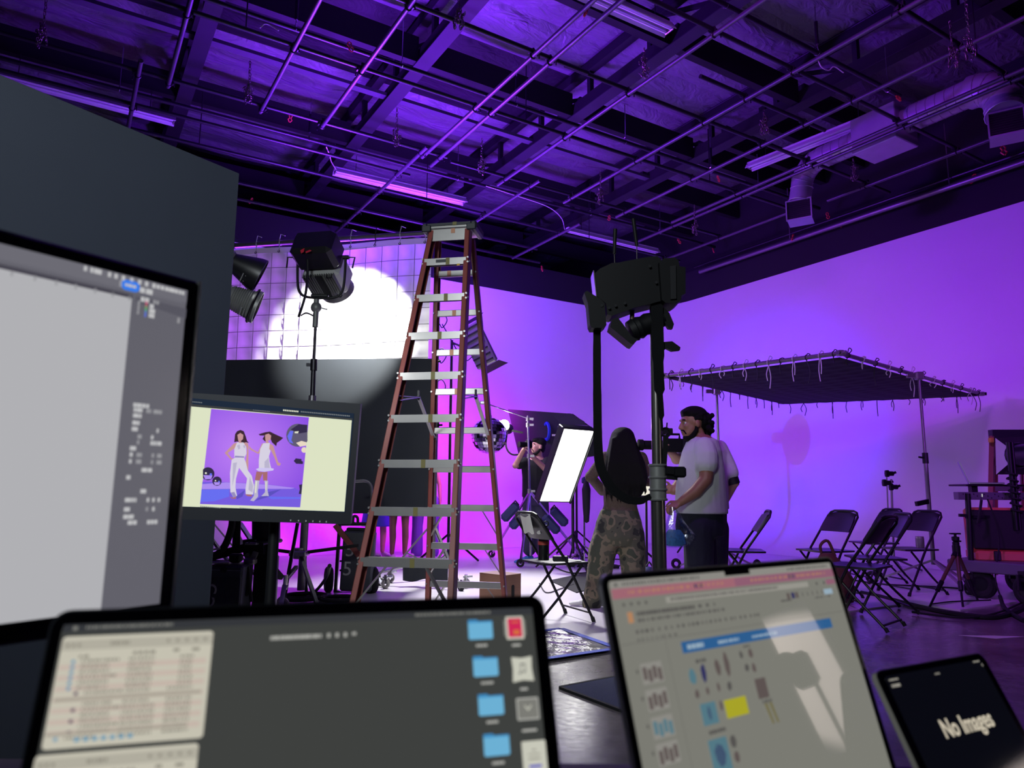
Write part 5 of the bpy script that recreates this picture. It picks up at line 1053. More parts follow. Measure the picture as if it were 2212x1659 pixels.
# second red stepladder behind the cart
YL = 8.45; l2 = thing('stepladder', 'smaller red stepladder half hidden behind the cart at the right edge', 'stepladder', (D(2190, 1200, YL).x, YL+.2, .012))
MB().bar(D(2144, 944, YL+.1), D(2138, 1255, YL-.3), .05, .075).build('front_rail', 'fibreglass_red', l2, True, smooth=False)
MB().bar(D(2150, 944, YL+.15), D(2151, 1240, YL+.55), .035, .06).build('rear_rail', 'fibreglass_red', l2, True, smooth=False)
MB().bar(D(2214, 944, YL+.1), D(2226, 1255, YL-.3), .05, .075).build('front_rail', 'fibreglass_red', l2, True, smooth=False)
MB().bar(D(2207, 944, YL+.15), D(2212, 1240, YL+.55), .035, .06).build('rear_rail', 'fibreglass_red', l2, True, smooth=False)
for y, k in ((998, .0), (1054, -.1), (1108, -.2), (1163, -.28)): MB().bar(D(2141, y, YL+.08+k), D(2218, y, YL+.08+k), .035, .08).build('step', 'aluminium', l2, True, smooth=False)
MB().bar(D(2140, 943, YL+.1), D(2218, 943, YL+.1), .08, .16).build('top_cap', 'ladder_black', l2, True, smooth=False)
MB().box(D(2141, 951, YL-.0), (.05, .05, .06), None, .01).build('corner_bracket', 'tape_yellow', l2, True)
# softbox with lettering on the skirt
YS = 7.95; sb = thing('softbox', 'black softbox with CM lettering at the right edge behind the cart', 'softbox', D(2190, 1000, YS)); 
F = [D(2150, 946, YS), D(2300, 938, YS-.1), D(2305, 1025, YS-.1), D(2152, 1025, YS)]; Bk = [D(2180, 968, YS-.45), D(2215, 966, YS-.48), D(2216, 1000, YS-.48), D(2181, 1000, YS-.45)]
for i, mm in ((0, 'quilt_black'), (1, 'quilt_black'), (2, 'quilt_black'), (3, 'softbox_white')): MB().add([F[i], F[(i+1) % 4], Bk[(i+1) % 4], Bk[i]], [(0, 1, 2, 3)]).build('side_panel', mm, sb, True, smooth=False)
MB().add(F, [(0, 1, 2, 3)]).build('diffuser', 'softbox_white', sb, True, smooth=False)
m = MB(); c = sum(Bk, Vector())/4; m.cyl(c+Vector((0, -.25, 0)), c+Vector((0, .02, 0)), .11, n=18); m.torus(.115, .02, 18, 8, along(c, c+Vector((0, -1, 0)))); m.build('lamp', 'black_plastic', sb, True)
n_ = (F[1]-F[0]).normalized(); mid = (F[0]*.55+F[1]*.45)*.82+(Bk[0]*.5+Bk[1]*.5)*.18
text('CM', .075, wmat(sb).inverted() @ frame(mid+Vector((.0, -.035, -.03)), x=n_, z=Vector((0, .55, .8))), 'skirt_lettering', 'tie_cord', sb, .0008)
# ------------------------------------------------------------------ centre: camera rig on a column, LED panel, softbox, mirror ball, box, floor things
mat('rig_black', (10, 11, 15), .6, 0, noise=.1, scale=25, spec=.2)
mat('strap_black', (9, 10, 14), .8, noise=.15, scale=40, spec=.15)
mat('steel_pole', (158, 154, 150), .24, .95, noise=.06, scale=30)
mat('panel_lit', (255, 255, 255), .5, emit=(255, 255, 248), estr=6)
mat('bulb_lit', (255, 255, 255), .5, emit=(255, 252, 235), estr=40)
mat('mirror', (225, 225, 230), .05, 1.0)
mat('grout', (40, 40, 46), .6)
mat('plywood', (134, 96, 78), .5, noise=.15, scale=10, stretch=(1, 1, 12))
mat('plastic_sheet', (150, 146, 150), .08, noise=.1, scale=6, bump=1.0)
mat('mat_navy', (44, 52, 84), .9, noise=.35, scale=160, bump=.4)
mat('sandbag_blue', (46, 50, 96), .75, noise=.15, scale=20, bump=.2)
mat('paper', (206, 206, 198), .7, noise=.04, scale=30)
mat('thermos_black', (16, 17, 20), .3)
mat('band_red', (150, 52, 40), .5)
mat('silver_print', (120, 122, 128), .5)
YR = 3.0
def R_(px, py, y=YR): return D(px, py, y)
bc = R_(1424, 1225); bc.z = 0
cs_ = thing('camera_column', 'heavy chrome column stand in front of the two people', 'stand', bc)
MB().cyl((bc.x, bc.y, .08), R_(1421, 1070), .030, n=20).build('lower_column', 'steel_pole', cs_, True)
MB().cyl(R_(1421, 1072), R_(1414, 655), .022, n=18).build('upper_column', 'steel_pole', cs_, True)
m = MB(); p = R_(1421, 1042); m.cyl(p-Vector((0, 0, .07)), p+Vector((0, 0, .07)), .034, n=20)
for dz in (-.07, -.03, .02, .07): m.torus(.034, .006, 20, 6, T(p.x, p.y, p.z+dz))
m.build('collar', 'lamp_grey', cs_, True)
m = MB(); a = R_(1436, 1016); m.bar(a, R_(1456, 1018), .05, .035, bv=.004); m.box(R_(1466, 1020), (.055, .05, .045), None, .008); m.bar(R_(1440, 1030), R_(1462, 1032), .03, .02); m.build('clamp_knob', 'rig_black', cs_, True)
m = MB(); m.bar(R_(1434, 1003), R_(1438, 940), .02, .02); m.torus(.018, .005, 16, 6, T(*R_(1438, 934)) @ RX(PI/2)); m.cyl(R_(1440, 925), R_(1441, 913), .003, n=6); m.build('bracket', 'rig_black', cs_, True)
MB().lathe([(.0, .02), (.13, .02), (.135, .03), (.12, .06), (.05, .08), (.05, .12), (.0, .12)], 24, T(bc.x, bc.y, 0)).build('weight_base', 'rig_black', cs_, True)
for k in range(4): a = .4+PI/2*k; c = (bc.x+.1*math.cos(a), bc.y+.1*math.sin(a)); MB().cyl((*c, 0), (*c, .03), .02, n=10).build('caster', 'rubber', cs_, True)
# the rig on top
rg = thing('camera_rig', 'black camera rig with two antennas and a hanging strap on the chrome column', 'camera rig', R_(1400, 655))
def slab(name, pts, y0, t, mm='rig_black', par=None):
    """outline in pixels at a distance, with real thickness"""
    m = MB(); n = len(pts); A = [R_(x, y, y0) for x, y in pts]; m.add(A+[p+Vector((0, t, 0)) for p in A], [tuple(range(n)), tuple(range(n, 2*n))[::-1]]+[(i, (i+1) % n, n+(i+1) % n, n+i) for i in range(n)]); return m.build(name, mm, par or rg, True, smooth=False)
body = slab('body', [(1283, 592), (1296, 580), (1322, 568), (1338, 567), (1350, 564), (1372, 560), (1398, 555), (1420, 553), (1428, 560), (1428, 650), (1406, 656), (1372, 664), (1340, 676), (1322, 682), (1312, 679), (1309, 655), (1290, 640)], YR-.06, .12)
slab('side_plate', [(1281.5, 584), (1283.5, 584), (1289.5, 640), (1287.5, 640)], YR-.07, .10, 'steel_pole', body)
slab('battery_pack', [(1424, 566), (1434, 558), (1458, 556), (1466, 563), (1468, 575), (1481, 577), (1481, 634), (1472, 638), (1472, 648), (1462, 655), (1438, 654), (1430, 648)], YR-.09, .14)
slab('battery_ridge', [(1447, 575), (1460, 573), (1461, 645), (1449, 646)], YR-.10, .02, 'black_plastic')
m = MB()
for px, py in ((1300, 660), (1316, 665), (1330, 660), (1350, 655), (1418, 610), (1404, 575)): m.cyl(R_(px, py, YR-.075), R_(px, py, YR-.055), .006, n=8)
m.build('button', 'black_plastic', body, True)
def antenna(a, b, c):
    t = MB().cyl(R_(*a), R_(*b), .0022, n=6).build('antenna_joint', 'steel_pole', rg, True); m = MB(); m.cyl(R_(*b), R_(*c), .0075, .009, n=10); m.build('antenna', 'rig_black', rg, True)
antenna((1328, 568), (1327, 548), (1329, 495)); antenna((1376, 562), (1375.5, 531), (1368, 473))
slab('side_grip', [(1262, 632), (1268, 628), (1296, 645), (1306, 655), (1310, 702), (1303, 708), (1278, 708), (1274, 700), (1270, 655)], YR-.07, .09)
# monitor arm and knobs under the body
m = MB(); m.lathe([(.0, 0), (.045, .005), (.05, .03), (.044, .035), (.05, .05), (.043, .07), (.048, .09), (.04, .12), (.04, .16), (.0, .165)], 18, along(R_(1358, 718), R_(1412, 694))); m.build('lens', 'rig_black', rg, True)
slab('lens_hood', [(1318, 706), (1322, 690), (1334, 685), (1346, 700), (1366, 728), (1378, 733), (1368, 744), (1362, 742)], YR-.05, .10)
MB().cyl(R_(1365, 690), R_(1366, 668), .010, n=10).build('mount_post', 'wood_brown', rg, True)
slab('paddle', [(1426, 668), (1434, 664), (1446, 676), (1456, 700), (1453, 710), (1444, 709), (1432, 690), (1427, 698)], YR-.03, .025)
slab('paddle', [(1430, 739), (1452, 737), (1470, 750), (1469, 756), (1452, 758), (1440, 752), (1434, 757)], YR-.03, .025)
# flat straps
def ribbon(name, pts, par, half, y, t=.012):
    """band with given half widths in pixels"""
    C = [R_(px, py, y) for px, py in pts]; S = spline(C, 6); n = len(S); hw = [half[min(len(half)-1, int(i/(n-1)*(len(half)-1)+.5))]*y/FPX for i in range(n)]; m = MB(); vs = []; fs = []
    for i in range(n):
        tn = (S[min(i+1, n-1)]-S[max(i-1, 0)]).normalized(); s_ = tn.cross(Vector((0, 1, 0))).normalized()*hw[i]; vs += [S[i]-s_, S[i]+s_, S[i]+s_+Vector((0, t, 0)), S[i]-s_+Vector((0, t, 0))]
    for i in range(n-1): fs += [(i*4+k, i*4+(k+1) % 4, i*4+4+(k+1) % 4, i*4+4+k) for k in range(4)]
    fs += [(3, 2, 1, 0), ((n-1)*4, (n-1)*4+1, (n-1)*4+2, (n-1)*4+3)]; m.add(vs, fs); return m.build(name, 'strap_black', par, True, angle=50)
ribbon('strap', [(1290, 700), (1290, 800), (1291, 900), (1292, 960), (1298, 1010), (1320, 1052), (1350, 1076), (1380, 1082), (1406, 1072)], rg, [8, 8.5, 9, 9.5, 10, 10, 9, 8, 6], YR-.02)
ribbon('strap', [(1419, 650), (1421, 740), (1424, 820), (1428, 880), (1431, 930)], rg, [13, 13.5, 11, 6, 2], YR-.045, .01)

# lit LED panel on a stand
PL = Pose((.6866, 8.9833, 1.3283), .5445, .5265, .0155); lw, lh = .45, 1.0
base = Vector((D(1238, 1225, 9.65).x, 9.65, .012)); led = thing('led_panel', 'glowing white rectangular light panel tilted on a stand', 'studio lamp', base); Lm = wmat(led).inverted() @ PL.M
MB().box((0, .05, 0), (lw+.05, .10, lh+.05), Lm, .01).build('case', 'black_plastic', led)
MB().box((0, -.002, 0), (lw, .006, lh), Lm).build('diffuser', 'panel_lit', led, smooth=False)
for s in (-1, 1): MB().box((s*(lw/2+.02), -.01, 0), (.012, .03, lh+.05), Lm).build('rim', 'black_metal', led, smooth=False)
q = PL.M @ Vector((0, .12, -.1)); MB().cyl(base+Vector((0, 0, .2)), Vector((base.x, base.y, 1.05)), .02, n=10).build('column', 'black_metal', led, True); MB().bar((base.x, base.y, 1.05), q, .04, .04).build('arm', 'black_metal', led, True)
for k in range(3): a = .8+2*PI*k/3; MB().bar(base+Vector((0, 0, .45)), base+Vector((.5*math.cos(a), .5*math.sin(a), .012)), .022, .022).build('leg', 'black_metal', led, True)
# black softbox behind
YB = 11.6; sx = thing('softbox', 'large black softbox with blue ring behind the photographer', 'softbox', (D(1230, 1000, YB).x, YB, .012))
F = [D(1097, 884, YB-.3), D(1124, 998, YB-.3), D(1178, 1005, YB+.7), D(1166, 902, YB+.7)]; K = [D(1238, 894, YB-.05), D(1240, 985, YB-.1), D(1286, 985, YB+.1), D(1282, 926, YB+.1)]
for a, b in ((0, 1), (1, 2), (2, 3), (3, 0)): MB().add([F[a], F[b], K[b], K[a]], [(0, 1, 2, 3)]).build('side_panel', 'duvetyne', sx, True, smooth=False)
MB().add(F, [(0, 1, 2, 3)]).build('diffuser', 'softbox_white', sx, True, smooth=False)
MB().add([v for v in (D(1165, 893, YB-.15), D(1232, 893, YB-.12), D(1262, 910, YB-.1), D(1270, 925, YB-.1), D(1180, 918, YB-.12))], [(0, 1, 2, 3, 4)]).build('hood_flap', 'duvetyne', sx, True, smooth=False)
m = MB(); c = D(1225, 938, YB-.15); m.box(c+Vector((.1, .1, 0)), (.5, .22, .30), None, .02); m.build('lamp_housing', 'cart_paint', sx, True)
m = MB(); m.torus(.13, .028, 22, 8, T(*D(1181, 932, YB-.2)) @ RZ(.5) @ RY(PI/2) , (1, .6)); m.build('speed_ring', 'blue_tape', sx, True)
MB().box(D(1197, 940, YB-.22)+Vector((0, .0, 0)), (.07, .004, .03)).build('lettering', 'paper', sx, True, smooth=False)
b = Vector((D(1245, 1000, YB).x, YB, .012)); MB().cyl(b, D(1245, 985, YB), .018, n=10).build('column', 'black_metal', sx, True)
for k in range(3): a = .2+2*PI*k/3; MB().bar(b+Vector((0, 0, .4)), b+Vector((.45*math.cos(a), .45*math.sin(a), .012)), .022, .022).build('leg', 'black_metal', sx, True)
# chrome stand with boom, sandbags
YN = 10.0; sb_ = Vector((D(1146, 1200, YN).x, YN, .012)); cst = thing('boom_stand', 'chrome stand with sandbagged legs carrying the mirror ball on an arm', 'stand', sb_)
MB().cyl(D(1146, 1170, YN), D(1140, 898, YN), .013, n=10).build('riser', 'chrome', cst, True); MB().cyl(D(1146.5, 1200, YN), D(1143, 1060, YN), .018, n=10).build('column', 'chrome', cst, True)
for py in (905, 918, 985, 1061): m = MB(); c = D(1140+(py-898)*.02, py, YN); m.cyl(c-Vector((0, 0, .03)), c+Vector((0, 0, .03)), .026, n=10); m.bar(c, c+Vector((.08, -.02, .0)), .014, .03); m.build('collar', 'aluminium', cst, True)
MB().cyl(D(1152, 908, YN), D(1040, 868, YN), .009, n=8).build('boom_arm', 'chrome', cst, True)
m = MB(); c = D(1042, 870, YN); m.box(c, (.07, .06, .05), None, .01); m.build('arm_clamp', 'aluminium', cst, True)
for (px, py, yy) in ((1062, 1196, YN+1.2), (1255, 1192, YN+1.0), (1124, 1212, YN-.2)):
    e = D(px, py, yy); e.z = .06; t0 = D(1145, 1062, YN); lg = MB().bar(t0, e, .022, .03).build('leg', 'chrome', cst, True)
    m = MB(); m.torus(.04, .016, 14, 6, T(e.x, e.y, .07) @ RX(PI/2)); m.build('caster', 'rubber', lg, True)
for px, py, tilt, lab in ((1113, 1112, .75, 'blue-lit sandbag hanging on the left leg of the chrome stand'), (1197, 1122, -.75, 'blue-lit sandbag hanging on the right leg of the chrome stand')):
    c = D(px, py, YN-.02); bgm = thing('sandbag', lab, 'sandbag', c, group='sandbags on the chrome stand')
    for dx in (-.075, .075): MB().box((dx, 0, -.02), (.13, .10, .30), RY(tilt) , .035).build('pouch', 'sandbag_blue', bgm)  # blue light on the hanging bags is put into their base colour
    MB().tube([(-.05, -.02, .13), (0, -.03, .19), (.05, -.02, .13)], .012, 6).build('handle', 'black_matte', bgm)
# mirror ball: each mirror tile is geometry
mbp = D(1057, 941, YN-.15); RB = .25; ball = thing('mirror_ball', 'mirror ball hanging behind the ladder', 'mirror ball', mbp)
MB().ball((0, 0, 0), RB-.004, 28, 18).build('core', 'grout', ball); vs = []; fs = []; tiles = []
for j in range(16):
    a0, a1 = -PI/2+PI*(j+.06)/16, -PI/2+PI*(j+.94)/16; n = max(4, int(34*math.cos((a0+a1)/2)))
    for i in range(n):
        b0, b1 = 2*PI*(i+.05)/n, 2*PI*(i+.95)/n; P = [Vector((math.cos(a)*math.cos(b)*RB, math.cos(a)*math.sin(b)*RB, math.sin(a)*RB)) for a, b in ((a0, b0), (a0, b1), (a1, b1), (a1, b0))]
        nr = sum(P, Vector()).normalized(); tiles.append((nr.y, P))
tiles.sort(key=lambda q: q[0])
for k, (f, P) in enumerate(tiles[:200]): MB().add(P, [(0, 1, 2, 3)]).build('mirror_tile', 'mirror', ball, smooth=False)
m = MB()
for f, P in tiles[200:]: m.add(P, [(0, 1, 2, 3)])
o = m.build('mirror_tiles', 'mirror', ball, smooth=False); o['kind'] = 'stuff'
m = MB(); m.cyl((0, 0, RB-.01), (0, 0, RB+.03), .03, n=12); m.torus(.015, .004, 10, 6, T(0, 0, RB+.045) @ RX(PI/2)); m.tube([(0, 0, RB+.05), mbp*0+Vector((-.09, .15, D(1042, 870, YN).z-mbp.z))], .004, 5); m.build('hanger', 'chrome', ball)
# bare bulb lamp beside it
bp_ = D(1089, 918, YN+.35); bl = thing('spot_lamp', 'small blazing lamp beside the mirror ball', 'studio lamp', bp_)
MB().ball((0, 0, 0), .075, 16, 10).build('bulb', 'bulb_lit', bl); m = MB(); m.cyl((.02, .06, -.02), (.06, .2, -.04), .06, .08, n=14); m.build('housing', 'black_metal', bl); MB().tube(spline([(.05, .12, -.06), (.03, .1, -.3), (.12, .1, -.42), (.3, .15, -.4)], 5), .012, 6).build('cable', 'rubber', bl)
l = bpy.data.lights.new('spot_lamp_light', 'POINT'); l.energy = 15; l.shadow_soft_size = .08; l.color = (1, .97, .9); o = bpy.data.objects.new('spot_lamp_light', l); COL.objects.link(o); o.location = bp_+Vector((-.02, -.12, 0))
MB().bar(bp_+Vector((.02, .15, -.05)), D(1130, 935, YN+.5), .02, .03).build('arm', 'black_metal', bl, True)
# background floods seen behind the ladder
YF = 10.3; fl_ = thing('panel_light', 'dark LED panel light on a stand facing the backdrop behind the ladder', 'studio lamp', (D(972, 1000, YF).x, YF, .012))
M = frame(D(1033, 745, YF), x=Vector((.45, .1, -.9)), y=Vector((.5, .85, 0)))
MB().box((0, 0, 0), (.66, .10, .34), M, .02).build('case', 'cart_paint', fl_, True)
for k in range(7): MB().box((-.27+.09*k, -.06, 0), (.02, .03, .30), M).build('cooling_fin', 'black_metal', fl_, True, smooth=False)
MB().add([M @ Vector(p) for p in ((-.33, .05, .17), (-.33, .05, -.17), (-.42, .24, -.2), (-.42, .24, .2))], [(0, 1, 2, 3)]).build('barn_door', 'black_metal', fl_, True, smooth=False)
MB().add([M @ Vector(p) for p in ((.33, .05, .17), (.33, .05, -.17), (.42, .24, -.2), (.42, .24, .2))], [(0, 1, 2, 3)]).build('barn_door', 'black_metal', fl_, True, smooth=False)
b = Vector((D(968, 1200, YF).x, YF, .012)); MB().cyl(b, D(976, 735, YF), .02, n=10).build('column', 'black_metal', fl_, True); MB().bar(D(976, 740, YF), D(1025, 760, YF-.08), .03, .03).build('arm', 'black_metal', fl_, True)
for k in range(3): a = .6+2*PI*k/3; MB().bar(b+Vector((0, 0, .4)), b+Vector((.5*math.cos(a), .5*math.sin(a), .012)), .024, .024).build('leg', 'black_metal', fl_, True)
MB().tube(spline([D(955, 700, YF-.05), D(1000, 775, YF-.05), D(1022, 770, YF-.08)], 5), .008, 6).build('cable', 'rubber', fl_, True)
# wooden apple box
pb = G(1092, 1243, .317); M = frame((pb.x, pb.y, .012), x=Vector((.66, .75, 0)), z=(0, 0, 1))
ab = thing('apple_box', 'wooden apple box standing on the floor beside the ladder', 'box', M=M @ T(.1, .15, 0))
MB().box((0, 0, .150), (.195, .29, .298), None, .003).build('body', 'plywood', ab, smooth=False)
MB().box((0, 0, .302), (.203, .30, .008), None, .002).build('top_panel', 'plywood', ab, smooth=False)
for sx in (-1, 1): MB().box((sx*.0995, 0, .15), (.005, .295, .298), None, .002).build('side_panel', 'plywood', ab, smooth=False)
MB().prism(rrect(.035, .10, .017, 5, 0, .17), .004, None, -.1475).build('hand_hole', 'black_matte', ab)
# things on the middle chair
cx = Vector((.34, .0, 0)); sp = T(.34, 5.87, .012) @ RZ(rz(.90, .44))
tv = sp @ Vector((.05, .06, .454)); th = thing('thermos', 'black bottle with a dark red band standing on the chair by the ladder', 'bottle', tv)
m = MB(); m.lathe([(.0, 0), (.043, 0), (.045, .01), (.045, .17), (.04, .20), (.03, .215), (.03, .235), (.0, .235)], 20); m.build('body', 'thermos_black', th)
MB().lathe([(.0455, .12), (.0462, .12), (.0462, .15), (.0455, .15)], 20).build('band', 'band_red', th); m = MB(); m.lathe([(.0, .236), (.032, .236), (.034, .25), (.03, .275), (.0, .28)], 16); m.torus(.02, .005, 12, 6, T(.02, 0, .285) @ RX(PI/2)); m.build('cap', 'thermos_black', th)
v = sp @ Vector((-.08, -.02, .454)); solo('power_brick', MB().box((v.x, v.y, v.z+.02), (.12, .08, .04), None, .006), 'black_plastic', 'small black power brick lying beside the bottle on the chair', 'power adapter', v)
v = sp @ Vector((-.07, -.13, .456)); solo('paper_sheet', MB().box((v.x, v.y, v.z), (.15, .10, .003), RZ(0)), 'paper', 'white sheet of paper on the front of the chair seat by the ladder', 'paper', v)
def tow(a, b): s_ = b*2-1; y = .247+(.022 if s_ > 0 else -.022)*min(1, abs(s_)*10)-.05*abs(s_); return sp @ Vector((-.10+.17*a+.01*s_, y, .842-.17*abs(s_)-.008*math.sin(a*9)*abs(s_)))
solo('paper_towel', MB().sheet(tow, 8, 12, .002), 'paper', 'white paper towel draped over the backrest of the chair by the ladder', 'paper towel', sp @ Vector((0, .24, .75)))
# plastic sheet taped to the floor with blue tape
A, B, C_ = G(1212, 1359, .013), G(1335, 1402, .013), G(1180, 1424, .013); Dd = A+C_-B
ps = thing('plastic_sheet', 'crinkled clear plastic sheet taped to the floor with blue tape', 'plastic sheet', (A+C_)/2)
def shf(a, b): p = A*(1-a)*(1-b)+B*a*(1-b)+C_*a*b+Dd*(1-a)*b; return p+Vector((0, 0, .003+.004*math.sin(17*a+6*b)*math.sin(13*b+4*a)))
MB().sheet(shf, 24, 24).build('sheet', 'plastic_sheet', ps, True, angle=90)
for a, b in ((A, B), (B, C_), (C_, Dd), (Dd, A)): MB().bar(a+Vector((0, 0, .006)), b+Vector((0, 0, .006)), .05, .002, up=(0, 0, 1)).build('tape_strip', 'blue_tape', ps, True, smooth=False)
# navy mat
A, B, Dd = G(1210, 1488), G(1372, 1457), G(1372, 1549); C_ = B+Dd-A
m = MB(); z = Vector((0, 0, .012)); n = 4; pp = [A, B, C_, Dd]; m.add(pp+[p+z for p in pp], [(0, 1, 2, 3), (4, 5, 6, 7)]+[(i, (i+1) % 4, 4+(i+1) % 4, 4+i) for i in range(4)])
mt = thing('floor_mat', 'dark navy floor mat lying on the polished concrete', 'mat', (A+C_)/2); m.build('pile', 'mat_navy', mt, True, smooth=False)
for a, b in ((A, B), (B, C_), (C_, Dd), (Dd, A)): MB().bar(a+Vector((0, 0, .006)), b+Vector((0, 0, .006)), .018, .014).build('edge_binding', 'rubber', mt, True, smooth=False)
m = MB(); p = G(2140, 1376); m.prism([(-.2, -.05), (.0, .06), (.26, -.02), (.05, -.05)], .003, T(p.x, p.y, .001) @ RX(PI/2) @ T(0, -.003, 0)); solo('paper_sheet', m, 'paper', 'loose sheet of paper on the shiny floor at the far right', 'paper', p)
# cables along the floor
def cable(pts, label, r=.009, mm='rubber', z=.02, n=6):
    P = [G(px, py, z) for px, py in pts]; m = MB(); m.tube(spline(P, 6), r, n); solo('floor_cable', m, mm, label, 'cable', P[0], group='cables on the studio floor')
cable([(1545, 1182), (1640, 1187), (1750, 1193), (1880, 1199), (1990, 1206), (2120, 1214)], 'thin cable running across the white floor behind the folding chairs')
cable([(1812, 1248), (1900, 1261), (1990, 1266), (2060, 1270), (2100, 1275)], 'thin cable behind the legs of the nearest folding chairs', .008)
cable([(1860, 1280), (1900, 1288), (1960, 1304), (2020, 1318), (2080, 1328), (2150, 1333), (2200, 1318), (2212, 1308)], 'thick black cable curving along the edge of the painted floor', .02)
cable([(1970, 1322), (2030, 1330), (2100, 1334), (2160, 1322), (2212, 1300)], 'thinner cable beside the thick one at the floor edge', .009)
cable([(2160, 1288), (2168, 1310), (2185, 1325), (2212, 1340)], 'black hose under the equipment cart', .018)
cable([(2010, 1305), (2050, 1300), (2090, 1298), (2140, 1296)], 'thin cord by the tripod feet', .006)
cable([(1310, 1232), (1240, 1238), (1200, 1226), (1180, 1215)], 'cord near the feet of the photographer', .008)
cable([(1165, 1260), (1180, 1280), (1210, 1272), (1240, 1262)], 'thin looped cord under the chair by the ladder', .006)
cable([(1215, 1200), (1260, 1204), (1310, 1207), (1380, 1210)], 'cord on the floor behind the woman', .008)
def coil(px, py, r, turns, label, z=.02, rr=.010):
    c = G(px, py, z); m = MB(); rn = random.Random(int(px)); pts = []
    for i in range(turns*14): a = 2*PI*i/14; k = 1+.12*math.sin(i*.37)+rn.uniform(-.02, .02); pts.append(c+Vector((r*k*math.cos(a), r*k*math.sin(a), .004*i/14*2)))
    m.tube(pts, rr, 6); solo('cable_coil', m, 'rubber', label, 'cable', c, group='coiled cables')
coil(655, 1294, .19, 5, 'coil of black cable on the floor under the monitor'); coil(735, 1297, .16, 4, 'coil of cable on the floor in front of the hand truck'); coil(1255, 1222, .18, 5, 'tangle of cable at the foot of the light panel stand'); coil(1312, 1226, .15, 4, 'tangle of cable right behind the woman')

# round dish on a stand in the path of the blue light
dc = Vector((3.1, 11.9, 2.03)); bd_ = thing('beauty_dish', 'round dish reflector on a sandbagged stand hidden behind the man in white', 'studio lamp', (3.1, 11.9, .012)); dd = Vector((-.2, -1, -.1))
MB().lathe([(.02, 0), (.12, .02), (.20, .08), (.225, .13), (.218, .13), (.11, .03), (.02, .015)], 24, along(dc+Vector((0, .05, 0)), dc+dd)).build('dish', 'lamp_grey', bd_, True)
MB().cyl(dc+Vector((.01, .04, 0)), dc+Vector((.05, .25, .02)), .06, n=14).build('lamp_body', 'black_plastic', bd_, True); MB().cyl((3.13, 11.98, .1), (3.13, 11.98, 2.0), .018, n=10).build('column', 'black_metal', bd_, True)
for k in range(3): a = .5+2*PI*k/3; MB().bar((3.13, 11.98, .62), (3.13+.42*math.cos(a), 11.98+.42*math.sin(a), .03), .024, .024).build('leg', 'black_metal', bd_, True)
MB().box((3.28, 11.8, .30), (.16, .14, .26), None, .05).build('weight_bag', 'black_matte', bd_, True)
# ------------------------------------------------------------------ people
mat('skin', (150, 104, 84), .5, noise=.06, scale=30); mat('skin_pale', (186, 140, 124), .5, noise=.06, scale=30)
mat('hair_black', (12, 10, 11), .65, noise=.3, scale=60, bump=.5, stretch=(6, 6, 1), spec=.18); mat('shirt_white', (196, 198, 200), .8, noise=.05, scale=5, bump=.6)
mat('shirt_black', (20, 21, 26), .85, noise=.15, scale=8, bump=.3); mat('jeans_navy', (22, 26, 42), .85, noise=.2, scale=30, bump=.2); mat('jeans_grey', (62, 64, 78), .85, noise=.2, scale=30, bump=.2)
mat('lace_top', (86, 68, 62), .85, noise=.4, scale=90, bump=.5); mat('shoe_white', (190, 188, 190), .6); mat('shoe_cover', (70, 140, 190), .6, bump=.4, scale=30); mat('dress_blue', (70, 90, 190), .7, bump=.3); mat('trousers_violet', (110, 80, 170), .8, noise=.1, bump=.3); mat('eye_white', (215, 212, 208), .3); mat('iris', (32, 22, 18), .2); mat('lip', (128, 74, 66), .5); mat('strap_band', (14, 15, 18), .6)
def camo():
    m = mat('camo', (74, 70, 58), .85); nt = m.node_tree; b = nt.nodes['Principled BSDF']; tc = nt.nodes.new('ShaderNodeTexCoord'); n = nt.nodes.new('ShaderNodeTexNoise'); n.inputs['Scale'].default_value = 7; n.inputs['Detail'].default_value = 2; r = nt.nodes.new('ShaderNodeValToRGB'); r.color_ramp.interpolation = 'CONSTANT'
    e = r.color_ramp.elements; e[0].position = 0; e[0].color = (*lin((40, 40, 36)), 1); e[1].position = .42; e[1].color = (*lin((78, 76, 62)), 1)
    for p, c in ((.52, (112, 100, 82)), (.60, (62, 66, 52))): q = e.new(p); q.color = (*lin(c), 1)
    bp = nt.nodes.new('ShaderNodeBump'); bp.inputs['Strength'].default_value = .5; bp.inputs['Distance'].default_value = .03; n2 = nt.nodes.new('ShaderNodeTexNoise'); n2.inputs['Scale'].default_value = 9
    for q in (n, n2): nt.links.new(tc.outputs['Object'], q.inputs['Vector'])
    nt.links.new(n.outputs['Fac'], r.inputs[0]); nt.links.new(r.outputs[0], b.inputs['Base Color']); nt.links.new(n2.outputs['Fac'], bp.inputs['Height']); nt.links.new(bp.outputs[0], b.inputs['Normal'])
camo()
def loft(mb, rings, n=16):
    """closed surface through elliptical rings (centre, half axis a, half axis b)"""
    vs = []; fs = []
    for c, a, b in rings: vs += [Vector(c)+Vector(a)*math.cos(2*PI*i/n)+Vector(b)*math.sin(2*PI*i/n) for i in range(n)]
    for j in range(len(rings)-1): fs += [(j*n+i, j*n+(i+1) % n, (j+1)*n+(i+1) % n, (j+1)*n+i) for i in range(n)]
    fs += [tuple(range(n))[::-1], tuple(range((len(rings)-1)*n, len(rings)*n))]; mb.add(vs, fs); return mb
def limb(mb, pts, radii, n=12):
    mb.tube(pts, 0, n, radii=radii)
    for p, r in zip(pts, radii): mb.ball(p, r*.99, 12, 8)
    return mb
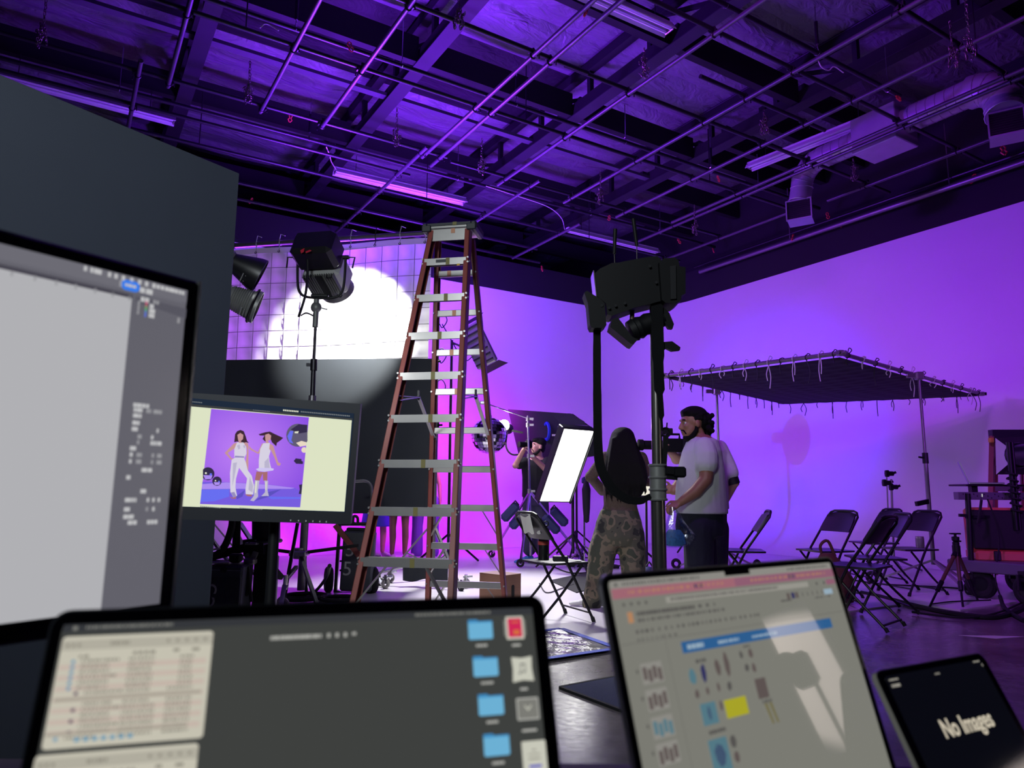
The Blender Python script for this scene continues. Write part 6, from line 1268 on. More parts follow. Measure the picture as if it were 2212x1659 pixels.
def fuse(mb, voxel=.009, smooth=4):
    """one continuous surface out of overlapping closed pieces"""
    me = mb.mesh('fuse', None, False); o = bpy.data.objects.new('fuse', me); COL.objects.link(o)
    r = o.modifiers.new('r', 'REMESH'); r.mode = 'VOXEL'; r.voxel_size = voxel
    if smooth: s = o.modifiers.new('s', 'SMOOTH'); s.iterations = smooth; s.factor = .5
    bpy.context.view_layer.update(); out = bpy.data.meshes.new_from_object(o.evaluated_get(bpy.context.evaluated_depsgraph_get()))
    bpy.data.objects.remove(o); bpy.data.meshes.remove(me); out.polygons.foreach_set('use_smooth', [True]*len(out.polygons)); return out
def place(name, me, m, parent, label=None):
    me.transform(wmat(parent).inverted()); me.name = name; return put(name, me, m, parent, label)
def V3(*a): return Vector(a)
def hand(mb, wrist, d, palm_n, side, curl=.5, s=1.0):
    """palm and five fingers: d = pointing direction, palm_n = palm facing, side = thumb side"""
    d = Vector(d).normalized(); n = Vector(palm_n); n = (n-d*n.dot(d)).normalized(); t = d.cross(n)*side
    c = Vector(wrist)+d*.05*s; loft(mb, [(wrist, t*.026*s, n*.02*s), (c, t*.04*s, n*.016*s), (Vector(wrist)+d*.095*s, t*.042*s, n*.013*s)], 10)
    for k, (off, L) in enumerate(((.031, .07), (.011, .08), (-.010, .074), (-.030, .058))):
        p0 = Vector(wrist)+d*.09*s+t*off*s; p = [p0]; a = .15
        for j, f in enumerate((.45, .32, .23)):
            a += curl*(.55+.25*j); p.append(p[-1]+(d*math.cos(a)+n*math.sin(a))*L*f*s)
        limb(mb, p, [.0098*s, .0095*s, .009*s, .0078*s], 8)
    p0 = Vector(wrist)+d*.03*s+t*.03*s; q1 = p0+(d*.6+t*.8+n*.2).normalized()*.042*s; q2 = q1+(d*.85+t*.2+n*.5*curl).normalized()*.032*s; q3 = q2+(d*.8-t*.15+n*.9*curl).normalized()*.026*s
    limb(mb, [p0, q1, q2, q3], [.014*s, .0115*s, .010*s, .0085*s], 8)
def head(mb, c, f, up, s=1.0):
    """head with brow, nose, lips, chin and ears; c = centre, f = facing"""
    f = Vector(f).normalized(); up = Vector(up); up = (up-f*up.dot(f)).normalized(); r = f.cross(up); P = lambda a, b, d: Vector(c)+(f*a+r*b+up*d)*s
    M = Matrix(((f.x, r.x, up.x, 0), (f.y, r.y, up.y, 0), (f.z, r.z, up.z, 0), (0, 0, 0, 1)))
    def el(p, sx, sy, sz): mb.ball((0, 0, 0), 1, 16, 12, (sx*s, sy*s, sz*s), T(*p) @ M)
    el(P(-.015, 0, .025), .095, .076, .092); el(P(.025, 0, -.04), .065, .060, .075); el(P(.055, 0, -.095), .032, .034, .024); el(P(.05, 0, -.07), .042, .05, .04)
    el(P(.072, 0, .028), .018, .048, .012)                                     # brow
    limb(mb, [P(.078, 0, .018), P(.094, 0, -.008), P(.103, 0, -.026)], [.009*s, .012*s, .015*s], 8)   # nose
    for b in (-.011, .011): el(P(.092, b, -.029), .010, .008, .008)
    el(P(.084, 0, -.054), .012, .024, .007); el(P(.081, 0, -.066), .012, .022, .008)           # lips
    for b in (-1, 1): el(P(.058, b*.036, -.018), .026, .018, .02); el(P(-.008, b*.079, -.012), .02, .009, .032); el(P(.0, b*.076, -.026), .012, .008, .016)
    limb(mb, [P(-.02, 0, -.06), P(-.028, 0, -.15)], [.056*s, .058*s], 12)
    return P
def eyes(t, P, s=1.0):
    for b in (-1, 1):
        m = MB(); m.ball(P(.0655, b*.031, .003), .0115*s, 12, 8); e = m.build('eye', 'eye_white', t, True); MB().ball(P(.0700, b*.031, .003), .0078*s, 10, 6).build('iris', 'iris', e, True)
        MB().tube([P(.079, b*.016, .027), P(.083, b*.03, .031), P(.073, b*.048, .026)], .0048*s, 6).build('eyebrow', 'hair_black', t, True)
def shoe(mb, heel, d, L=.27, w=.05, h=.075):
    d = Vector((d[0], d[1], 0)).normalized(); s = Vector((-d.y, d.x, 0)); z = Vector((0, 0, 1)); g = Vector((heel[0], heel[1], 0)); z0 = heel[2]
    for a, hh, ww in ((0, h*1.1, w*.8), (.25, h*1.05, w*.85), (.5, h*.85, w*.95), (.75, h*.6, w), (.95, h*.42, w*.75)): mb.ball(g+d*(a*L)+z*(z0+hh/2), 1, 12, 8, (L*.16, ww*.0+.0001+ww, hh/2), None) if False else loft(mb, [(g+d*(a*L-L*.13)+z*(z0+hh*.5), s*ww*.8, z*hh*.45), (g+d*(a*L)+z*(z0+hh*.5), s*ww, z*hh*.5), (g+d*(min(1, a+.13)*L)+z*(z0+hh*.45), s*ww*.8, z*hh*.42)], 12)
    return mb
# --- woman seen from behind
YW = 6.45
def W(px, py, dy=0.0): return D(px, py, YW+dy)
wf = G(1337, 1318); wo = thing('person', 'person with long dark hair seen from behind in camouflage trousers and lace top', 'person', (W(1337, 1100).x, YW, .012))
X = Vector((1, 0, 0)); Yv = Vector((0, 1, 0)); Z = Vector((0, 0, 1)); fw = Vector((.15, 1, 0)).normalized()
b = MB(); Pw = head(b, W(1345, 951), fw, Z)
tors = [(W(1337, 1150), X*.185, Yv*.125), (W(1338, 1125), X*.175, Yv*.12), (W(1340, 1092), X*.135, Yv*.095), (W(1342, 1050), X*.15, Yv*.105), (W(1345, 1010), X*.165, Yv*.105), (W(1346, 988), X*.15, Yv*.085), (W(1346, 972), X*.06, Yv*.06)]
loft(b, tors)
limb(b, [W(1310, 990), W(1279, 1030, .05), W(1303, 1062, .25)], [.050, .042, .034]); hand(b, W(1303, 1062, .25), (.5, .6, .2), (.6, -.4, 0), 1, .6)
limb(b, [W(1382, 990), W(1398, 1038, .06), W(1392, 1010, .26)], [.050, .042, .034]); hand(b, W(1392, 1010, .26), (-.1, .4, .8), (-.8, 0, .2), -1, .6)
hL, kL, aL = W(1313, 1152), W(1295, 1238, .0), W(1280, 1308, .05); hR, kR, aR = W(1362, 1152), W(1368, 1238), W(1368, 1318, -.02)
limb(b, [hL, kL, aL], [.095, .062, .045]); limb(b, [hR, kR, aR], [.095, .062, .045])
place('body', fuse(b, .009), 'skin', wo)
b = MB(); loft(b, [(c, a*1.1, d*1.12) for c, a, d in tors[1:6]]); limb(b, [W(1308, 990), W(1276, 1030, .05), W(1301, 1060, .24)], [.064, .056, .048]); limb(b, [W(1384, 990), W(1400, 1038, .06), W(1394, 1014, .25)], [.064, .056, .048]); place('lace_top', fuse(b, .011, 5), 'lace_top', wo)
b = MB(); loft(b, [(W(1338, 1100), X*.165, Yv*.118), (W(1337, 1128), X*.205, Yv*.14), (W(1336, 1160), X*.225, Yv*.15), (W(1336, 1178), X*.20, Yv*.13)]); limb(b, [hL, W(1300, 1195), kL, W(1286, 1275, .02), W(1278, 1304, .05)], [.125, .125, .112, .098, .088]); limb(b, [hR, W(1366, 1195), kR, W(1369, 1285), W(1368, 1314, -.02)], [.125, .122, .108, .1, .095]); place('trousers', fuse(b, .012, 6), 'camo', wo)
for nm, an, dr in (('shoe', aL, (-.75, .25)), ('shoe', aR, (.1, 1))): b = MB(); h0 = Vector((an.x+.06 if dr[0] < 0 else an.x, an.y, .016)); shoe(b, h0, dr); place('shoe', fuse(b, .009), 'shoe_white', wo)
b = MB(); loft(b, [(W(1345, 923, .0), X*.03, Yv*.04), (W(1345, 927, .0), X*.07, Yv*.08), (W(1345, 935, -.0), X*.098, Yv*.108), (W(1345, 950, -.015), X*.118, Yv*.118), (W(1346, 966, -.04), X*.135, Yv*.108), (W(1347, 982, -.07), X*.16, Yv*.092), (W(1350, 1000, -.09), X*.18, Yv*.078), (W(1352, 1030, -.11), X*.195, Yv*.06), (W(1353, 1056, -.11), X*.17, Yv*.05), (W(1358, 1072, -.10), X*.11, Yv*.04), (W(1372, 1082, -.10), X*.04, Yv*.03)], 24)
rh = random.Random(5)
for i in range(26):
    x0 = rh.uniform(1325, 1367); x1 = 1352+(x0-1346)*1.9+rh.uniform(-6, 8); limb(b, [W(x0, 950, -.09), W((x0+x1)/2, 1000, -.155), W(x1, 1045, -.165), W(x1+rh.uniform(-4, 8), rh.uniform(1060, 1086), -.14)], [.022, .020, .016, .006], 8)
place('hair', fuse(b, .009, 6), 'hair_black', wo)
# --- man in white, profile to the left
YM_ = 6.1
def Mn(px, py, dy=0.0): return D(px, py, YM_+dy)
ma = thing('person', 'man with dark mullet hair in a white t-shirt looking down and holding a clear bag', 'person', (Mn(1510, 1100).x, YM_, .012))
f = Vector((-1, -.12, -.12)); b = MB(); Pm = head(b, Mn(1496, 914), f, (-.15, 0, 1), 1.14)
XX = Vector((1, 0, 0))
tor = [(Mn(1513, 1135), XX*.175, Yv*.18), (Mn(1513, 1100), XX*.18, Yv*.188), (Mn(1514, 1060), XX*.19, Yv*.20), (Mn(1514, 1015), XX*.175, Yv*.21), (Mn(1516, 975), XX*.145, Yv*.22), (Mn(1517, 953), XX*.115, Yv*.19), (Mn(1514, 940), XX*.065, Yv*.075)]
loft(b, tor)
sh, el, wr = Mn(1525, 968, -.19), Mn(1524, 1036, -.24), Mn(1470, 1085, -.20)
limb(b, [sh, Mn(1527, 1005, -.23), el, Mn(1502, 1062, -.23), wr], [.072, .066, .056, .052, .034]); hand(b, wr, (-.8, -.1, -.45), (.15, .55, -.6), -1, .95, 1.05)
sr, er = Mn(1505, 968, .2), Mn(1478, 1030, .25); limb(b, [sr, er, Mn(1455, 1060, .22)], [.07, .055, .04]); hand(b, Mn(1455, 1060, .22), (-.8, 0, .1), (0, -1, 0), 1, .6)
for s, dx in ((-.11, 0), (.11, 10)): limb(b, [Mn(1511+dx*.3, 1130, s), Mn(1512+dx, 1225, s), Mn(1516+dx, 1322, s)], [.105, .068, .048])
place('body', fuse(b, .009), 'skin', ma); eyes(ma, Pm, 1.14)
MB().tube([Pm(.082, -.024, -.058), Pm(.092, 0, -.06), Pm(.082, .024, -.058)], .006, 6).build('lips', 'lip', ma, True)
b = MB(); loft(b, [(Mn(1516, 1109), XX*.215, Yv*.225), (Mn(1514, 1085), XX*.213, Yv*.222)]+[(c, a*1.1, d*1.08) for c, a, d in tor[2:6]]+[(Mn(1514, 944), XX*.085, Yv*.095)], 24); limb(b, [Mn(1522, 966, -.17), Mn(1526, 985, -.215), Mn(1526, 1002, -.225)], [.088, .092, .094]); limb(b, [sr, Mn(1492, 1000, .23)], [.088, .09]); place('t_shirt', fuse(b, .010, 4), 'shirt_white', ma)
b = MB(); loft(b, [(Mn(1514, 1104), XX*.198, Yv*.205), (Mn(1513, 1135), XX*.208, Yv*.212), (Mn(1513, 1158), XX*.20, Yv*.205)]); 
for s, dx in ((-.11, 0), (.11, 10)): limb(b, [Mn(1511+dx*.3, 1140, s), Mn(1512+dx, 1225, s), Mn(1516+dx, 1320, s)], [.125, .11, .09])
place('jeans', fuse(b, .012, 5), 'jeans_navy', ma)
for s, dx in ((-.11, 0), (.11, 10)): b = MB(); q = Mn(1524+dx, 1322, s); shoe(b, (q.x, q.y, .014), (-1, -.1), .28); place('shoe', fuse(b, .009), 'black_matte', ma)
b = MB()
def eh(p, sx, sy, sz): b.ball(p, 1, 14, 10, (sx, sy, sz))
eh(Pm(-.022, 0, .064), .116, .096, .074); eh(Pm(-.07, 0, .01), .064, .088, .09); eh(Pm(.036, 0, .086), .050, .074, .030)
for i in range(40): a = rh.uniform(-.07, .07); z = rh.uniform(-.10, .05); b.ball(Pm(-.105+rh.uniform(-.03, .02)-.1*abs(z+.02)*.2, a, z), rh.uniform(.018, .028), 8, 6)
for i in range(16): b.ball(Pm(rh.uniform(-.05, .015), rh.choice((-1, 1))*.074, rh.uniform(.022, .055)), .016, 8, 6)
place('hair', fuse(b, .008, 1), 'hair_black', ma)
def beard(P, k, t):
    b = MB(); M_ = lambda p, x, y, z: b.ball(p, 1, 14, 10, (x*k, y*k, z*k))
    M_(P(.050, 0, -.104), .042, .043, .026)
    for a in (-1, 1): limb(b, [P(-.004, a*.070, -.02), P(.006, a*.066, -.062), P(.034, a*.050, -.098), P(.06, a*.02, -.115)], [.011*k, .017*k, .020*k, .018*k], 8); limb(b, [P(.094, a*.002, -.043), P(.086, a*.024, -.05), P(.076, a*.034, -.075)], [.0075*k, .0065*k, .008*k], 6)
    place('beard', fuse(b, .006, 2), 'hair_black', t)
beard(Pm, 1.14, ma)
# clear bag in his hand
def film():
    m = bpy.data.materials.new('clear_film'); m.use_nodes = True; MATS['clear_film'] = m; nt = m.node_tree; nt.nodes.remove(nt.nodes['Principled BSDF']); out = nt.nodes['Material Output']
    g = nt.nodes.new('ShaderNodeBsdfGlossy'); g.inputs['Roughness'].default_value = .15; tr = nt.nodes.new('ShaderNodeBsdfTransparent'); tr.inputs[0].default_value = (.80, .84, .95, 1); mx = nt.nodes.new('ShaderNodeMixShader'); n = nt.nodes.new('ShaderNodeTexNoise'); n.inputs['Scale'].default_value = 18; mr = nt.nodes.new('ShaderNodeMapRange'); mr.inputs['From Min'].default_value = .4; mr.inputs['From Max'].default_value = .7; mr.inputs['To Min'].default_value = .05; mr.inputs['To Max'].default_value = .32
    bp = nt.nodes.new('ShaderNodeBump'); bp.inputs['Strength'].default_value = .8; nt.links.new(n.outputs['Fac'], bp.inputs['Height']); nt.links.new(bp.outputs[0], g.inputs['Normal'])
    nt.links.new(n.outputs['Fac'], mr.inputs['Value']); nt.links.new(mr.outputs[0], mx.inputs[0]); nt.links.new(tr.outputs[0], mx.inputs[1]); nt.links.new(g.outputs[0], mx.inputs[2]); nt.links.new(mx.outputs[0], out.inputs[0])
film(); mat('teal_item', (70, 130, 170), .6, noise=.1, scale=20)
bp2 = Mn(1458, 1150, -.25); bag = thing('plastic_bag', 'clear plastic bag with a blue thing inside held by the man in white', 'bag', bp2)
tp2 = Mn(1454, 1098, -.25)
m = blobm([(0, 0, 0, .02, .02)]*0 or [(0, 0, -.118, .07, .03), (.01, 0, -.10, .11, .05), (.03, 0, -.02, .125, .055), (.01, 0, .07, .085, .045), (0, 0, .15, .045, .03), (-.015, 0, .20, .02, .018)], 18, 8, .10); m.build('film', 'clear_film', bag, angle=20)
blobm([(0, 0, -.108, .06, .024), (.0, 0, -.09, .085, .034), (.0, 0, -.02, .075, .034), (-.01, 0, .02, .05, .022)], 14, 9, .08).build('contents', 'teal_item', bag)
# --- second man in white behind him
Y2 = 6.75
def M2(px, py, dy=0.0): return D(px, py, Y2+dy)
mb_ = thing('person', 'person in a grey-white shirt half hidden behind the man, black band on the elbow', 'person', (M2(1525, 1100).x, Y2, .012))
b = MB(); P2_ = head(b, M2(1508, 916), (-.9, .4, 0), Z, 1.05)
tor2 = [(M2(1525, 1130), XX*.19, Yv*.15), (M2(1526, 1080), XX*.185, Yv*.15), (M2(1526, 1020), XX*.19, Yv*.15), (M2(1524, 975), XX*.19, Yv*.13), (M2(1520, 952), XX*.14, Yv*.1), (M2(1514, 940), XX*.06, Yv*.07)]
loft(b, tor2); limb(b, [M2(1556, 968), M2(1586, 1042, -.05), M2(1556, 1098, .12)], [.062, .05, .04]); hand(b, M2(1556, 1098, .12), (-.6, .8, -.1), (0, 1, 0), -1, .6)
limb(b, [M2(1500, 966, -.05), M2(1461, 992, -.2), M2(1446, 972, -.28)], [.06, .05, .036]); hand(b, M2(1446, 972, -.28), (-.7, -.3, .6), (-.4, -.3, -.5), 1, .9)
for s in (-.1, .1): limb(b, [M2(1525+s*230, 1130), M2(1525+s*240, 1220), M2(1525+s*250, 1312)], [.1, .068, .048])
place('body', fuse(b, .009), 'skin_pale', mb_); eyes(mb_, P2_, 1.05)
b = MB(); loft(b, [(M2(1527, 1100), XX*.205, Yv*.17)]+[(c, a*1.09, d*1.12) for c, a, d in tor2[1:5]], 20); limb(b, [M2(1554, 968), M2(1572, 1005, -.02), M2(1578, 1022, -.04)], [.078, .076, .078]); limb(b, [M2(1500, 966, -.05), M2(1474, 985, -.15)], [.078, .08]); place('shirt', fuse(b, .010, 4), 'shirt_white', mb_)
m = MB(); m.cyl(M2(1579, 1026, -.045), M2(1586, 1046, -.05), .058, .056, n=18); bd = m.build('elbow_band', 'strap_band', mb_, True)
b = MB(); loft(b, [(M2(1525, 1096), XX*.195, Yv*.16), (M2(1525, 1150), XX*.19, Yv*.15)]); 
for s in (-.1, .1): limb(b, [M2(1525+s*230, 1140), M2(1525+s*240, 1220), M2(1525+s*250, 1310)], [.115, .1, .085])
place('trousers', fuse(b, .012, 5), 'jeans_navy', mb_)
for s in (-.1, .1): b = MB(); q = M2(1527+s*250, 1312); shoe(b, (q.x, q.y, .014), (-.8, .4)); place('shoe', fuse(b, .009), 'black_matte', mb_)
b = MB(); eh(P2_(-.03, 0, .05), .10, .088, .075); eh(P2_(-.06, 0, .0), .06, .08, .08); place('hair', fuse(b, .01, 2), 'hair_black', mb_)
# video camera held between them
vc = thing('video_camera', 'dark video camera with a lens pointing left between the woman and the man', 'camera', M2(1440, 962, -.32))
c = M2(1440, 962, -.32); M = frame(c, x=(-.93, -.1, -.22), z=(0, 0, 1))
MB().box((-.06, 0, .0), (.15, .10, .12), M, .012).build('body', 'rig_black', vc, True)
m = MB(); m.lathe([(.0, .0), (.042, 0), (.042, .05), (.048, .055), (.048, .10), (.04, .105), (.04, .2), (.05, .21), (.05, .25), (.0, .25)], 18, M @ T(.01, 0, -.0) @ RY(PI/2)); m.build('lens', 'rig_black', vc, True)
MB().tube([M @ Vector(p) for p in ((.0, 0, .06), (.0, 0, .10), (-.12, 0, .10), (-.12, 0, .06))], .011, 8).build('top_handle', 'rig_black', vc, True)
MB().box((-.15, 0, .01), (.05, .08, .10), M, .01).build('battery', 'black_plastic', vc, True); MB().box((-.03, -.06, .13), (.10, .02, .06), M, .006).build('viewfinder', 'black_plastic', vc, True)
# --- photographer
YP = 10.55
def Ph(px, py, dy=0.0): return D(px, py, YP+dy)
ph = thing('person', 'photographer in a black t-shirt raising a camera to his face', 'person', (Ph(1155, 1150).x, YP, .012))
b = MB(); Pp = head(b, Ph(1161, 965), (-.85, -.45, .1), Z, 1.08)
tor3 = [(Ph(1157, 1085), XX*.185, Yv*.13), (Ph(1157, 1060), XX*.18, Yv*.13), (Ph(1157, 1030), XX*.18, Yv*.125), (Ph(1157, 1005), XX*.195, Yv*.12), (Ph(1159, 994), XX*.15, Yv*.1), (Ph(1162, 985), XX*.06, Yv*.065)]
loft(b, tor3)
limb(b, [Ph(1136, 998, -.05), Ph(1113, 1006, -.2), Ph(1131, 972, -.3)], [.062, .046, .034]); hand(b, Ph(1131, 972, -.3), (.25, .0, 1), (.9, .3, 0), -1, .9, 1.1)
limb(b, [Ph(1182, 998, -.05), Ph(1178, 1013, -.25), Ph(1148, 984, -.38)], [.062, .046, .034]); hand(b, Ph(1148, 984, -.38), (-.3, .1, 1), (-.8, .3, .1), 1, .8, 1.1)
for s, dx in ((-1, -13), (1, 13)): limb(b, [Ph(1157+dx*.8, 1085), Ph(1157+dx*1.1, 1140), Ph(1157+dx*1.05, 1193)], [.1, .065, .048])
place('body', fuse(b, .010), 'skin_pale', ph); eyes(ph, Pp, 1.08)
b = MB(); loft(b, [(Ph(1157, 1074), XX*.20, Yv*.15)]+[(c, a*1.1, d*1.15) for c, a, d in tor3[1:5]]); limb(b, [Ph(1136, 998, -.05), Ph(1122, 1003, -.14)], [.078, .074]); limb(b, [Ph(1182, 998, -.05), Ph(1180, 1007, -.16)], [.078, .074]); place('t_shirt', fuse(b, .011, 4), 'shirt_black', ph)
b = MB(); loft(b, [(Ph(1157, 1070), XX*.185, Yv*.14), (Ph(1157, 1092), XX*.195, Yv*.15)]); 
for s, dx in ((-1, -13), (1, 13)): limb(b, [Ph(1157+dx*.8, 1090), Ph(1157+dx*1.1, 1140), Ph(1157+dx*1.05, 1187)], [.125, .11, .095])
place('jeans', fuse(b, .012, 5), 'jeans_grey', ph)
for dx in (-13, 13): b = MB(); q = Ph(1160+dx*1.1, 1195); shoe(b, (q.x, q.y, .014), (-.7, -.6), .29, .06, .09); place('shoe_cover', fuse(b, .010), 'shoe_cover', ph)
b = MB(); eh(Pp(-.022, 0, .06), .112, .098, .078); eh(Pp(-.06, 0, .0), .066, .092, .09); eh(Pp(.035, 0, .088), .06, .078, .035); place('hair', fuse(b, .01, 2), 'hair_black', ph)
beard(Pp, 1.08, ph)
pc = thing('photo_camera', 'photo camera held up to the face of the photographer', 'camera', Ph(1141, 961, -.34)); M = frame(Ph(1141, 961, -.34), x=(.45, -.85, 0), y=(.85, .45, 0))
MB().box((0, 0, 0), (.14, .07, .10), M, .012).build('body', 'rig_black', pc, True); m = MB(); m.lathe([(0, 0), (.04, 0), (.042, .1), (.046, .12), (0, .12)], 16, M @ RX(PI/2) @ T(0, 0, .03)); m.build('lens', 'rig_black', pc, True); MB().box((0, 0, .06), (.05, .06, .03), M, .008).build('viewfinder', 'rig_black', pc, True)
# --- three models standing behind the drape, legs in view
def model(YG, px, lab, skin, top, low, shoes, long_legs, hgt=1.66, legs=(-.085, .085), fd=(.3, -1)):
    c = D(px, 1150, YG); x0 = c.x; z0 = .012; t = thing('person', lab, 'person', (x0, YG, z0), group=None); k = hgt/1.7
    def Q(x, y, z): return Vector((x0+x, YG+y, z0+z*k))
    b = MB(); P = head(b, Q(0, 0, 1.56), (fd[0], fd[1], 0), Z, k); tr = [(Q(0, 0, .85), XX*.16, Yv*.11), (Q(0, 0, .95), XX*.15, Yv*.105), (Q(0, 0, 1.07), XX*.12, Yv*.09), (Q(0, 0, 1.25), XX*.145, Yv*.105), (Q(0, 0, 1.36), XX*.15, Yv*.085), (Q(0, 0, 1.43), XX*.05, Yv*.05)]
    loft(b, tr)
    for s in (-1, 1): limb(b, [Q(s*.15, 0, 1.36), Q(s*.21, .02, 1.10), Q(s*.23, -.03, .86)], [.042, .035, .026]); hand(b, Q(s*.23, -.03, .86), (0, -.1, -1), (-s, 0, 0), s, .4); limb(b, [Q(legs[0 if s < 0 else 1]*.9, 0, .86), Q(legs[0 if s < 0 else 1], -.01, .48), Q(legs[0 if s < 0 else 1], .03, .33), Q(legs[0 if s < 0 else 1], .0, .08)], [.078, .052, .052, .034])
    place('body', fuse(b, .010), skin, t); eyes(t, P, k)
    b = MB(); loft(b, [(c_, a*1.1, d*1.12) for c_, a, d in tr[:5]])
    if low == 'skirt': loft(b, [(Q(0, 0, .46), XX*.24, Yv*.17), (Q(0, 0, .9), XX*.18, Yv*.13)])
    elif low == 'short': loft(b, [(Q(0, 0, .66), XX*.20, Yv*.14), (Q(0, 0, .9), XX*.18, Yv*.13)])
    place('dress' if low != 'pants' else 'top', fuse(b, .012, 4), top, t)
    if low == 'pants':
        b = MB(); loft(b, [(Q(0, 0, .82), XX*.18, Yv*.13), (Q(0, 0, .98), XX*.165, Yv*.12)])
        for s in (0, 1): limb(b, [Q(legs[s]*.9, 0, .84), Q(legs[s], 0, .46), Q(legs[s], 0, .06)], [.105, .085, .095])
        place('trousers', fuse(b, .012, 4), long_legs, t)
    for s in (0, 1): b = MB(); shoe(b, Q(legs[s], .08, .0), fd, .25, .045, .07); place('shoe', fuse(b, .009), shoes, t)
    b = MB(); eh(P(-.03, 0, .05), .1*k, .09*k, .08*k); limb(b, [P(-.07, 0, .0), P(-.1, 0, -.15), P(-.09, 0, -.3)], [.085, .08, .05]); place('hair', fuse(b, .011, 2), 'hair_black', t)
model(11.35, 812, 'person in a blue dress behind the ladder, leftmost pair of legs under the drape', 'skin_pale', 'dress_blue', 'skirt', 'shoe_white', None, 1.66, (-.05, .11), (.6, -.8))
model(11.0, 861, 'person with bare legs and lace-up sneakers standing behind the ladder', 'skin', 'shirt_black', 'short', 'shoe_white', None, 1.6, (-.09, .10), (.2, -1))
model(11.4, 918, 'person in violet trousers and white shoes standing behind the ladder', 'skin_pale', 'shirt_black', 'pants', 'shoe_white', 'trousers_violet', 1.68, (-.12, .13), (-.4, -1))
# ------------------------------------------------------------------ left lower clutter behind the monitor
mat('pack_black', (58, 63, 70), .5, noise=.1, scale=20); mat('print_white', (176, 180, 178), .6); mat('wheel_grey', (140, 138, 136), .5)
# hand truck with a big battery pack
YH = 7.3
def H_(px, py, dy=0.0): return D(px, py, YH+dy)
hb_ = G(760, 1290); b0 = Vector((H_(760, 1270).x, YH, .012)); ht_ = thing('hand_truck', 'black hand truck with pneumatic wheels behind the ladder foot', 'hand truck', b0)
for px0, px1 in ((738, 728), (805, 800)): MB().bar(H_(px0-4, 1130), H_(px1-4, 1285), .035, .03).build('upright', 'black_metal', ht_, True)
MB().tube(spline([H_(738, 1132), H_(760, 1132), H_(800, 1132)], 3), .018, 8).build('handle_bar', 'black_metal', ht_, True)
MB().tube(spline([H_(762, 1132), H_(764, 1116), H_(772, 1118), H_(773, 1132)], 5), .014, 8).build('grip_loop', 'black_plastic', ht_, True)
for py in (1150, 1185, 1212, 1232): MB().bar(H_(734, py), H_(803, py), .022, .016).build('rung', 'black_metal', ht_, True)
MB().tube([H_(725, 1277), H_(740, 1281), H_(760, 1281), H_(800, 1278)], .012, 8).build('toe_bar', 'black_metal', ht_, True)
for px in (709, 806): 
    c = H_(px, 1272); c.z = .135; M = T(*c) @ RZ(.35) @ RY(PI/2); wh = MB().torus(.09, .04, 20, 10, M).build('wheel', 'rubber', ht_, True); MB().lathe([(0, -.025), (.055, -.025), (.055, .025), (0, .025)], 12, M).build('hub', 'wheel_grey', wh, True)
M = frame(H_(736, 1278, -.09), x=(1, .02, 0), z=(.03, 0, 1)); bx_ = thing('battery_pack', 'tall black battery pack with a large white 5 strapped to the hand truck', 'battery pack', M=M)
MB().box((.15, 0, .30), (.31, .12, .58), None, .02).build('case', 'pack_black', bx_)
text('5', .19, T(.06, -.062, .22) @ RY(0.0), 'pack_lettering', 'print_white', bx_, .001); text('5', .19, T(.075, -.062, .40), 'pack_lettering', 'print_white', bx_, .001)
for z, l in ((.335, .06), (.285, .03), (.27, .07)): MB().box((.20, -.061, z), (l, .002, .008)).build('small_print', 'silver_print', bx_, smooth=False)
MB().box((.15, -.005, .60), (.26, .09, .03), None, .01).build('carry_handle', 'black_metal', bx_)
# rolling stand base with casters at the drape foot
YQ = 7.9; rb = thing('rolling_base', 'chrome rolling stand base with casters at the foot of the drape', 'stand base', Vector((D(830, 1270, YQ).x, YQ, .012)))
for (a, b) in (((806, 1240, 0), (880, 1222, .3)), ((800, 1228, 0), (840, 1280, -.3)), ((806, 1240, 0), (960, 1205, .6))):
    MB().bar(D(a[0], a[1], YQ+a[2]), D(b[0], b[1], YQ+b[2]), .03, .02).build('leg', 'chrome', rb, True)
for px, py, dy in ((843, 1262, .2), (832, 1283, -.3), (1006, 1283, -.2)):
    c = D(px, py, YQ+dy); c.z = .06; m = MB(); m.torus(.035, .018, 16, 8, T(*c) @ RZ(.8) @ RX(PI/2)); w1 = m.build('caster', 'wheel_grey', rb, True); m = MB(); m.bar(c, c+Vector((0, 0, .09)), .05, .03); m.cyl(c+Vector((-.03, 0, .06)), c+Vector((.07, 0, .07)), .012, n=8); m.build('caster_fork', 'chrome', w1, True)
# black weight cloth at the stand foot
m = MB().sheet(lambda a, b: D(872+95*a, 1216+38*b+4*math.sin(a*9), 7.75)+Vector((0, .05*math.sin(a*7), 0)), 16, 5, .02); solo('black_cloth', m, 'duvetyne', 'black cloth bundle hanging low over the stand foot behind the ladder', 'cloth', D(920, 1235, 7.75))
# equipment column and power pack at the far left
YE = 4.6
def E_(px, py, dy=0.0): return D(px, py, YE+dy)
bb = E_(590, 1200); cc = thing('lift_stand', 'black square lift column with clamps in the lower left gap', 'stand', (bb.x, YE, 0))
MB().bar((E_(573, 1200).x, YE, .03), E_(575, 1175), .10, .10).build('column', 'black_metal', cc, True)
MB().cyl(E_(575, 1172), E_(575, 1085), .085, n=20).build('motor_drum', 'black_plastic', cc, True); m = MB(); m.torus(.088, .012, 22, 6, T(*E_(575, 1168))); m.build('drum_ring', 'black_metal', cc, True)
MB().bar(E_(530, 1183, -.05), E_(574, 1179, -.05), .08, .10).build('bracket', 'black_plastic', cc, True)
MB().bar(E_(459, 1202, -.12), E_(530, 1183, -.1), .035, .05).build('side_arm', 'black_metal', cc, True)
MB().cyl(E_(513, 1100, -.08), E_(506, 1300, -.08), .024, n=12).build('upright_tube', 'black_metal', cc, True)
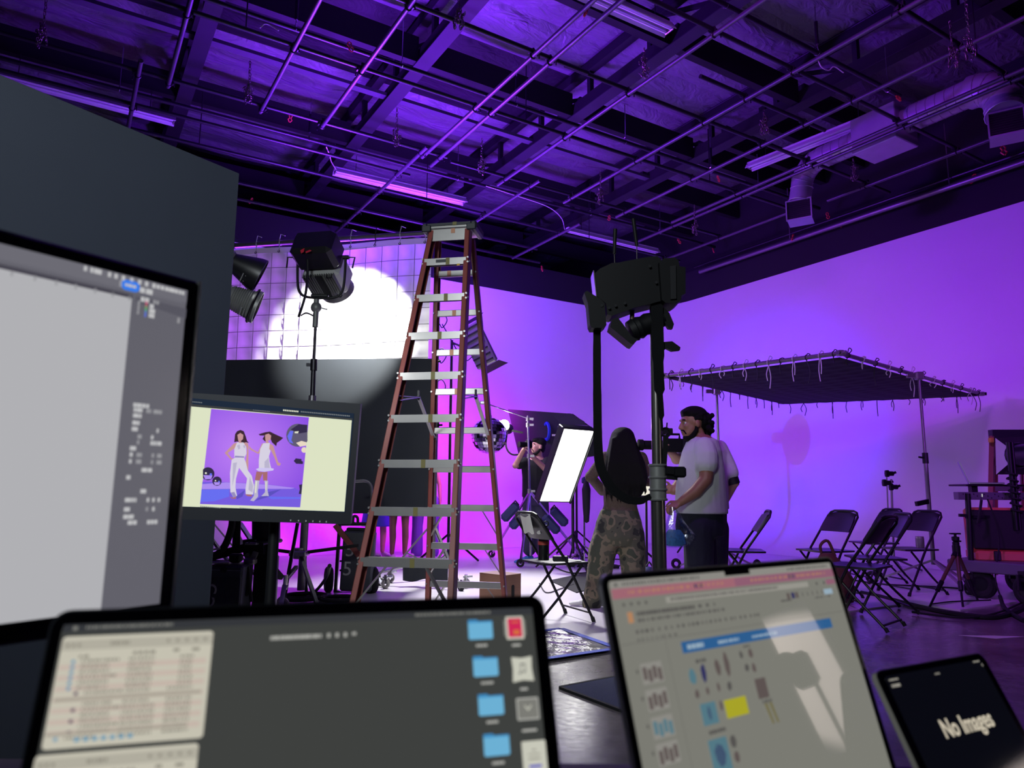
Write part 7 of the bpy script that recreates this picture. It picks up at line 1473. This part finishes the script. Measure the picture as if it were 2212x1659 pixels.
MB().bar(E_(518, 1130, .1), E_(548, 1175, .0), .03, .014).build('cross_brace', 'aluminium', cc, True); MB().bar(E_(500, 1130, .1), E_(525, 1182, .0), .03, .014).build('cross_brace', 'aluminium', cc, True)
m = MB(); m.box(E_(544, 1174, -.12), (.07, .05, .014), None, .003); m.box(E_(541, 1212, -.1), (.07, .06, .04), RZ(0), .01); m.bar(E_(533, 1196, -.1), E_(543, 1215, -.1), .035, .03); m.bar(E_(553, 1192, -.1), E_(543, 1216, -.1), .025, .03); m.build('cleat', 'aluminium', cc, True)
for px, py in ((538, 1171), (552, 1167), (557, 1172)): MB().cyl(E_(px, py, -.15), E_(px, py, -.11), .006, n=8).build('bolt', 'chrome', cc, True)
MB().box(E_(588, 1260, .05), (.06, .05, .35), None, .01).build('side_plate', 'black_plastic', cc, True); MB().bar(E_(594, 1232, .05), E_(608, 1248, .1), .03, .03).build('foot_arm', 'black_metal', cc, True)
# power pack on its side with round emblem
pk = E_(475, 1260, -.1); M = frame(E_(442, 1330, -.25), x=(1, .05, 0), z=(.02, 0, 1)); pw = thing('power_pack', 'black ribbed power pack with white lettering at the lower left', 'power pack', M=M); LW = .20
MB().box((.10, .10, .14), (.20, .22, .30), None, .012).build('case', 'pack_black', pw)
for k in range(20): MB().box((.006+.0098*k, -.012, .11), (.004, .006, .22)).build('rib', 'pack_black', pw, smooth=False)
text('C', .085, T(.028, -.017, .155) @ RY(PI/2), 'emblem_lettering', 'print_white', pw, .001, offset=.002); text('C', .085, T(.028, -.017, .078) @ RY(-PI/2), 'emblem_lettering', 'print_white', pw, .001, offset=.002)
MB().box((.10, -.012, .262), (.20, .004, .004)).build('seam', 'silver_print', pw, smooth=False); m = MB(); m.lathe([(0, 0), (.02, 0), (.018, .008), (0, .01)], 16, T(.09, -.012, .265) @ RX(PI/2)); m.build('knob', 'black_plastic', pw)
m = MB(); m.box((.05, .02, .305), (.12, .10, .014), RZ(.3), .004); m.build('bright_plate', 'aluminium', pw); MB().box((.14, .04, .33), (.07, .06, .05), None, .01).build('clip', 'black_metal', pw)
# bungee and straps by the flat
hs = thing('hose', 'thick black hose looping under the monitor at left with a white dotted cord', 'hose', E_(460, 1203, -.2))
MB().tube(spline([E_(405, 1178, -.2), E_(430, 1200, -.2), E_(460, 1203, -.2), E_(485, 1180, -.2), E_(500, 1140, -.2), E_(502, 1110, -.2)], 6), .022, 8).build('tube', 'rubber', hs, True)
MB().tube(spline([E_(414, 1180, -.23), E_(425, 1184, -.23), E_(440, 1188, -.23), E_(455, 1188, -.23), E_(476, 1184, -.22)], 5), .006, 6).build('cord', 'tie_cord', hs, True)
m = MB(); m.tube(spline([E_(530, 1225, -.15), E_(525, 1260, -.15), E_(532, 1285, -.15), E_(538, 1255, -.15), E_(535, 1225, -.15), E_(543, 1300, -.15)], 6), .011, 8); solo('cable_loop', m, 'rubber', 'black cable loops hanging beside the lift column', 'cable', E_(532, 1280, -.15))
m = MB(); m.tube(spline([G(712, 1222, .5), G(706, 1245, .3), G(690, 1268, .12), G(672, 1285, .03), G(650, 1296, .03)], 6), .014, 8); solo('floor_cable', m, 'rubber', 'thick cable drooping from the hand truck to the floor', 'cable', G(672, 1285, .03), group='cables on the studio floor')
# chrome floor caster left of the stand legs
cst2 = thing('light_stand_foot', 'chrome stand foot with caster beside the lift column', 'stand base', Vector((D(612, 1290, 6.2).x, 6.2, .012))); c = Vector((D(610, 1290, 6.2).x, 6.2, .06))
m = MB(); m.torus(.04, .02, 16, 8, T(*c) @ RZ(.4) @ RX(PI/2)); m.build('caster', 'wheel_grey', cst2, True); m = MB(); m.bar(c, c+Vector((.02, 0, .16)), .05, .04); m.cyl(c+Vector((.02, 0, .12)), c+Vector((.02, 0, .24)), .02, n=10); m.build('fork', 'chrome', cst2, True); MB().bar(c+Vector((.02, 0, .2)), D(640, 1225, 6.6), .03, .03).build('leg', 'chrome', cst2, True)

# ------------------------------------------------------------------ white board and lamp to the right of the table (seen as a reflection in the laptop)
wbd = thing('foam_board', 'narrow white board on a stand to the right of the table', 'board', (5.34, .79, 0))
MB().box((5.34, .79, 1.26), (.02, .34, .98), None, .003).build('board', 'paper', wbd, True, smooth=False)
MB().cyl((5.37, .79, .0), (5.37, .79, 1.7), .014, n=10).build('pole', 'black_metal', wbd, True)
for k in range(3): a = .4+2*PI*k/3; MB().bar((5.37, .79, .3), (5.37+.4*math.cos(a), .79+.4*math.sin(a), .012), .02, .02).build('leg', 'black_metal', wbd, True)
bl2 = thing('monolight', 'black flash head on a stand in front of the white board', 'studio lamp', (4.6, .76, 0))
MB().cyl((4.6, .76, 0), (4.6, .76, 1.15), .014, n=10).build('pole', 'black_metal', bl2, True); MB().box((4.6, .72, 1.25), (.22, .16, .20), None, .03).build('head', 'black_plastic', bl2, True); MB().lathe([(0, 0), (.07, 0), (.09, .1), (.08, .1), (0, .05)], 18, along((4.52, .68, 1.27), (4.3, .62, 1.28))).build('reflector', 'black_metal', bl2, True)
for k in range(3): a = .9+2*PI*k/3; MB().bar((4.6, .76, .5), (4.6+.4*math.cos(a), .76+.4*math.sin(a), .012), .02, .02).build('leg', 'black_metal', bl2, True)

# ------------------------------------------------------------------ small things seen between the bigger ones
MB().tube(spline([H_(764, 1040), H_(790, 1039), H_(801, 1048), H_(803, 1070), H_(803, 1132)], 5), .014, 8).build('tall_handle', 'pipe_steel', ht_, True)
MB().bar(H_(724, 1134, -.2), H_(778, 1203, -.2), .03, .05).build('diagonal_strut', 'fibreglass_red', ht_, True)
mat('pale_lit', (230, 230, 210), .5, emit=(222, 226, 182), estr=.9)
b = Vector((D(1396, 1150, 8.7).x, 8.7, .012)); sp_ = thing('small_light_panel', 'small pale glowing panel between the woman and the chrome column', 'studio lamp', b)
M = frame(D(1395, 1038, 8.7), x=(.9, .2, 0), z=(0, 0, 1)); MB().box((0, .02, 0), (.16, .04, .38), M, .006).build('case', 'black_plastic', sp_, True); MB().box((0, -.004, 0), (.14, .006, .355), M).build('diffuser', 'pale_lit', sp_, True, smooth=False); MB().cyl(b, D(1396, 1072, 8.74), .014, n=8).build('column', 'black_metal', sp_, True)
for k in range(3): a = .3+2*PI*k/3; MB().bar(b+Vector((0, 0, .3)), b+Vector((.35*math.cos(a), .35*math.sin(a), .01)), .02, .02).build('leg', 'black_metal', sp_, True)
b = Vector((D(1262, 1150, 9.9).x, 9.9, .012)); um = thing('umbrella_stand', 'thin stand with a closed black umbrella right of the glowing panel', 'stand', b)
MB().cyl(b, D(1262, 1030, 9.9), .012, n=8).build('column', 'chrome', um, True); MB().lathe([(.0, 0), (.035, .02), (.05, .2), (.06, .45), (.03, .56), (.0, .6)], 12, T(*D(1267, 1130, 9.85))).build('closed_umbrella', 'black_matte', um, True); MB().box(D(1262, 1038, 9.9), (.07, .06, .08), None, .012).build('bracket', 'sandbag_blue', um, True)
for k in range(3): a = .1+2*PI*k/3; MB().bar(b+Vector((0, 0, .28)), b+Vector((.4*math.cos(a), .4*math.sin(a), .01)), .02, .02).build('leg', 'chrome', um, True)
pp = [G(px, py, .013) for px, py in ((1187, 1255), (1285, 1234), (1330, 1262), (1245, 1281))]; m = MB(); m.add(pp+[p+Vector((0, 0, .008)) for p in pp], [(0, 1, 2, 3), (4, 5, 6, 7)]+[(i, (i+1) % 4, 4+(i+1) % 4, 4+i) for i in range(4)])
solo('floor_rug', m, 'quilt_black', 'dark rug on the white floor behind the chair with the bottle', 'rug', (pp[0]+pp[2])/2, smooth=False)
b = D(1402, 1192, 7.6); b.z = .012; bg3 = thing('sandbag', 'blue sandbag on the floor between the woman and the chrome column', 'sandbag', b)
blobm([(0, 0, 0, .12, .09), (0, 0, .08, .14, .10), (0, 0, .18, .10, .07), (0, 0, .24, .04, .03)], 14, 21, .06).build('pouch', 'sandbag_blue', bg3); MB().tube([(-.05, 0, .22), (0, 0, .29), (.05, 0, .22)], .012, 6).build('handle', 'black_matte', bg3)
